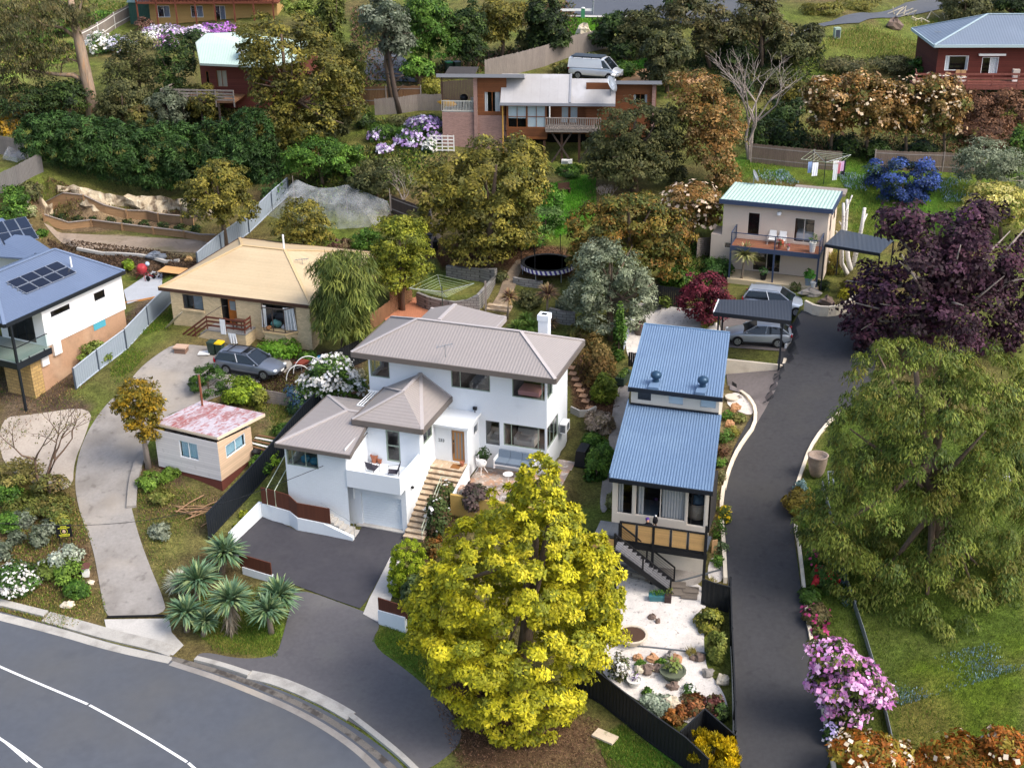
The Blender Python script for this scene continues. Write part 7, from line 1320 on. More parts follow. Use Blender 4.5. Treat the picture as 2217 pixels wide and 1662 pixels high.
# person and stand on the blue deck
SKIN=mat('skin','b98a70',.6,.05,4); CLOTH=mat('black_clothes','15141a',.85,.12,5); PURP=mat('purple_hair','4a2f78',.7,.2,6)
bp_=BF.hit(1412,1128,z=-.4); pp=local_thing('person','person in black clothes with purple hair crouching on the blue house deck','person',BF,(bp_[0],-.75,-.4),None,R(20))
def skin_body(parent):
    J=[('pelvis',(0,.05,.28),.15),('spine',(0,-.03,.48),.15),('chest',(0,-.12,.68),.16),('neck',(-.02,-.17,.82),.055),('head0',(-.03,-.22,.92),.085),('head',(-.04,-.25,1.02),.095),
       ('sl',(-.19,-.14,.7),.065),('el',(-.31,-.22,.46),.05),('wl',(-.27,-.4,.28),.035),('sr',(.19,-.14,.7),.065),('er',(.3,-.25,.48),.05),('wr',(.2,-.45,.36),.035),
       ('hl',(-.12,.04,.26),.1),('kl',(-.2,-.36,.36),.075),('al',(-.17,-.2,.07),.05),('tl',(-.19,-.36,.04),.04),('hr',(.12,.04,.26),.1),('kr',(.2,-.36,.36),.075),('ar',(.17,-.2,.07),.05),('tr',(.19,-.36,.04),.04)]
    E=[(0,1),(1,2),(2,3),(3,4),(4,5),(2,6),(6,7),(7,8),(2,9),(9,10),(10,11),(0,12),(12,13),(13,14),(14,15),(0,16),(16,17),(17,18),(18,19)]
    me=bpy.data.meshes.new('body'); me.from_pydata([j[1] for j in J],E,[]); o=bpy.data.objects.new('body',me); COL.objects.link(o); o.parent=parent; o.modifiers.new('skin','SKIN'); 
    for v,j in zip(me.skin_vertices[0].data,J): v.radius=(j[2],j[2])
    me.skin_vertices[0].data[0].use_root=True; o.modifiers.new('sub','SUBSURF').render_levels=2; me.materials.append(CLOTH); return o
skin_body(pp); MB().blob((-.04,-.3,1.0),.075,.075,.1,1,12,.02).build('face',SKIN,pp,True); MB().blob((-.04,-.225,1.05),.115,.115,.125,2,12,.06).build('hair',PURP,pp,True)
for sx,(x,y,z) in ((-1,(-.27,-.43,.25)),(1,(.2,-.48,.33))):
    m=MB(); m.blob((x,y,z),.045,.05,.025,1,8,.02)
    for k in range(4): m.tube([(x-.03+.02*k,y-.04,z),(x-.03+.02*k,y-.085+.006*abs(k-1),z-.01),(x-.03+.02*k,y-.105+.006*abs(k-1),z-.035)],.009,5)
    m.tube([(x+sx*-.04,y,z),(x+sx*-.065,y-.045,z-.01)],.01,5); m.build('hand',SKIN,pp,True)
b2_=BF.hit(1428,1128,z=-.4); t=local_thing('easel_stand','brown wooden stand with a dark bag hung on it beside the crouching person','stand',BF,(b2_[0],-.6,-.4)); 
for a,b in ((-.2,-.15),(.2,-.15),(0,.25)): MB().tube([(a,b,0),(a*.2,b*.2,.75)],.025).build('leg',WOODBR,t)
MB().blob((0,0,.85),.14,.12,.24,3,10,.1).build('bag',CLOTH,t); MB().blob((.02,0,1.1),.06,.06,.05,3,8,.1).build('bag_strap',PL,t)
t=local_thing('wicker_chair','large round wicker egg chair behind the right hand glass of the deck','chair',BF,(4.35,.9,0)); MB().lathe([(.25,0),(.5,.2),(.62,.7),(.6,1.0),(.5,1.05),(.4,.6),(.05,.4)],n=18).build('shell',mat('grey_wicker','8a8378',.9,.15,8,board=(2,.06,.3)),t); MB().blob((0,.1,1.0),.4,.3,.35,2,10,.1).build('cushion',mat('slate_blanket','5d7484',.9,.1,4),t)
t=local_thing('rug','striped blue grey rug inside the sliding door','rug',BF,(1.6,1.2,0)); MB().box(-.7,.7,-.9,.9,.0,.03).build('weave',mat('blue_grey_rug','6d7b86',.95,.15,3,board=(1,.2,.25)),t)
# right side things
t=thing('stone_urn','tall stone urn on the lawn beside the driveway','urn',G(1767,1030),0); MB().lathe([(.28,0),(.42,.3),(.52,.8),(.55,1.2),(.58,1.3),(.6,1.36),(.5,1.38),(.46,1.2),(.01,1.1)],n=22).build('vessel',mat('weathered_stone','8b7b6e',.9,.25,2,bump=.3,stain=[(2,.5,.65,'a3968a',.5)]),t,True)
t=thing('metal_frame','pale metal handrail frame beside the stone urn','handrail',G(1790,1060),R(-10)); m=MB(); m.tube([(0,-.8,0),(0,-.8,.9),(0,.5,.9),(1.2,.5,.9)],.04); m.tube([(.25,-.8,0),(.25,-.8,.9),(.25,.3,.9)],.04); m.build('rail',STEEL,t)
t=thing('millstone','round pale millstone lying in the gravel corner beside the blue roofed house','millstone',G(1584,864),0); m=MB(); m.lathe([(.14,.1),(.42,.1),(.42,.2),(.14,.2)],n=20); m.build('ring',mat('pale_stone','c9bfae',.9,.12,3),t); MB().lathe([(.14,.12),(.01,.13)],n=12).build('hub',RK1,t)
rock('orange boulder in the bed beside the blue roofed house',(1592,888),.35,.3,.3,RK3,31); rock('tan boulder lower in the bed beside the blue roofed house',(1580,922),.3,.25,.25,RK3,32); rock('small grey stone on the gravel corner',(1600,862),.15,.12,.12,RK2,33); rock('flat dark rock on the slope below the cream house',(1755,640),.7,.4,.35,RK2,34); rock('brown boulder above the curved cream wall',(1790,660),.5,.4,.4,RK1,35)
t=thing('drain_grate','long dark drain grate in the turning bay','grate',G(1590,835),R(-8)); MB().box(-.14,.14,-1.3,1.3,.0,.03).build('grate',DARKSLOT,t); t.location.z+=.07
t=thing('firewood_bench','pale slatted garden seat with a green cushion under the big green tree','bench',G(2165,1050),R(15))
for k in range(5): MB().box(-1.0,1.0,-.5+.22*k,-.36+.22*k,.45,.5).build('slat',PL,t)
for a in (-.9,.9): MB().box(a-.05,a+.05,-.5,.5,0,.45).build('leg',PL,t)
MB().box(-.8,-.2,-.45,-.1,.5,.6).build('cushion',mat('green_cushion','3f9a63',.8,.1,4),t)
t=thing('planter_tub','round dark planter tub with grey plants on the white gravel',"planter",G(1386,722),0); MB().lathe([(.4,0),(.45,.5),(.42,.5),(.01,.42)],n=18).build('tub',mat('brown_grey_tub','5d524c',.85,.15,3),t); V,C=lump_leaves((0,0,.65),(.4,.4,.25),160,.2,.4,pal('6f7f5d','8a8f6d','94656a'),rng(),'up',.4); quads('leaves',V,C,leafmat(),t)
t=thing('raised_planter','green metal raised planter beside the black picket fence','planter',G(1350,824),R(-25)); MB().box(-.3,.3,-.8,.8,0,.5).build('box',mat('dark_green_metal','3b4a40',.5,.1,3),t); V,C=lump_leaves((0,0,.55),(.28,.75,.18),240,.18,.5,GREENP,rng(),'leaf',.4); quads('leaves',V,C,leafmat(),t)
t=thing('bird_bath','thin black bird bath by the black paling fence','bird bath',G(1402,682),0); MB().tube([(0,0,0),(0,0,.9)],.04).build('stem',BLACK,t); MB().lathe([(.05,.9),(.35,.98),(.37,1.0),(.02,.95)],n=16).build('basin',GRB,t)
for k,(x,y,lab) in enumerate(((1408,672,'black outdoor chair nearest the bird bath'),(1428,672,'black outdoor chair nearest the black paling fence'))): chair('garden_chair',lab,Frame(G(x,y),0),(0,0,0),R(40*k),BLACK,BLACK)
t=thing('white_bench','white tubular frame seat beside the picket fence','seat',G(1392,800),R(-15)); m=MB(); m.tube([(-.35,0,0),(-.3,0,.8),(.3,0,.8),(.35,0,0)],.025); m.tube([(-.35,.4,0),(-.3,.4,.45),(.3,.4,.45),(.35,.4,0)],.025); m.build('frame',PL,t)
# street side things
t=thing('yard_sign','black notice board with yellow lettering and a round emblem beside the left driveway','sign',G(144,1180),R(-3)); t.rotation_euler=(0,0,R(12)); YL=mat('yellow_lettering','c9c83a',.6,.05,3)
MB().box(-.42,.42,-.02,.02,.55,1.35).build('board',BLACK,t)
for x in (-.32,.32): MB().tube([(x,0,-.3),(x,0,.56)],.02).build('leg',BLACK,t)
m=MB(); rd=random.Random(9)
for z,x0,x1 in ((1.26,-.16,.16),(1.16,-.3,.3),(.72,-.3,.3),(.63,-.24,.24)):
    x=x0
    while x<x1: w_=rd.uniform(.03,.06); m.box(x,x+w_,-.028,-.021,z-.03,z+.03); x+=w_+.015
for k in range(24): a=k*math.pi/12; b=a+math.pi/12; m.bar((.19*math.cos(a),-.025,.94+.19*math.sin(a)),(.19*math.cos(b),-.025,.94+.19*math.sin(b)),.015,.02)
m.build('lettering',YL,t); MB().blob((0,-.03,.94),.09,.008,.11,3,10,.15).build('emblem',mat('pale_emblem','c4a888',.7,.15,8),t)
t=thing('letterbox','white letterbox with a brown hipped roof beside the left driveway','letterbox',G(187,1245),R(10)); MB().box(-.18,.18,-.2,.2,0,.62).build('box',PL,t); m=MB(); m.face((-.27,-.3,.6),(.27,-.3,.6),(0,0,.85)); m.face((.27,-.3,.6),(.27,.3,.6),(0,0,.85)); m.face((.27,.3,.6),(-.27,.3,.6),(0,0,.85)); m.face((-.27,.3,.6),(-.27,-.3,.6),(0,0,.85)); m.build('roof',mat('brown_roof','57342c',.7,.1,3),t)
for k,(x,y,s,lab) in enumerate(((146,1313,.35,'pale rock on the verge below the white daisies'),(196,1263,.22,'small pale rock by the letterbox'))): rock(lab,(x,y),s,s*.8,s*.5,RK4,40+k)
t=tag(MB().hexa([(-.55,-.3,0),(.55,-.3,0),(.55,.3,0),(-.55,.3,0)],[(-.55,-.3,.1),(.55,-.3,.1),(.55,.3,.1),(-.55,.3,.1)]).build('stone_slab',mat('cream_slab_stone','c9b9a0',.9,.1,2)),'cream stone slab lying on the grass outside the black fence','slab'); t.location=G(1310,1597)+np.array([0,0,.05]); t.rotation_euler=(0,0,R(-35))
px_wall('row of old concrete steps and edging blocks beside the left driveway',[(285,1100),(287,1070),(291,1040),(300,1010),(310,985)],[.18,.2,.22,.25,.25],CONC_OLD,.55)
t=thing('stick_pile','pile of cut brown branches on the bare ground below the shed','branches',G(430,1110),0); rd=random.Random(2)
for k in range(14): a=rd.uniform(-.6,.9); x,y=rd.uniform(-.8,.8),rd.uniform(-.8,.8); l=rd.uniform(.5,1.2); z=lambda xx,yy:float(gz(t.location.x+xx,t.location.y+yy))-t.location.z+.06+.02*k; p0=(x-l*math.cos(a),y-l*math.sin(a)); p1=(x+l*math.cos(a),y+l*math.sin(a)); MB().tube([(*p0,z(*p0)),(x,y,z(x,y)+.05),(*p1,z(*p1))],.035,5).build('branch',mat('pale_branch','9a7a5c',.9,.2,3),t)
t=thing('junk_pile','pile of boards and dark buckets behind the shed','junk',G(575,970),R(-25)); 
for k in range(5): MB().bar((-.9,.25*k-.5,.25+.06*k),(.9,.3*k-.7,.3+.07*k),.16,.04).build('board',PL if k%2 else WOODBR,t)
for k in range(2): MB().lathe([(.2,0),(.3,.45),(.27,.45),(.02,.1)],(-.6+.8*k,-1.2,0),14).build('bucket',TRIMB,t)
t=thing('street_light','thin pale street light pole on the upper street','street light',G(1284,33),0); MB().tube([(0,0,-.3),(0,0,9)],.09,8).build('pole',STEEL,t); MB().tube([(0,0,9),(1.2,-.5,9.4)],.05).build('arm',STEEL,t)
t=thing('service_pillar','green service pillar on the verge of the upper street','pillar',G(1262,40),0); MB().box(-.2,.2,-.15,.15,0,1.05).build('cabinet',mat('bright_green_metal','3f7d5c',.5,.06,3),t); MB().lathe([(.22,1.05),(.2,1.15),(.02,1.18)],n=10).build('cap',PL,t)
t=thing('guard_rail','short grey guard rail beside the upper street','guard rail',G(1235,34),0); MB().bar((-1.5,0,.6),(2.5,-.1,.6),.06,.25).build('rail',PL,t); [MB().box(x-.06,x+.06,-.06,.06,0,.6).build('post',TERR,t) for x in (-1,1.5)]
t=thing('service_kiosk','small pale green kiosk on the upper grass bank','kiosk',G(1811,84),R(10)); MB().box(-.3,.3,-.25,.25,0,1.1).build('cabinet',mat('pale_green_metal','9db0a0',.6,.05,3),t); MB().box(-.24,.24,-.26,-.251,.1,.9).build('door',PERG,t)
rock('dark stump on the upper grass bank',(1935,63),.8,.6,.7,RK1,50)
t=thing('fallen_branches','bleached fallen branches along the edge of the upper driveway','branches',G(1995,45),0); rd=random.Random(5)
for k in range(10): x,y=rd.uniform(-3,3),rd.uniform(-1,1); z=float(gz(t.location.x+x,t.location.y+y))-t.location.z; MB().tube([(x,y,z+.1),(x+rd.uniform(-.8,.8),y+rd.uniform(-.4,.4),z+rd.uniform(.4,1.0)),(x+rd.uniform(-1.6,1.6),y,z+.2)],.09,5,.03).build('branch',RK4,t)
rock('white rock on the bright bank above the long paling fence',(1262,80),.8,.6,.8,RK4,51)
def greenbin(label,px,c): 
    g=G(*px); t=thing('wheelie_bin',label,'bin',g,R(20)); MB().hexa([(-.25,-.3,0),(.25,-.3,0),(.25,.3,0),(-.25,.3,0)],[(-.3,-.37,1.0),(.3,-.37,1.0),(.3,.37,1.0),(-.3,.37,1.0)]).build('body',GRB,t); MB().box(-.31,.31,-.4,.4,1.0,1.1).build('lid',c,t)
greenbin('green wheelie bin with a bright green lid under the trees behind the cedar house',(972,158),mat('bright_green_plastic','1fa05c',.5,.05,3)); greenbin('dark wheelie bin under the trees behind the cedar house',(990,158),GRB)
p=KF.hit(982,217,v=1.5); t=local_thing('barbecue','black kettle barbecue on the veranda of the cedar house','barbecue',KF,(p[0]+.9,1.5,zv)); MB().lathe([(.05,.55),(.3,.7),(.35,.9),(.3,1.1),(.1,1.2)],n=14).build('kettle',BLACK,t,True); [MB().tube([(.2*math.cos(a),.2*math.sin(a),.6),(.35*math.cos(a),.35*math.sin(a),0)],.02).build('leg',BLACK,t) for a in (0,2.1,4.2)]
t=local_thing('kayak','yellow and orange canoe end on the cedar house veranda','canoe',KF,(p[0]-.6,1.2,zv+.5)); o=MB().lathe([(.02,-1),(.25,-.4),(.3,.2),(.2,.8),(.02,1.1)],n=12).build('hull',mat('yellow_orange_hull','e0a01c',.4,.15,1.5),t,True); o.rotation_euler=(R(90),0,R(60))
t=local_thing('folding_table','pale folding chair on the cedar house veranda','chair',KF,(p[0]+1.8,1.3,zv)); MB().box(-.3,.3,-.25,.25,.4,.46).build('seat',BEIGE,t); MB().box(-.3,.3,.2,.26,.46,.95).build('backrest',BEIGE,t); [MB().box(a-.03,a+.03,-.2,.2,0,.4).build('leg',BEIGE,t) for a in (-.25,.25)]
t=thing('white_lattice','white lattice panel leaning at the edge of the flower garden','lattice',G(958,330),R(-5)); m=MB()
for k in range(5): m.bar((-1,0,.2+.3*k),(1,0,.2+.3*k),.05,.08); m.bar((-1+.5*k,0,.1),(-1+.5*k,0,1.5),.08,.05)
m.build('lattice',PL,t)
t=thing('garden_gnome','small orange and white garden figure on the sloping lawn','ornament',G(800,368),0); MB().lathe([(.22,0),(.3,.2),(.2,.45),(.02,.55)],n=12).build('body',mat('orange_ceramic','c9622c',.6,.1,3),t,True); MB().blob((.4,.1,.25),.25,.2,.25,2,10,.1).build('white_part',PL,t)
t=thing('garden_bench','small brown seat on the bright green lawn','seat',G(1222,420),R(20)); MB().box(-.5,.5,-.2,.2,.4,.46).build('seat',DKBR,t); MB().box(-.5,.5,.16,.2,.46,.9).build('backrest',DKBR,t); [MB().box(a-.04,a+.04,-.18,.18,0,.4).build('leg',DKBR,t) for a in (-.4,.4)]
p=G(905,548); 
for k in range(3): o=MB().lathe([(.3,0),(.34,.8),(.3,.82),(.02,.8)],n=14).build('black_barrel',BLACK); o.location=G(932+4*k,528+7*k); tag(o,('black barrel by the paling fence, farthest up the slope','black barrel by the paling fence, middle one','black barrel by the paling fence, lowest one')[k],'barrel','black barrels beside the paling fence')
# a power line crossing the left driveway and the loose ground things
a=at_y(-40,1130,62); b=WF.world(WF.hit(700,1008,v=-5.3)); m=MB(); pts=[a+(b-a)*t_+np.array([0,0,-1.6*math.sin(math.pi*t_)]) for t_ in np.linspace(0,1,16)]; m.tube(pts,.018,4); tag(m.build('power_cable',BLACK),'thin black power cable crossing the left driveway to the white house','cable')
# ================================================================ vegetation
GOLD=pal('a9a320','9a961f','bab02c','86861e','6f7420'); WATT=pal('857c30','76712e','978c3e','62622b','555629'); OLIV=pal('5a5c34','4b4f2c','6b6a40','3f4527'); DGRN=pal('33451f','28391a','435524','1f2d16'); BGRN=pal('55782a','466823','6c8e36','3a5a1f')
BRZ=pal('85602f','94703c','705a28','5f602c','a58658','66542a'); BRZO=pal('6d6628','7f6a2c','5a5c26','8f6a30','4c5424'); GRYG=pal('77806a','66705a','8b927c','545f49'); REDL=pal('5a1d2a','6d2634','461722','7d3340'); PURP_=pal('3a2230','4a2b38','2c1a25','57384a','443036'); WILL=pal('6f7a38','5e6c30','82893f','4d5c2a'); WILG=pal('6e7a2c','5f7029','818a38','4d5f25','73702c'); LIME=pal('8a9024','7a8420','99a030','656f1e'); OLV2=pal('7b8368','6a735a','8d947a','59634a'); YEL=pal('b7ad5c','a39d4c','c8bf7a','808a3c'); GUM=pal('5a5a36','6a6640','4a4c2e','746a40'); SCRUB=pal('6f6a34','5f6230','80783c','4f5529','6a5c38')
CEAN=pal('3a5290','2f4478','4a63a5','3a4f5c','31462f'); HEDG=pal('3a5628','304a22','4b6a32','273e1c'); LILAC=pal('c9b4dc','a98cc0','e6e0ee'); WHTF=pal('eceae2','f4f2ec','dcd8d0'); PINKF=pal('d08fc4','dfa6d2','b873ac','e8bfe0'); MAG=pal('b53a72','c84f86'); REDF=pal('b0202c','c2333a'); BROWN=pal('6b4a34','5a3f2e','7d5a40')
# big golden cypress in front
tree('golden_cypress','very large golden yellow conifer standing in front of the white house',[(1168,1062,52,80),(1150,1150,118,110),(1118,1225,185,130),(1110,1330,228,150),(1110,1440,190,130),(1120,1530,120,75),(960,1330,75,110),(1290,1290,62,130)],(1118,1545),GOLD*1.25,120000,.2,.5,'leaf',.1,.35,deep=.95,cvar=.22,hollow=.86,bottom=-1.3)
# weeping green tree over the right garden
tree('weeping_tree','huge weeping green tree covering the right garden beside the driveway',[(1980,830,150,110),(1880,960,90,130),(2060,960,190,170),(1930,1110,180,150),(2130,1130,130,190),(2010,1260,180,150),(1800,1130,80,80),(2140,860,110,110),(1920,1360,100,95),(2150,1340,90,110),(2060,1385,90,80),(1850,1240,70,80)],(2048,1250),WILG*.95+.004,120000,.22,.3,'droop',.15,.4,cvar=.24,hollow=.7,bottom=-1,limbs=14)
# copper beech
tree('copper_beech','broad dark purple leaved tree at the right edge above the green tree',[(2020,560,140,110),(1900,640,90,80),(2130,560,110,130),(2060,680,160,100),(1880,720,60,50),(2200,660,70,110),(1960,480,70,50)],(2050,760),PURP_,26000,.3,.6,'leaf',.22,.35,cvar=.35,hollow=.35,limbs=26,bark=mat('pale_bark','9c9088',.9,.2,2),bottom=-.9)
# wattles
tree('golden_wattle','round golden green wattle left of the white netting tent',[(470,410,72,58),(440,450,52,42),(510,455,52,42),(475,375,45,30)],(490,540),WATT,13000,.22,.55,'leaf',.2,.2,cvar=.3,hollow=.65)
tree('golden_wattle','small golden green wattle in front of the white netting tent',[(655,470,55,45),(690,500,40,35),(625,500,38,35),(660,520,50,25)],(660,560),WATT,9000,.2,.55,'leaf',.22,.14,cvar=.28)
tree('golden_wattle','largest golden wattle, in the middle below the cedar house',[(1075,380,110,95),(1000,400,75,75),(1140,400,62,80),(935,415,48,52),(1060,480,100,75),(1000,510,55,45),(1120,500,60,50),(1040,545,90,28),(940,470,40,40)],(1050,590),WATT,30000,.26,.55,'leaf',.2,.3,cvar=.32,hollow=.62,bottom=-.8)
tree('lime_wattle','lime green round tree beside the slatted timber screen',[(865,520,68,50),(830,560,40,45),(905,570,40,48),(865,600,55,35),(855,490,40,28)],(872,672),pal('86892a','757c26','989a34','5f6a22'),13000,.22,.5,'leaf',.22,.17,cvar=.28)
tree('wattle_tree','large olive wattle in front of the pale green roofed timber house',[(610,90,105,65),(690,160,85,80),(590,180,65,50),(680,250,90,70),(600,260,60,60),(740,230,55,80),(560,120,55,40),(640,310,60,40)],(650,340),WATT*.78,24000,.3,.55,'leaf',.2,.3,cvar=.34,hollow=.5,limbs=14)
tree('olive_tree','big dense grey olive tree hiding the right half of the cedar house',[(1375,275,85,60),(1330,320,65,65),(1425,320,60,65),(1375,350,95,55),(1450,270,35,45),(1300,350,42,45)],(1375,415),OLIV,20000,.26,.5,'leaf',.22,.3,cvar=.26,hollow=.65,bottom=-.9)
tree('photinia_tree','orange bronze leaved tree right of the dense grey olive tree',[(1545,260,70,60),(1540,320,72,55),(1500,190,60,40),(1570,380,40,35),(1530,230,70,45)],(1550,410),BRZ,13000,.24,.6,'leaf',.24,.16,cvar=.32)
tree('photinia_tree','orange bronze tree left of the cream two storey house',[(1500,430,65,40),(1530,470,42,40),(1480,470,50,35)],(1500,530),BRZ,8000,.22,.6,'leaf',.26,.14,cvar=.3,blossom=(pal('d8c3a8','e2c9b0'),300,.3))
tree('bronze_tree','large green and orange leaved tree above the grey green tree',[(1360,470,95,60),(1290,500,70,60),(1430,510,75,65),(1350,550,110,50),(1270,550,50,45),(1440,570,55,40)],(1370,640),BRZO,24000,.24,.55,'leaf',.22,.28,cvar=.32)
tree('grey_green_tree','rounded grey green tree above the stepping stones',[(1320,580,80,62),(1280,630,62,60),(1370,640,58,62),(1325,680,85,45),(1300,545,50,32)],(1325,735),OLV2,22000,.2,.45,'leaf',.2,.22,cvar=.32,hollow=.62,bottom=-.9,limbs=8)
for i,(L_,b,n) in enumerate(((((1800,225,60,55),(1775,195,35,30),(1790,265,40,32)),(1798,340),8000),(((1880,215,65,50),(1860,180,40,25),(1890,262,50,35)),(1875,345),9000),(((1965,225,50,55),(1960,265,40,35)),(1962,345),7000),(((2045,225,52,55),(2030,190,38,28),(2050,270,35,25)),(2045,350),7500))):
    tree('photinia_tree',('first bronze tree from the left above the paling fence, with a bare lower trunk','second bronze tree from the left above the paling fence, pale tipped','third bronze tree from the left above the paling fence, narrower','fourth bronze tree from the left, just below the red deck')[i],L_,b,BRZ,n,.26,.6,'leaf',.25,.13,group='bronze trees above the paling fence',cvar=.33,blossom=(pal('d3bfa0','cfae88'),200,.3))
for i,(x,y,rx,ry) in enumerate(((2110,235,60,45),(2180,240,55,50),(2140,290,70,35))): bush('brown_shrub',('brown twiggy shrub under the red deck, left one','brown twiggy shrub under the red deck at the right edge','brown twiggy shrub below the other two under the red deck')[i],x,y,rx,ry,BROWN,4500,.24,clump=.25)
tree('red_maple','dark red maple at the edge of the white gravel yard',[(1530,625,50,40),(1505,655,42,35),(1555,655,35,35),(1530,680,45,22)],(1530,702),REDL,9000,.17,.6,'leaf',.25,.1,cvar=.35)
bush('blue_shrub','large deep blue flowering shrub in the bright back lawn',1955,390,82,55,CEAN,14000,.2,clump=.2,cvar=.4)
tree('silver_olive','silver grey tree with a leaning pale trunk at the right edge',[(2140,345,70,45),(2180,380,50,45),(2100,370,40,35)],(2095,432),OLV2,9000,.24,.35,'leaf',.25,.16,bark=mat('pale_bark','9c9088',.9,.2,2))
tree('variegated_tree','pale yellow leaved tree at the right edge above the purple tree',[(2160,430,70,36),(2200,460,50,40),(2110,450,32,25)],(2170,520),YEL,8000,.22,.6,'leaf',.25,.14)
bush('green_shrub','dark green shrub at the right edge beside the silver tree',2205,330,30,50,BGRN*.7,2500,.22)
# weeping willow by the brick house
tree('small_willow','slender weeping tree with hanging strands right of the brick house',[(745,580,70,50),(710,620,45,75),(780,620,48,70),(740,660,65,80),(700,690,28,50),(770,710,35,45)],(745,775),WILL,16000,.55,.12,'droop',.28,.16,cvar=.28,hollow=.3,bottom=-1,limbs=8)
# conifer hedge
tree('conifer_hedge','very long dark green conifer hedge above the pale rock face',[(85,300,50,50),(135,305,60,58),(190,318,60,62),(245,328,60,66),(300,336,60,70),(355,342,60,74),(410,346,60,76),(465,348,60,78),(520,345,65,82),(575,365,45,60),(545,285,50,50)],(320,432),HEDG,70000,.36,.26,'leaf',.16,None,cat='hedge',deep=.6,cvar=.26,hollow=.8,bottom=-1.3)
# gum tree
tree('gum_tree','tall gum tree with a bare peeling trunk at the top left',[(40,40,90,60),(110,30,70,50),(30,110,60,50),(110,105,60,40),(165,30,45,40),(10,180,45,40),(70,150,40,25)],(205,262),GUM,15000,.32,.3,'droop',.22,None,cvar=.3,hollow=.3,limbs=0,bottom=-.9)
g=G(205,262); t=[o for o in COL.objects if o.name.startswith('gum_tree')][0]; W_=lambda x,y:Vector(at_y(x,y,g[1])-g); m=MB(); PEEL=mat('peeling_bark','9a8672',.85,.3,1.2,stretch=(2,2,.3),stain=[(1.5,.5,.62,'6a594a',.7),(2.5,.55,.65,'bb8a5c',.5)])
m.tube([W_(207,275),W_(195,210),W_(183,150),W_(172,95),W_(160,45),W_(152,-10)],[.75,.6,.55,.48,.36,.25],9); m.tube([W_(186,178),W_(158,163),W_(130,162),W_(95,158),W_(60,150),W_(30,122)],[.26,.24,.18,.15,.1,.05],6); m.tube([W_(132,162),W_(134,140),W_(150,130)],.08,5); m.tube([W_(172,135),W_(150,128),W_(130,132)],[.12,.1,.05],5); m.tube([W_(158,42),W_(172,22),W_(180,-5)],[.2,.12,.08],6); m.tube([W_(168,85),W_(135,60),W_(95,55),W_(60,30)],[.2,.15,.1,.05],6); m.tube([W_(97,65),W_(60,45),W_(30,35)],[.12,.09,.05],5); m.build('trunk',PEEL,t,True)
# trees behind the hedge and around the timber house
def many(kind,pre,rows,group,cat='tree',**kw):
    for L_,b,P_,n,lab in rows: tree(kind,lab,L_,b,P_,n,group=group,cat=cat,**kw)
many('scrub_tree','',[
 ([(45,225,70,45),(110,215,50,40)],(70,272),DGRN,6000,'dark scrub tree behind the left end of the hedge'),([(150,215,50,42)],(150,270),DGRN*1.2,4500,'dark green tree just left of the gum trunk'),
 ([(300,120,60,55),(265,160,45,40),(340,160,45,40)],(300,215),OLIV*1.25,8000,'olive green tree below the purple and white flower bank'),([(380,140,40,60),(370,200,40,40)],(375,240),DGRN*1.3,6000,'dark green tree beside the grey slatted deck'),
 ([(265,215,60,45),(240,245,40,30)],(260,275),OLIV,6000,'dark olive tree just right of the gum trunk'),([(365,235,48,42)],(362,285),OLV2*.75,5000,'pale grey green bush tree below the slatted deck'),([(445,225,40,40)],(445,270),WATT*.7,4500,'yellow green tree below the slatted deck'),([(310,255,40,30)],(310,290),SCRUB,3500,'light scrub tree rising over the middle of the hedge'),
 ([(690,340,75,45),(740,350,50,45),(650,355,45,35)],(700,400),BGRN,10000,'bright green tree behind the netting tent'),([(820,385,60,45),(790,400,40,30)],(815,440),OLIV,6500,'loose olive shrub tree right of the netting tent'),([(720,270,40,45)],(720,320),OLIV*.9,4500,'olive tree right of the big olive wattle'),([(420,95,22,30)],(420,150),DGRN,1800,'small dark shrub tree left of the pale green roof')],'scrub trees on the left of the hill',size=.27,aspect=.45,clump=.24,trunk=.13,cvar=.32)
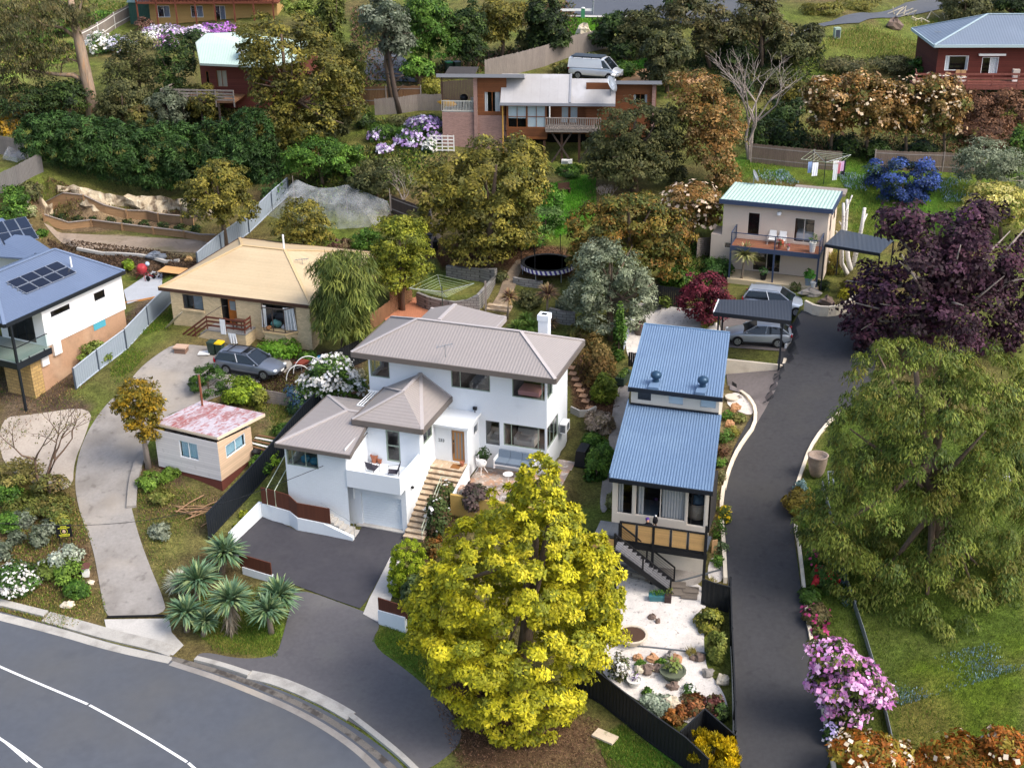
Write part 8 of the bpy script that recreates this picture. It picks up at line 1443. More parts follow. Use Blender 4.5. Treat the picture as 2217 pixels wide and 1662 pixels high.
many('hillside_tree','',[
 ([(715,60,32,70),(725,20,20,40)],(718,160),pal('5a6228','4b5624','6d7030'),6000,'tall narrow conifer behind the pale green roof'),([(755,150,38,50),(745,190,35,30)],(755,225),pal('5d5f26','4b5122','6f6c2c'),5000,'yellow green conifer beside the brown paling fence'),
 ([(830,40,60,45),(860,90,40,35)],(850,240),GRYG*.75,6000,'grey leaved gum with a leaning dark trunk'),([(930,50,60,55),(900,95,50,40),(960,100,50,40),(920,20,50,30)],(935,165),BGRN*.9,10000,'bright green broad tree above the dark wheelie bins'),([(905,150,35,28)],(905,190),BGRN*1.1,2500,'small light green tree left of the cedar house roof'),([(1010,60,45,50),(1020,110,35,30)],(1015,160),DGRN*1.2,6000,'dark green tree between the bright tree and the wattle'),
 ([(1090,35,60,35),(1070,70,40,25)],(1085,130),WATT*.85,5500,'golden wattle with a bent trunk above the bare bank'),([(1180,40,45,55),(1200,80,35,45),(1170,90,30,30)],(1190,130),DGRN*.8,8000,'dark conifer left of the upper street'),([(1160,85,42,28)],(1160,118),OLIV*1.3,3000,'yellow olive bush on the bare bank'),
 ([(1330,55,42,28),(1300,85,30,18)],(1325,110),DGRN*1.2,5000,'dark green shrub tree below the upper street'),([(1390,55,50,35),(1370,95,40,30)],(1385,125),OLIV*.9,6500,'olive shrub tree right of the upper street'),([(1350,110,30,20)],(1350,135),DGRN,3000,'dark shrub at the top end of the long paling fence'),([(1445,115,62,55),(1440,160,55,32)],(1445,200),OLIV*.95,11000,'drooping olive tree right of the dirt track'),
 ([(1500,30,70,40),(1560,60,55,45),(1530,95,40,30)],(1540,150),GUM*.8,8000,'sparse gum with bare branches near the upper street'),([(1640,35,55,45),(1610,70,40,30),(1680,70,35,30)],(1650,150),GUM,7500,'gum tree with a straight black trunk beside the upper driveway'),([(1700,110,45,30)],(1700,145),OLIV,3500,'olive bush below the upper driveway'),([(1590,120,42,25)],(1590,150),DGRN,3000,'dark bush left of the straight black trunk'),([(1750,75,35,22)],(1750,100),OLIV*.8,2500,'dark twiggy bush at the end of the upper driveway'),
 ([(2090,15,55,30)],(2090,50),OLIV*.85,5000,'olive tree above the grey blue hip roof'),([(2190,12,40,25)],(2190,40),DGRN,3500,'dark tree behind the grey blue hip roof'),([(680,20,45,30),(645,10,40,25)],(670,70),pal('7a8a3c','8d9a4c','66762f'),4500,'pale green tree right of the yellow brick house'),([(1485,10,45,25)],(1485,55),DGRN,3000,'dark tree at the end of the upper street')],'trees across the upper hillside',size=.34,aspect=.45,clump=.25,trunk=.18,cvar=.34)
# leaning dark trunk of the grey gum
g=G(865,245); t=thing('dead_tree','leaning dark bare trunk with dead twigs beside the brown paling fence','dead tree',g); m=MB(); W_=lambda x,y:Vector(at_y(x,y,g[1])-g); m.tube([W_(866,250),W_(856,205),W_(848,160),W_(842,110),W_(835,55)],[.3,.26,.22,.18,.1],7); rd=random.Random(3)
for k in range(14): y=60+k*11; x=838+(y-55)*.12; m.tube([W_(x,y),W_(x+rd.uniform(-25,25),y-rd.uniform(-5,20)),W_(x+rd.uniform(-50,50),y-rd.uniform(-10,35))],[.07,.05,.02],5)
m.build('trunk',mat('dark_bark','4d423b',.95,.3,2),t,True)
g=G(1650,140); t=thing('dead_tree','straight black trunk standing over the grass bank below the upper driveway','dead tree',g); m=MB(); W_=lambda x,y:Vector(at_y(x,y,g[1])-g); m.tube([W_(1650,132),W_(1650,90),W_(1652,40),W_(1655,0)],[.32,.28,.22,.14],7); m.tube([W_(1643,95),W_(1640,65),W_(1630,45)],[.1,.07,.04],5); m.build('trunk',MATS['dark_bark'],t,True)
def bare(name,label,base,top,spread,n,r,c,seed,leafn=0,P_=None):
    g=G(*base); t=thing(name,label,'bare tree',g); rd=random.Random(seed); Wd=lambda x,y,d=0:Vector(at_y(x,y,g[1]+d)-g); m=MB(); tips=[]
    def br(p,d,L,rr,dep):
        q=p+d*L; mid=p.lerp(q,.5)+Vector((rd.uniform(-.1,.1),rd.uniform(-.1,.1),rd.uniform(-.05,.1)))*L; m.tube([p,mid,q],[rr,rr*.8,rr*.55],5,cap=False); tips.append(q)
        if dep:
            for _ in range(rd.choice((2,3))): br(q,(d+Vector((rd.uniform(-.8,.8),rd.uniform(-.7,.7),rd.uniform(-.25,.55)))).normalized(),L*rd.uniform(.6,.85),rr*.55,dep-1)
    tp=Wd(*top); H_=tp.length
    for k in range(n): br(Vector((rd.uniform(-.1,.1),0,-.1)),(tp.normalized()+Vector((rd.uniform(-spread,spread),rd.uniform(-spread,spread)*.6,0))).normalized(),H_*.42,r,4)
    m.build('branches',c,t,True)
    if leafn:
        rg=rng(); idx=rg.integers(0,len(tips),leafn); P=np.array([tuple(q) for q in tips])[idx]+rg.normal(0,.18,(leafn,3)); C=P_[rg.integers(0,len(P_),leafn)]*rg.uniform(.7,1.3,(leafn,1)); quads('leaves',leaves_at(P,rg.normal(0,1,(leafn,3)),.12,.6,rg),C,leafmat(),t)
    return t
PALEB=mat('pale_bark','9c9088',.9,.2,2)
bare('bare_tree','pale leafless tree with a crooked white trunk above the paling fence',(1622,345),(1640,150),.35,3,.16,PALEB,3)
bare('bare_tree','nearly bare scrubby tree beside the pale concrete at the left',(95,1060),(92,900),.35,3,.12,mat('brown_bark','6a5648',.9,.2,2),7,500,SCRUB)
bare('bare_shrub','tangle of grey dead twigs beside the bronze tree',(1318,440),(1310,405),.6,4,.04,PALEB,9); bare('bare_shrub','small bare fruit tree by the low dark paling fence',(872,470),(868,385),.3,2,.07,PALEB,11,120,BGRN)
g=G(1826,600)
for k,(pts,lab) in enumerate(((((1838,598),(1822,570),(1823,520),(1826,470),(1826,440)),'left bare white birch trunk beside the cream house'),(((1845,600),(1836,560),(1830,500),(1834,450),(1834,432)),'tall forked white birch trunk beside the cream house'),(((1843,588),(1855,540),(1866,490),(1872,450)),'right leaning bare white birch trunk with a fork'))):
    t=thing('birch_trunk',lab,'bare tree',g,0,'bare white birch trunks'); m=MB(); Wd=lambda x,y:Vector(at_y(x,y,g[1]+.3*k)-g); P=[Wd(*p) for p in pts]; m.tube(P,[.22,.17,.14,.12,.09][:len(P)],8); m.tube([P[-3],P[-3]+Vector((-.5,0,.7))],.05,5); m.tube([P[-2],P[-2]+Vector((.3,.1,.9))],.06,5); m.build('stem',mat('birch_bark','cfcac4',.8,.1,3,stretch=(1,1,4),stain=[(2.5,.6,.68,'4d4844',.8)]),t,True)
# small round cypress by the shed and garden shrubs
tree('golden_conifer','orange green lumpy conifer on a leaning grey trunk beside the shed',[(300,850,48,30),(280,880,38,38),(325,880,35,38),(305,910,42,30),(325,940,32,24)],(322,1012),pal('94781e','a88722','7c6c1e','646024'),11000,.18,.5,'leaf',.26,.17,cvar=.3,bark=PALEB)
bush('clipped_bush','round clipped dark green bush in front of the grey wagon',452,826,42,36,pal('3f5a22','4a6828','34501c'),6000,.12,clump=.22,cvar=.15,hollow=.75)
bush('bright_bush','bright yellow green loose bush beside the clipped round bush',522,846,42,32,pal('7b8f26','91a32c','62791f'),4000,.2)
bush('bright_bush','small yellow green bush by the leaning timber gate',560,868,22,25,pal('7b8030','8d8f3c','626b2a'),1500,.18)
bush('green_bush','bright green low bush under the bay window',605,752,48,24,pal('5f8a24','4d751e','76a030'),4000,.17); bush('green_bush','small green bush at the right corner of the brick house',665,772,20,14,BGRN,1200,.16); bush('green_bush','twiggy green shrub against the grey steel fence',205,768,34,30,pal('6a7a34','55682c','7c8a40'),2200,.2,clump=.28)
tree('white_flowering_tree','bushy tree smothered in white flowers behind the left wing roof',[(715,820,58,48),(680,845,38,35),(750,835,42,30),(725,790,35,25)],(715,880),pal('4d6a28','3f5a24','5f7c30'),8000,.2,.6,'leaf',.25,.1,blossom=(WHTF,1500,.24),deep=.8)
bush('pale_shrub','pale grey flowering shrub beside the left corner window',775,815,18,18,pal('a09c80','8a8c6a'),900,.16)
tree('clipped_hedge','clipped lime green hedge beside the asphalt parking pad',[(884,1205,36,38),(880,1232,37,40),(872,1262,32,38)],(880,1275),pal('8a9a1c','7b8f1c','9aa826','6b801a'),16000,.1,.6,'leaf',.16,None,cat='hedge',cvar=.1,hollow=.88,bottom=-1.3)
bush('green_shrub','dark feathery shrub between the lime hedge and the golden conifer',900,1290,32,42,pal('4d5c34','3f4f2c','5f6a40'),4000,.22,clump=.3)
bush('flowering_shrub','dark rose bush with white blooms beside the stone stairs',945,1125,28,50,pal('3f4f28','4d5c2e','5d4a34'),3500,.18,blossom=(WHTF,35,.22)); bush('flowering_shrub','dark rose bush below the ochre patio wall',965,1075,22,32,pal('3f4f28','55602e','5d4a34'),2200,.18,blossom=(WHTF,25,.22)); bush('purple_shrub','dark purple grey leaved shrub on the patio edge',1030,1080,30,32,pal('5d4f4c','6f5c58','4a4a3a'),2600,.2); bush('orange_shrub','rusty orange shrub at the foot of the stone stairs',945,1185,24,22,pal('8f5a24','7a5a2a','5c5a2c'),1400,.2)
for i,(x,y,rx,ry,P_,lab) in enumerate(((1285,965,30,25,BGRN,'bright green shrub on the boundary rail, upper one'),(1290,1015,30,40,BGRN*.9,'bright green shrub beside the covered barbecue'),(1312,990,18,28,BGRN*1.1,'light green climber on the boundary rail'),(1308,845,28,38,pal('6f8028','5b6d22','848f34'),'yellow green shrub beside the stepping stones'),(1290,785,45,65,pal('7a6234','6a5a30','8c6f40','55542c'),'brown weeping shrub above the stepping stones'),(1300,915,32,25,pal('8f8272','7c7058','a49484'),'grey mauve wisteria at the corner of the patio'),(1340,740,14,70,BGRN*.8,'ivy running along the thin boundary rail'),(1330,1085,16,22,pal('7a7a4c','8f8a5c'),'pale grass clump below the boundary shrubs'))): bush('boundary_shrub',lab,x,y,rx,ry,P_,4200 if rx>25 else 2200,.19,group='shrubs between the white and the blue roofed house')
tree('dead_stump','grey twisted stump among the boundary shrubs',[(1300,800,8,6)],(1298,815),BROWN,60,.15,trunk=.16,cat='stump')
# cordylines, yuccas, palm
def spiky(name,label,base,head,r,P_,n=110,w_=.06,trunk=.09,group=None,cat='spiky plant',skirt=False):
    g=G(*base); t=thing(name,label,cat,g,0,group); rg=rng(); c=at_y(*head,g[1])-g; L=r*np.linalg.norm(c+g-CAM)/F_PX
    d=rg.normal(0,1,(n,3)); d/=np.linalg.norm(d,axis=1,keepdims=True); d[:,2]=np.abs(d[:,2])*1.0-.35*rg.random(n); d/=np.linalg.norm(d,axis=1,keepdims=True); l=L*rg.uniform(.8,1.1,(n,1))
    s=np.cross(d,[0,0,1.]); s/=np.linalg.norm(s,axis=1,keepdims=True)+1e-6; s*=w_; V=[];C=[]
    p0=c+d*.06; p1=c+d*l*.55+[0,0,.04]; p2=c+d*l-np.array([0,0,1.])*l*.12
    V=np.concatenate([np.stack([p0-s*.5,p0+s*.5,p1+s,p1-s],1),np.stack([p1-s,p1+s,p2+s*.08,p2-s*.08],1)]).reshape(-1,3); C=P_[rg.integers(0,len(P_),n)]*rg.uniform(.75,1.3,(n,1)); quads('leaves',V,np.clip(np.concatenate([C,C*1.05]),0,1),leafmat('sword_leaf',.12,.45),t)
    if trunk: MB().tube([(0,0,-.2),(c[0]*.5,c[1]*.5,c[2]*.5),tuple(c)],[trunk*1.3,trunk,trunk*.9],8).build('stem',mat('fibrous_stem','8a7d6e',.95,.25,4,bump=.5),t,True)
    if skirt:
        q=rg.normal(0,1,(260,3)); q[:,2]=-np.abs(q[:,2])-.6; q/=np.linalg.norm(q,axis=1,keepdims=True); zz=rg.uniform(.1,1,(260,1)); p=c*np.array([1,1,1])*zz+q*[.3,.3,.1]; quads('dead_skirt',leaves_at(p,q,.6,.12,rg,'droop'),pal('9a9080','8a7f6c','b0a590')[rg.integers(0,3,260)],leafmat(),t)
    return t
YUC=pal('5f7a5c','4d6b4e','6f8a68','587046','8a9a6a')
for b,h,r,sk,lab in (((480,1240),(487,1196),52,0,'spiky yucca at the back of the clump, touching the pad wall'),((425,1300),(428,1257),58,0,'spiky yucca at the left of the clump, above the leftmost one'),((498,1370),(500,1300),58,1,'spiky yucca in the middle with a skirt of dead leaves'),((405,1365),(402,1326),46,0,'lowest left spiky yucca by the verge'),((592,1340),(603,1290),52,0,'spiky yucca nearest the apron, upper of the right pair'),((588,1370),(580,1322),48,0,'spiky yucca nearest the apron, lower of the right pair'),((440,1375),(445,1345),32,0,'small spiky yucca between the left and middle heads')): spiky('yucca',lab,b,h,r,YUC,190,.075,.14,'yuccas by the street','yucca',sk)
spiky('pampas_clump','pale grassy clump at the left edge of the yuccas',(385,1275),(388,1262),40,pal('b0b098','9aa082','c4c2aa'),160,.03,.05)
CORD=pal('5a3a3a','7a5a4a','a58a5a','8a7a58'); spiky('cordyline','bronze cordyline beside the stone garden steps',(1098,690),(1103,645),27,CORD,120,.05,.07,'bronze cordylines','cordyline'); spiky('cordyline','tall bronze cordyline behind the white chimney',(1184,690),(1186,637),30,CORD,130,.05,.07,'bronze cordylines','cordyline'); spiky('cordyline','low bronze cordyline right of the white chimney',(1192,712),(1192,700),22,CORD,90,.05,.05,'bronze cordylines','cordyline')
for k,(x,y) in enumerate(((1120,715),(1150,712),(1140,698))): spiky('flax',('green flax clump behind the back roof, nearest the steps','green flax clump directly left of the white chimney','green flax clump farther up beside the cordylines')[k],(x,y),(x,y-4),26,pal('5d7a34','4d6a2c','7a8f45'),90,.06,.03,'flax clumps','flax')
spiky('cabbage_palm','variegated cabbage palm in front of the cream house',(1604,612),(1613,552),34,pal('a3a06a','8a8a50','bdb682','6d7340'),150,.06,.08,None,'palm')
bush('green_shrub','dark green shrub left of the cream house',1555,585,34,28,pal('3c5a26','4d6c30','2f4a20'),3200,.2); bush('green_shrub','low green planting under the bronze trees',1470,600,40,24,BGRN*.9,3000,.2); bush('yellow_shrub','yellow green bush at the back corner of the carport',1532,692,20,20,pal('8a8f30','70792a','a0a040'),1600,.16); bush('yellow_shrub','little golden bush above the curved cream wall',1832,636,18,12,pal('a39a28','8a8a24'),900,.15); bush('yellow_shrub','yellow shrub by the birch trunk bases',1840,618,22,14,pal('8f8a30','6d6a2c'),900,.16); bush('green_shrub','dark shrub at the right corner of the cream slab',1780,618,18,14,DGRN,800,.16); bush('golden_fern','golden fern clump below the birch trunks',1806,575,20,30,pal('8f8640','77703a','a89a50'),900,.3,aspect=.25,mode='up'); bush('green_shrub','small green bush on the white gravel by the black paling fence',1438,655,14,16,pal('6a7a34','7c8c40'),700,.15); bush('yellow_shrub','grey green twiggy bush on the bank below the cream slab',1722,622,14,10,pal('6f6a44','5d6a3a'),500,.15)
# shrub layer of the hillside: every one its own plant
def shrubs(rows,name,group,n=1400,size=.2):
    for x,y,rx,ry,P_,lab in rows: bush(name,lab,x,y,rx,ry,P_,int(n*max(.5,min(2.5,rx/28))),size,group=group)
shrubs([(830,285,36,20,BGRN*.7,'dark green shrub below the leaning dark trunk'),(880,290,28,18,BGRN*.8,'green shrub left of the lilac daisy bank'),(790,262,30,20,DGRN*1.3,'dark shrub under the brown paling fence'),(860,262,22,14,OLIV*1.2,'olive shrub by the grey paling fence'),(925,262,28,14,BGRN*.8,'green shrub at the corner of the brick veranda'),(935,190,26,22,pal('7d8030','6a7028','908c38'),'yellow green bush in front of the cedar house veranda'),(1040,275,12,14,BGRN*.6,'small potted shrub against the pink brick base'),(1230,370,34,14,BGRN*.8,'green undergrowth below the stilted deck'),(1200,430,26,30,pal('4f7a26','5f8a2c'),'bright green shrub beside the golden wattle'),(1180,480,55,36,pal('5a7a3c','6f8a4c','48662e'),'loose green shrub with white flowers above the trampoline'),(1150,515,36,22,BGRN,'green shrub in front of the trampoline net'),(905,480,28,26,SCRUB,'dry scrub at the end of the low dark fence'),(795,520,35,26,BGRN,'green shrub between the netting and the lime tree'),(735,530,25,16,pal('6d4a44','7a6a4a'),'reddish shrub under the netting edge'),(640,560,30,14,SCRUB,'dry shrub behind the tan roof'),(590,415,26,40,HEDG*1.2,'dark conifer shrub at the corner of the steel fence'),(1085,600,14,14,OLIV,'little olive shrub beside the garden path'),(1145,650,28,22,OLIV*1.2,'olive shrub between the two cordylines'),(1225,660,22,24,OLV2,'grey green shrub at the right end of the grey block wall'),(1255,720,24,20,SCRUB,'dry shrub right of the white chimney')],'hill_shrub','shrubs on the middle slope')
shrubs([(1660,290,40,40,DGRN*1.2,'dark shrub behind the bare pale tree'),(1710,300,36,40,DGRN*1.3,'dark shrub under the first bronze tree'),(1830,320,34,30,DGRN,'dark shrub under the second bronze tree'),(1900,330,34,28,DGRN*1.2,'dark shrub left of the blue shrub'),(1990,325,40,22,DGRN,'dark shrub behind the blue shrub'),(1745,110,30,18,OLIV*.8,'olive shrub on the grassy upper bank'),(1830,142,50,20,pal('5a5c38','4a4c30','6a6440'),'straggly grey hedge on the upper bank, left part'),(1920,138,50,20,pal('5a5c38','4a4c30','6a6440'),'straggly grey hedge on the upper bank, right part'),(1990,150,32,22,BGRN*.8,'bright green shrub at the left end of the red deck'),(1600,200,36,30,DGRN*1.2,'dark green shrub left of the bare pale tree'),(1680,180,40,28,OLIV,'olive shrub under the straight black trunk'),(1700,240,36,36,DGRN*1.3,'dark green tree shrub between bare tree and bronze trees'),(1780,20,45,14,pal('7a7430','66682c'),'clipped golden hedge along the upper street, left length'),(1860,12,50,14,pal('7a7430','66682c'),'clipped golden hedge along the upper street, right length'),(1270,130,30,16,OLIV*1.2,'olive bush at the van side of the long paling fence'),(1220,150,26,14,SCRUB,'dry bush at the foot of the long paling fence'),(1350,150,36,16,BGRN*.8,'green weeds behind the white van'),(1730,205,34,30,WATT*.7,'yellow brown tree shrub left of the bronze trees'),(1470,380,22,26,OLIV,'olive shrub between the dense olive and bronze trees')],'upper_shrub','shrubs on the right of the hill',1500,.24)
shrubs([(30,235,40,24,pal('8a6f2a','6d5a34','a8862c'),'orange flowering shrub at the far left edge'),(15,275,26,22,pal('8a6f2a','b08a20','6d5a34'),'orange shrub beside the grey fence stub'),(30,430,36,26,BGRN*.9,'green shrub below the weathered paling fence'),(25,470,34,28,BGRN,'bright green shrub at the left end of the sleeper wall'),(65,415,28,20,OLIV*1.1,'olive shrub beside the pale rock face'),(62,458,14,12,pal('b9b58c','9aa070'),'white flowering bush by the short sleeper wall'),(60,80,60,30,BGRN*.9,'green shrub in the far field below the gum crown'),(150,60,40,22,BGRN,'bright green shrub left of the old paling fence'),(210,40,40,18,BGRN*1.1,'light green shrub beyond the old paling fence'),(312,58,22,18,pal('6d4f44','5d4a3a','7c5c50'),'round reddish bush beside the green metal shed'),(255,230,30,24,SCRUB,'dry shrub near the gum trunk'),(400,290,34,20,BGRN*.8,'green shrub poking over the hedge'),(90,505,10,8,BGRN,'small green plant by the rear blue roof'),(278,574,10,14,pal('8a9a2c','6f8a24'),'little yellow green plant in the dug soil')],'left_shrub','shrubs on the left of the hill',1300,.22)
for k,x in enumerate((107,137,170,204,238,275,312,352,390,425)): bush('screen_plant',('small dark plant in the sleeper bed, first from the left','small dark plant in the sleeper bed, second from the left','small dark plant in the sleeper bed, third from the left','small dark plant in the sleeper bed, fourth from the left','small dark plant in the sleeper bed, fifth from the left','small dark plant in the sleeper bed, fifth from the right','small dark plant in the sleeper bed, fourth from the right','small dark plant in the sleeper bed, third from the right','small dark plant in the sleeper bed, second from the right','small dark plant in the sleeper bed, nearest the golden wattle')[k],x,462+.085*(x-100)+8,14,11,DGRN,420,.16,group='small plants between the sleeper walls',base=(x,474+.085*(x-100)))
# scrubby bank at the street on the left
shrubs([(40,1030,48,40,pal('77703a','66662f','8a7f45'),'olive scrub at the left edge below the pale concrete'),(110,1060,40,35,SCRUB,'dry olive scrub around the scrubby bare tree'),(60,1090,50,26,pal('5f6a2c','6f7234'),'green scrub above the grey bushes'),(120,1100,36,26,pal('55602a','6a6a30','7a6f3a'),'dense scrub behind the black sign'),(20,1130,28,22,BGRN,'green scrub at the left edge'),(130,1130,24,20,pal('6a7a3a','8a8a3a'),'yellow green scrub just above the black sign'),(150,1240,34,26,pal('5d7a2c','6f8a34'),'green bush left of the letterbox'),(165,1275,28,20,BGRN,'green bush by the verge rocks'),(20,1075,30,25,BGRN*.9,'green bush at the left edge by the scrub'),(105,1235,24,18,pal('6a7a34','5d6d2c'),'weedy green bush between daisies and letterbox'),(330,1040,30,20,pal('5f7a2c','6f8a34'),'long grass clump beside the shed base'),(350,1075,26,16,pal('66702f','7a7a3c'),'dry grass clump below the shed base'),(370,1025,18,14,pal('5f7a2c','6f8a34'),'grass tuft at the shed corner'),(560,1010,24,22,BGRN,'green shrub between shed and black fence'),(585,990,22,18,pal('6a8a24','7a9a2c'),'bright green shrub between shed and black fence'),(612,935,26,20,BGRN*.8,'weedy shrub beside the junk pile'),(640,870,26,40,pal('3f5a34','4a6a40','35506a'),'blue green shrub at the leaning timber gate'),(530,1115,9,10,LIME,'little lime shrub by the black fence, upper one'),(515,1140,8,8,LIME,'little lime shrub by the black fence, lower one')],'bank_shrub','scrub on the left bank',1500,.17)
shrubs([(55,1125,20,22,GRYG,'silver grey bush left of the black sign, uppermost'),(85,1165,20,24,GRYG,'silver grey bush left of the black sign, nearest it'),(110,1140,22,18,GRYG*.9,'silver grey bush right behind the black sign'),(10,1195,16,22,GRYG,'silver grey bush at the left edge'),(35,1165,18,16,GRYG*.9,'small silver grey bush in the bark'),(145,1205,34,26,pal('a8b09c','98a28c','b8bfae'),'pale silver leaved bush beside the letterbox'),(345,1150,26,16,pal('8f957f','7d8570'),'pale grey shrub at the edge of the left driveway')],'silver_bush','silver bushes on the left bank',1200,.18)
bush('daisy_bush','white daisy bush at the left edge by the kerb',35,1252,48,34,pal('4a6a2c','3c5a24'),2600,.17,blossom=(WHTF,420,.17)); bush('daisy_bush','small white daisy clump above the verge',92,1222,12,10,pal('5d6a3a','4a6a2c'),300,.15,blossom=(WHTF,40,.15))
# flower banks of the upper gardens
for x,y,rx,ry,bp_,lab in ((915,285,40,30,LILAC,'lilac and white daisy bank left of the cedar house'),(885,305,28,16,LILAC,'lilac daisy bank lower left of the cedar house'),(818,296,20,14,LILAC,'mauve flower clump on the sloping lawn, upper one'),(832,323,16,10,LILAC,'mauve flower clump on the sloping lawn, lower one'),(930,318,14,16,WHTF,'white flower clump beside the white lattice'),(215,100,26,28,WHTF,'white daisy bank beside the old paling fence'),(262,100,28,20,pal('dcd8ee','c9c4e4','f0eef6'),'pale blue daisy bank beyond the gum trunk'),(360,72,44,16,pal('d8c4e4','efeaf2','b48cc8'),'lilac and white flower bank under the yellow house'),(325,85,26,16,WHTF,'white flower bank left under the yellow house'),(470,62,36,12,pal('c07fd0','d29ae0','a868bc'),'violet flower bank under the yellow house'),(362,94,24,14,pal('b56aa8','a85a98','d8c4e4'),'magenta flower patch above the olive tree'),(430,70,26,12,pal('d8c4e4','efeaf2'),'pale flower bank in the middle under the yellow house')):
    bush('flower_bank',lab,x,y,rx,ry,pal('4a6a34','3c5a2c','5d7a40'),900,.22,blossom=(bp_,int(rx*16),.3),group='flowering banks of the upper gardens',cat='flowers',trunk=None)
# rhododendrons along the driveway
tree('rhododendron','big pink rhododendron spilling over the white driveway kerb',[(1800,1420,52,38),(1850,1470,58,45),(1895,1500,38,35),(1800,1480,48,42),(1830,1530,50,36)],(1840,1570),pal('4d5c24','6a6a2c','3c4a20'),8000,.22,.5,'leaf',.25,.08,cat='shrub',blossom=(PINKF,2100,.24))
bush('rhododendron','red rhododendron with a few blooms by the pipe fence',1785,1255,26,30,pal('3f5a24','4d6a2a'),2200,.2,blossom=(REDF,70,.26)); bush('rhododendron','magenta rhododendron highest on the driveway edge',1765,1210,18,20,pal('3f5a24','4d6a2a'),1200,.2,blossom=(MAG,30,.26)); bush('rhododendron','brown budded rhododendron with dark red tips beside the kerb',1765,1330,28,24,pal('5d5a34','6f6440','4a4a2c'),1800,.18,blossom=(MAG*.8,40,.2)); bush('rhododendron','small magenta flowered shrub just above the pink rhododendron',1775,1368,16,12,pal('4a5a28','5d5a2c'),700,.18,blossom=(MAG,30,.2)); bush('daisy_bush','white and violet daisy clump over the kerb below the pink rhododendron',1800,1590,17,24,pal('4a6a2c','3c5a24'),900,.16,blossom=(pal('e4e0ee','b9aee0'),150,.15)); bush('rhododendron','pale pink rhododendron tips by the pipe fence end',1850,1562,20,14,pal('4a5a28','3c4a24'),700,.18,blossom=(PINKF,50,.22))
bush('golden_shrub','golden brown conifer shrub below the stone urn',1725,1085,34,30,pal('7d6f28','6a5a24','8f8034'),2600,.2); bush('green_shrub','dark green creeping plant at the driveway edge under the big green tree',1745,1150,20,26,BGRN*.8,1500,.18); bush('blue_groundcover','grey blue ground plant beside the stone urn kerb',1732,1055,14,16,pal('6f8a8a','5d7a74'),600,.15); bush('green_shrub','deep green shrub under the weeping tree, by the red rhododendron',1755,1290,24,20,pal('3f5a1f','4d6a26'),1500,.2)
tree('orange_photinia','orange and cream photinia at the bottom right corner, left part',[(1870,1625,62,45),(1930,1640,50,40)],(1890,1690),pal('9a5c20','b06a28','7c5a20','8a7a2c'),7000,.24,.45,'leaf',.28,.1,cat='shrub',blossom=(pal('e8d4b4','f0e0c8'),160,.24)); tree('orange_photinia','orange photinia at the bottom right corner, right part',[(2100,1640,80,28),(2180,1615,50,40),(2020,1655,50,20)],(2120,1700),pal('9a5c20','b06a28','7c5a20','8a7a2c'),7000,.24,.45,'leaf',.28,.1,cat='shrub',blossom=(pal('e8d4b4','f0e0c8'),60,.24))
bush('golden_conifer','small bright yellow rounded conifer at the bottom edge beside the driveway',1542,1640,56,52,pal('c2a614','d0b51e','a89016','8a7c18'),9000,.2,aspect=.4,mode='up',clump=.24,deep=.85)
# gravel garden plants
bush('golden_shrub','rounded golden tipped shrub against the black fence in the gravel',1535,1345,28,26,pal('8a8a34','6f7534','9c9646','55602c'),3000,.17); bush('green_shrub','taller yellow green shrub against the black fence in the gravel',1552,1405,22,38,pal('7a8038','66702f','8c8f45'),3000,.18,aspect=.4); bush('silver_groundcover','silvery green spreading plant beside the long black fence',1422,1520,34,22,pal('98a690','86957e','aab59f'),3200,.15,trunk=None); bush('rust_shrub','rusty orange shrub at the corner of the gravel garden',1500,1525,34,24,pal('7d4a2a','8f5a34','5d5430','9a6a44'),2600,.17); bush('rust_shrub','brown red shrub against the black fence corner',1548,1530,24,26,pal('6d4038','7d4a44','5d5a38'),1600,.17); bush('rust_shrub','orange brown shrub above the angled black fence',1465,1545,22,20,pal('8a5428','7a5c30','9a6430'),1400,.17); bush('green_shrub','dark green tangle against the black fence corner',1562,1545,16,20,DGRN*1.3,1100,.17); bush('daisy_bush','white daisy mound in front of the rusty shrub',1493,1492,15,12,pal('4a6a2c','3c5a24'),600,.14,blossom=(WHTF,90,.13)); bush('daisy_bush','white daisy strip along the golden tree edge',1340,1448,20,32,pal('4a5a2c','5d5a3a'),1000,.15,blossom=(WHTF,220,.14)); bush('green_tuft','green cushion plant among the rocks, left one',1387,1440,11,10,BGRN,450,.14); bush('green_tuft','green cushion plant among the rocks, behind the bowl',1432,1434,12,9,BGRN,450,.14); bush('green_tuft','small green plant in front of the silvery spread',1402,1498,10,10,BGRN,350,.14); bush('grass_tuft','yellow grass tuft on the thin edging strip',1496,1416,9,9,pal('9a8f4a','b0a45c'),160,.3,aspect=.1,mode='up',trunk=None); bush('grass_tuft','pale grass tuft behind the black gate panel',1540,1262,9,6,pal('c4b86a','a89c54'),140,.25,aspect=.1,mode='up',trunk=None)
for x,y,lab in ((1412,1448,'left grey succulent tuft in the gravel bed'),(1424,1446,'right grey succulent tuft in the gravel bed')): spiky('succulent',lab,(x,y+4),(x,y),9,pal('b5a878','9a9068','c4b88c'),60,.05,.0,'grey succulents','succulent')
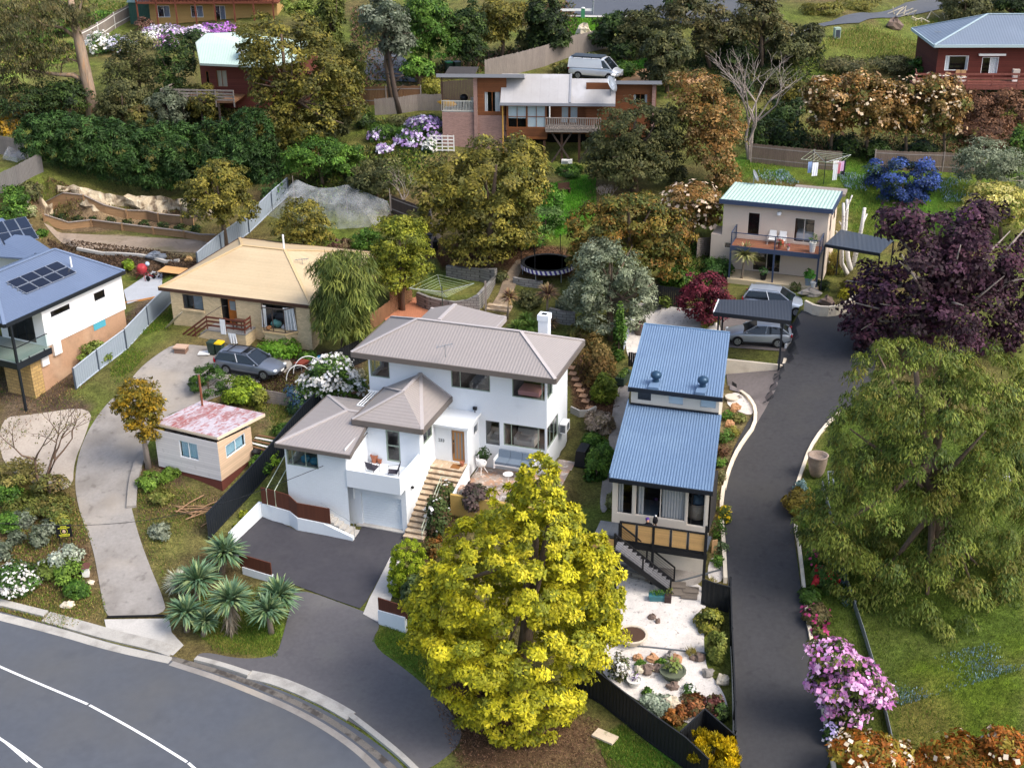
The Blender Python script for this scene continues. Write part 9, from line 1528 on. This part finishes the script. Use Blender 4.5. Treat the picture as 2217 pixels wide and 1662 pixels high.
# bed beside the blue house
shrubs([(1576,900,13,12,BGRN,'low green cushion beneath the orange boulder'),(1600,905,16,12,pal('6a7a3a','7a7a44'),'grey green cushion by the curved kerb'),(1572,945,18,18,pal('4f7030','5f7c38'),'dark green cushion in the middle of the driveway bed'),(1588,935,12,14,pal('7f7a34','8f8a40'),'yellowish cushion in the driveway bed'),(1566,975,16,14,pal('5d4434','6a5038'),'brown heather cushion in the driveway bed'),(1562,1000,14,12,BGRN,'green cushion below the heather'),(1560,1035,12,16,pal('6a6f44','7a7450'),'grey cushion at the end of the curved kerb'),(1555,1150,16,26,BGRN*.8,'green planting beside the deck post'),(1560,1185,18,14,pal('6a7a54','55683f'),'grey green bush overhanging the straight kerb'),(1555,1215,14,14,BGRN,'green bush on the gravel strip'),(1545,1090,14,26,pal('6a6a34','7a7a3c','5d6a30'),'tall loose shrub behind the yellow flowers')],'bed_shrub','cushion plants in the driveway bed',700,.14)
bush('yellow_flowers','yellow flowering plant over the straight driveway kerb',1568,1118,14,22,pal('5a6a2c','6a7430'),800,.15,blossom=(pal('e0c01c','e8cc30'),90,.16))
t=thing('timber_board','short pale board standing in the bed beside the deck',"board",G(1546,1196),R(20)); MB().box(-.16,.16,-.03,.03,0,.8).build('plank',mat('pale_board_wood','bb9468',.85,.15,3),t)
# ---- ground cover one could not count
def scatter(name,px,n,size,aspect,P_,mode='up',hgt=.0,cl=None):
    rg=rng(); P=np.array([G(*p)[:2] for p in px]); lo,hi=P.min(0),P.max(0); XY=rg.uniform(lo,hi,(n*4,2)); XY=XY[inside(XY[:,0],XY[:,1],P)][:n]
    if cl: k=np.sin(XY[:,0]*cl+1.3*np.sin(XY[:,1]*cl*.7))+np.sin(XY[:,1]*cl*1.3+2)+rg.normal(0,.5,len(XY)); XY=XY[k>.1]
    z=gz(XY[:,0],XY[:,1]); Q=np.c_[XY,z+hgt]; m_=len(Q); C=P_[rg.integers(0,len(P_),m_)]*rg.uniform(.7,1.3,(m_,1)); o=quads(name,leaves_at(Q,np.c_[rg.normal(0,1,(m_,2)),np.full(m_,.4)],size,aspect,rg,mode),np.clip(C,0,1),leafmat()); return tag(o,kind='stuff')
GR=pal('5d7a28','6f8a30','4a6620','8a8a40'); DRY=pal('9a8a52','857a44','b09c60','6f7438'); BARKC=pal('7a5c48','6a4e3c','8f6f58','57422f')
scatter('grass',[(385,1330),(470,1415),(600,1424),(612,1330),(560,1270),(400,1290)],9000,.16,.16,GR)
scatter('grass',[(805,1390),(830,1350),(900,1330),(960,1400),(1000,1480),(930,1480)],7000,.13,.16,GR)
scatter('grass',[(1290,1600),(1350,1570),(1500,1690),(1330,1690)],7000,.15,.16,GR)
scatter('weeds',[(0,1180),(0,1322),(240,1392),(215,1200),(165,1090),(100,1080)],16000,.15,.3,np.vstack([DRY,GR[:2]]),'up',0,.9)
scatter('weeds',[(300,1010),(345,1000),(420,1060),(560,985),(470,1165),(360,1280),(300,1150)],12000,.16,.2,np.vstack([DRY,GR]),'up',0,.8)
scatter('bark_mulch',[(0,1080),(0,1250),(120,1300),(200,1200),(140,1100)],9000,.1,.5,BARKC,'leaf',.03)
scatter('leaf_litter',[(930,1490),(1000,1450),(1300,1560),(1290,1620),(1400,1690),(1000,1690)],14000,.1,.4,BARKC,'leaf',.03)
scatter('grass',[(1730,1050),(1800,900),(2217,900),(2217,1690),(1820,1690),(1760,1400)],40000,.16,.16,pal('5a6f24','4a611e','6a7a2c'))
scatter('bluebells',[(1900,1500),(1990,1430),(2217,1380),(2217,1450),(2050,1500),(1950,1530)],7000,.13,.3,pal('7f9cb0','93aebe','6d8a9c','56703c','5f7a34'),'up',.03,.9)
scatter('bluebells',[(1775,1170),(1810,1180),(1850,1300),(1830,1320)],1800,.14,.4,pal('7f9cb0','93aebe','56703c','5f7a34'),'up',.03,.9)
scatter('bluebells',[(1640,372),(1700,370),(1730,400),(1660,410)],1400,.2,.4,pal('8fa6b4','a0b4bd','56803c','5f8a34'),'up',.05,.8); scatter('bluebells',[(1810,375),(1890,380),(1900,420),(1830,410)],1800,.2,.4,pal('8fa6b4','a0b4bd','56803c','5f8a34'),'up',.05,.8); scatter('bluebells',[(2030,390),(2090,385),(2120,440),(2040,440)],1600,.2,.4,pal('8fa6b4','a0b4bd','56803c','5f8a34'),'up',.05,.8)
scatter('grass',[(1600,350),(2217,360),(2217,480),(1850,540),(1835,430),(1600,400)],24000,.2,.16,GR,'up',0,.5)
scatter('grass',[(1180,400),(1290,385),(1290,480),(1200,520)],7000,.2,.16,pal('4f8a1f','5f9a28','3f7a1a')); scatter('grass',[(1215,42),(1330,42),(1320,90),(1230,115)],5000,.3,.2,pal('6a9a2c','5a8a24'))
scatter('grass',[(1330,150),(1400,130),(1440,145),(1400,150)],2500,.3,.2,pal('4f8a2f','5f9a38'))
scatter('grass',[(800,310),(960,300),(950,345),(900,390),(800,370)],6000,.2,.16,np.vstack([DRY,GR]),'up',0,.6); scatter('grass',[(1780,90),(2030,40),(2030,135),(1780,155)],12000,.3,.16,np.vstack([DRY,GR]),'up',0,.4)
scatter('weeds',[(130,700),(260,690),(370,650),(300,740),(170,850),(0,990),(0,800)],9000,.14,.3,np.vstack([BARKC,DRY[:2],GR[:1]]),'up',.0,1.0); scatter('weeds',[(240,800),(330,700),(380,660),(372,720),(300,790),(240,850)],5000,.18,.2,GR,'up',0,.9)
scatter('weeds',[(560,985),(640,880),(600,860),(540,900),(560,940)],5000,.17,.2,np.vstack([GR,DRY]),'up',0,.9); scatter('dug_soil',[(545,820),(640,800),(640,850),(580,880)],2500,.12,.7,pal('4d3a2e','5d4636','3d2e25'),'leaf',.04); scatter('dug_soil',[(100,515),(470,565),(440,600),(230,580),(120,550)],6000,.16,.7,pal('5a4838','6a5644','493a2e'),'leaf',.04)
scatter('leaf_litter',[(1230,780),(1270,740),(1340,880),(1290,920),(1240,880)],3500,.11,.5,BARKC,'leaf',.03); scatter('leaf_litter',[(900,560),(960,520),(1240,540),(1240,600),(960,575)],5000,.12,.5,BARKC,'leaf',.03); scatter('weeds',[(890,1040),(1010,1080),(1000,1180),(930,1260),(880,1200)],4000,.14,.3,np.vstack([GR,BARKC]),'up',0)
scatter('undergrowth',[(620,280),(960,260),(980,340),(900,460),(640,480),(600,380)],16000,.32,.4,np.vstack([OLIV,DGRN,GR]),'leaf',.12,.45); scatter('undergrowth',[(20,215),(560,180),(560,300),(300,290),(40,280)],20000,.36,.4,np.vstack([OLIV,DGRN,SCRUB]),'leaf',.15,.35); scatter('undergrowth',[(760,20),(1240,10),(1260,110),(1000,170),(760,220)],20000,.4,.4,np.vstack([OLIV,DGRN,BARKC]),'leaf',.15,.3); scatter('undergrowth',[(1330,60),(1780,60),(1790,180),(1640,350),(1480,230),(1400,140)],24000,.4,.4,np.vstack([OLIV,DGRN]),'leaf',.15,.3); scatter('undergrowth',[(1640,180),(2217,180),(2217,340),(1640,340)],20000,.34,.4,np.vstack([OLIV,DGRN,BROWN]),'leaf',.15,.4); scatter('undergrowth',[(0,0),(330,0),(250,70),(180,120),(60,200),(0,220)],14000,.4,.4,np.vstack([GR,DRY]),'leaf',.15,.3)
scatter('undergrowth',[(1440,540),(1560,560),(1560,640),(1480,640),(1420,610)],4000,.22,.4,np.vstack([BGRN,DGRN]),'leaf',.1); scatter('undergrowth',[(90,385),(500,430),(490,460),(300,450),(70,440)],5000,.24,.3,np.vstack([BARKC,SCRUB]),'droop',.3,.8)
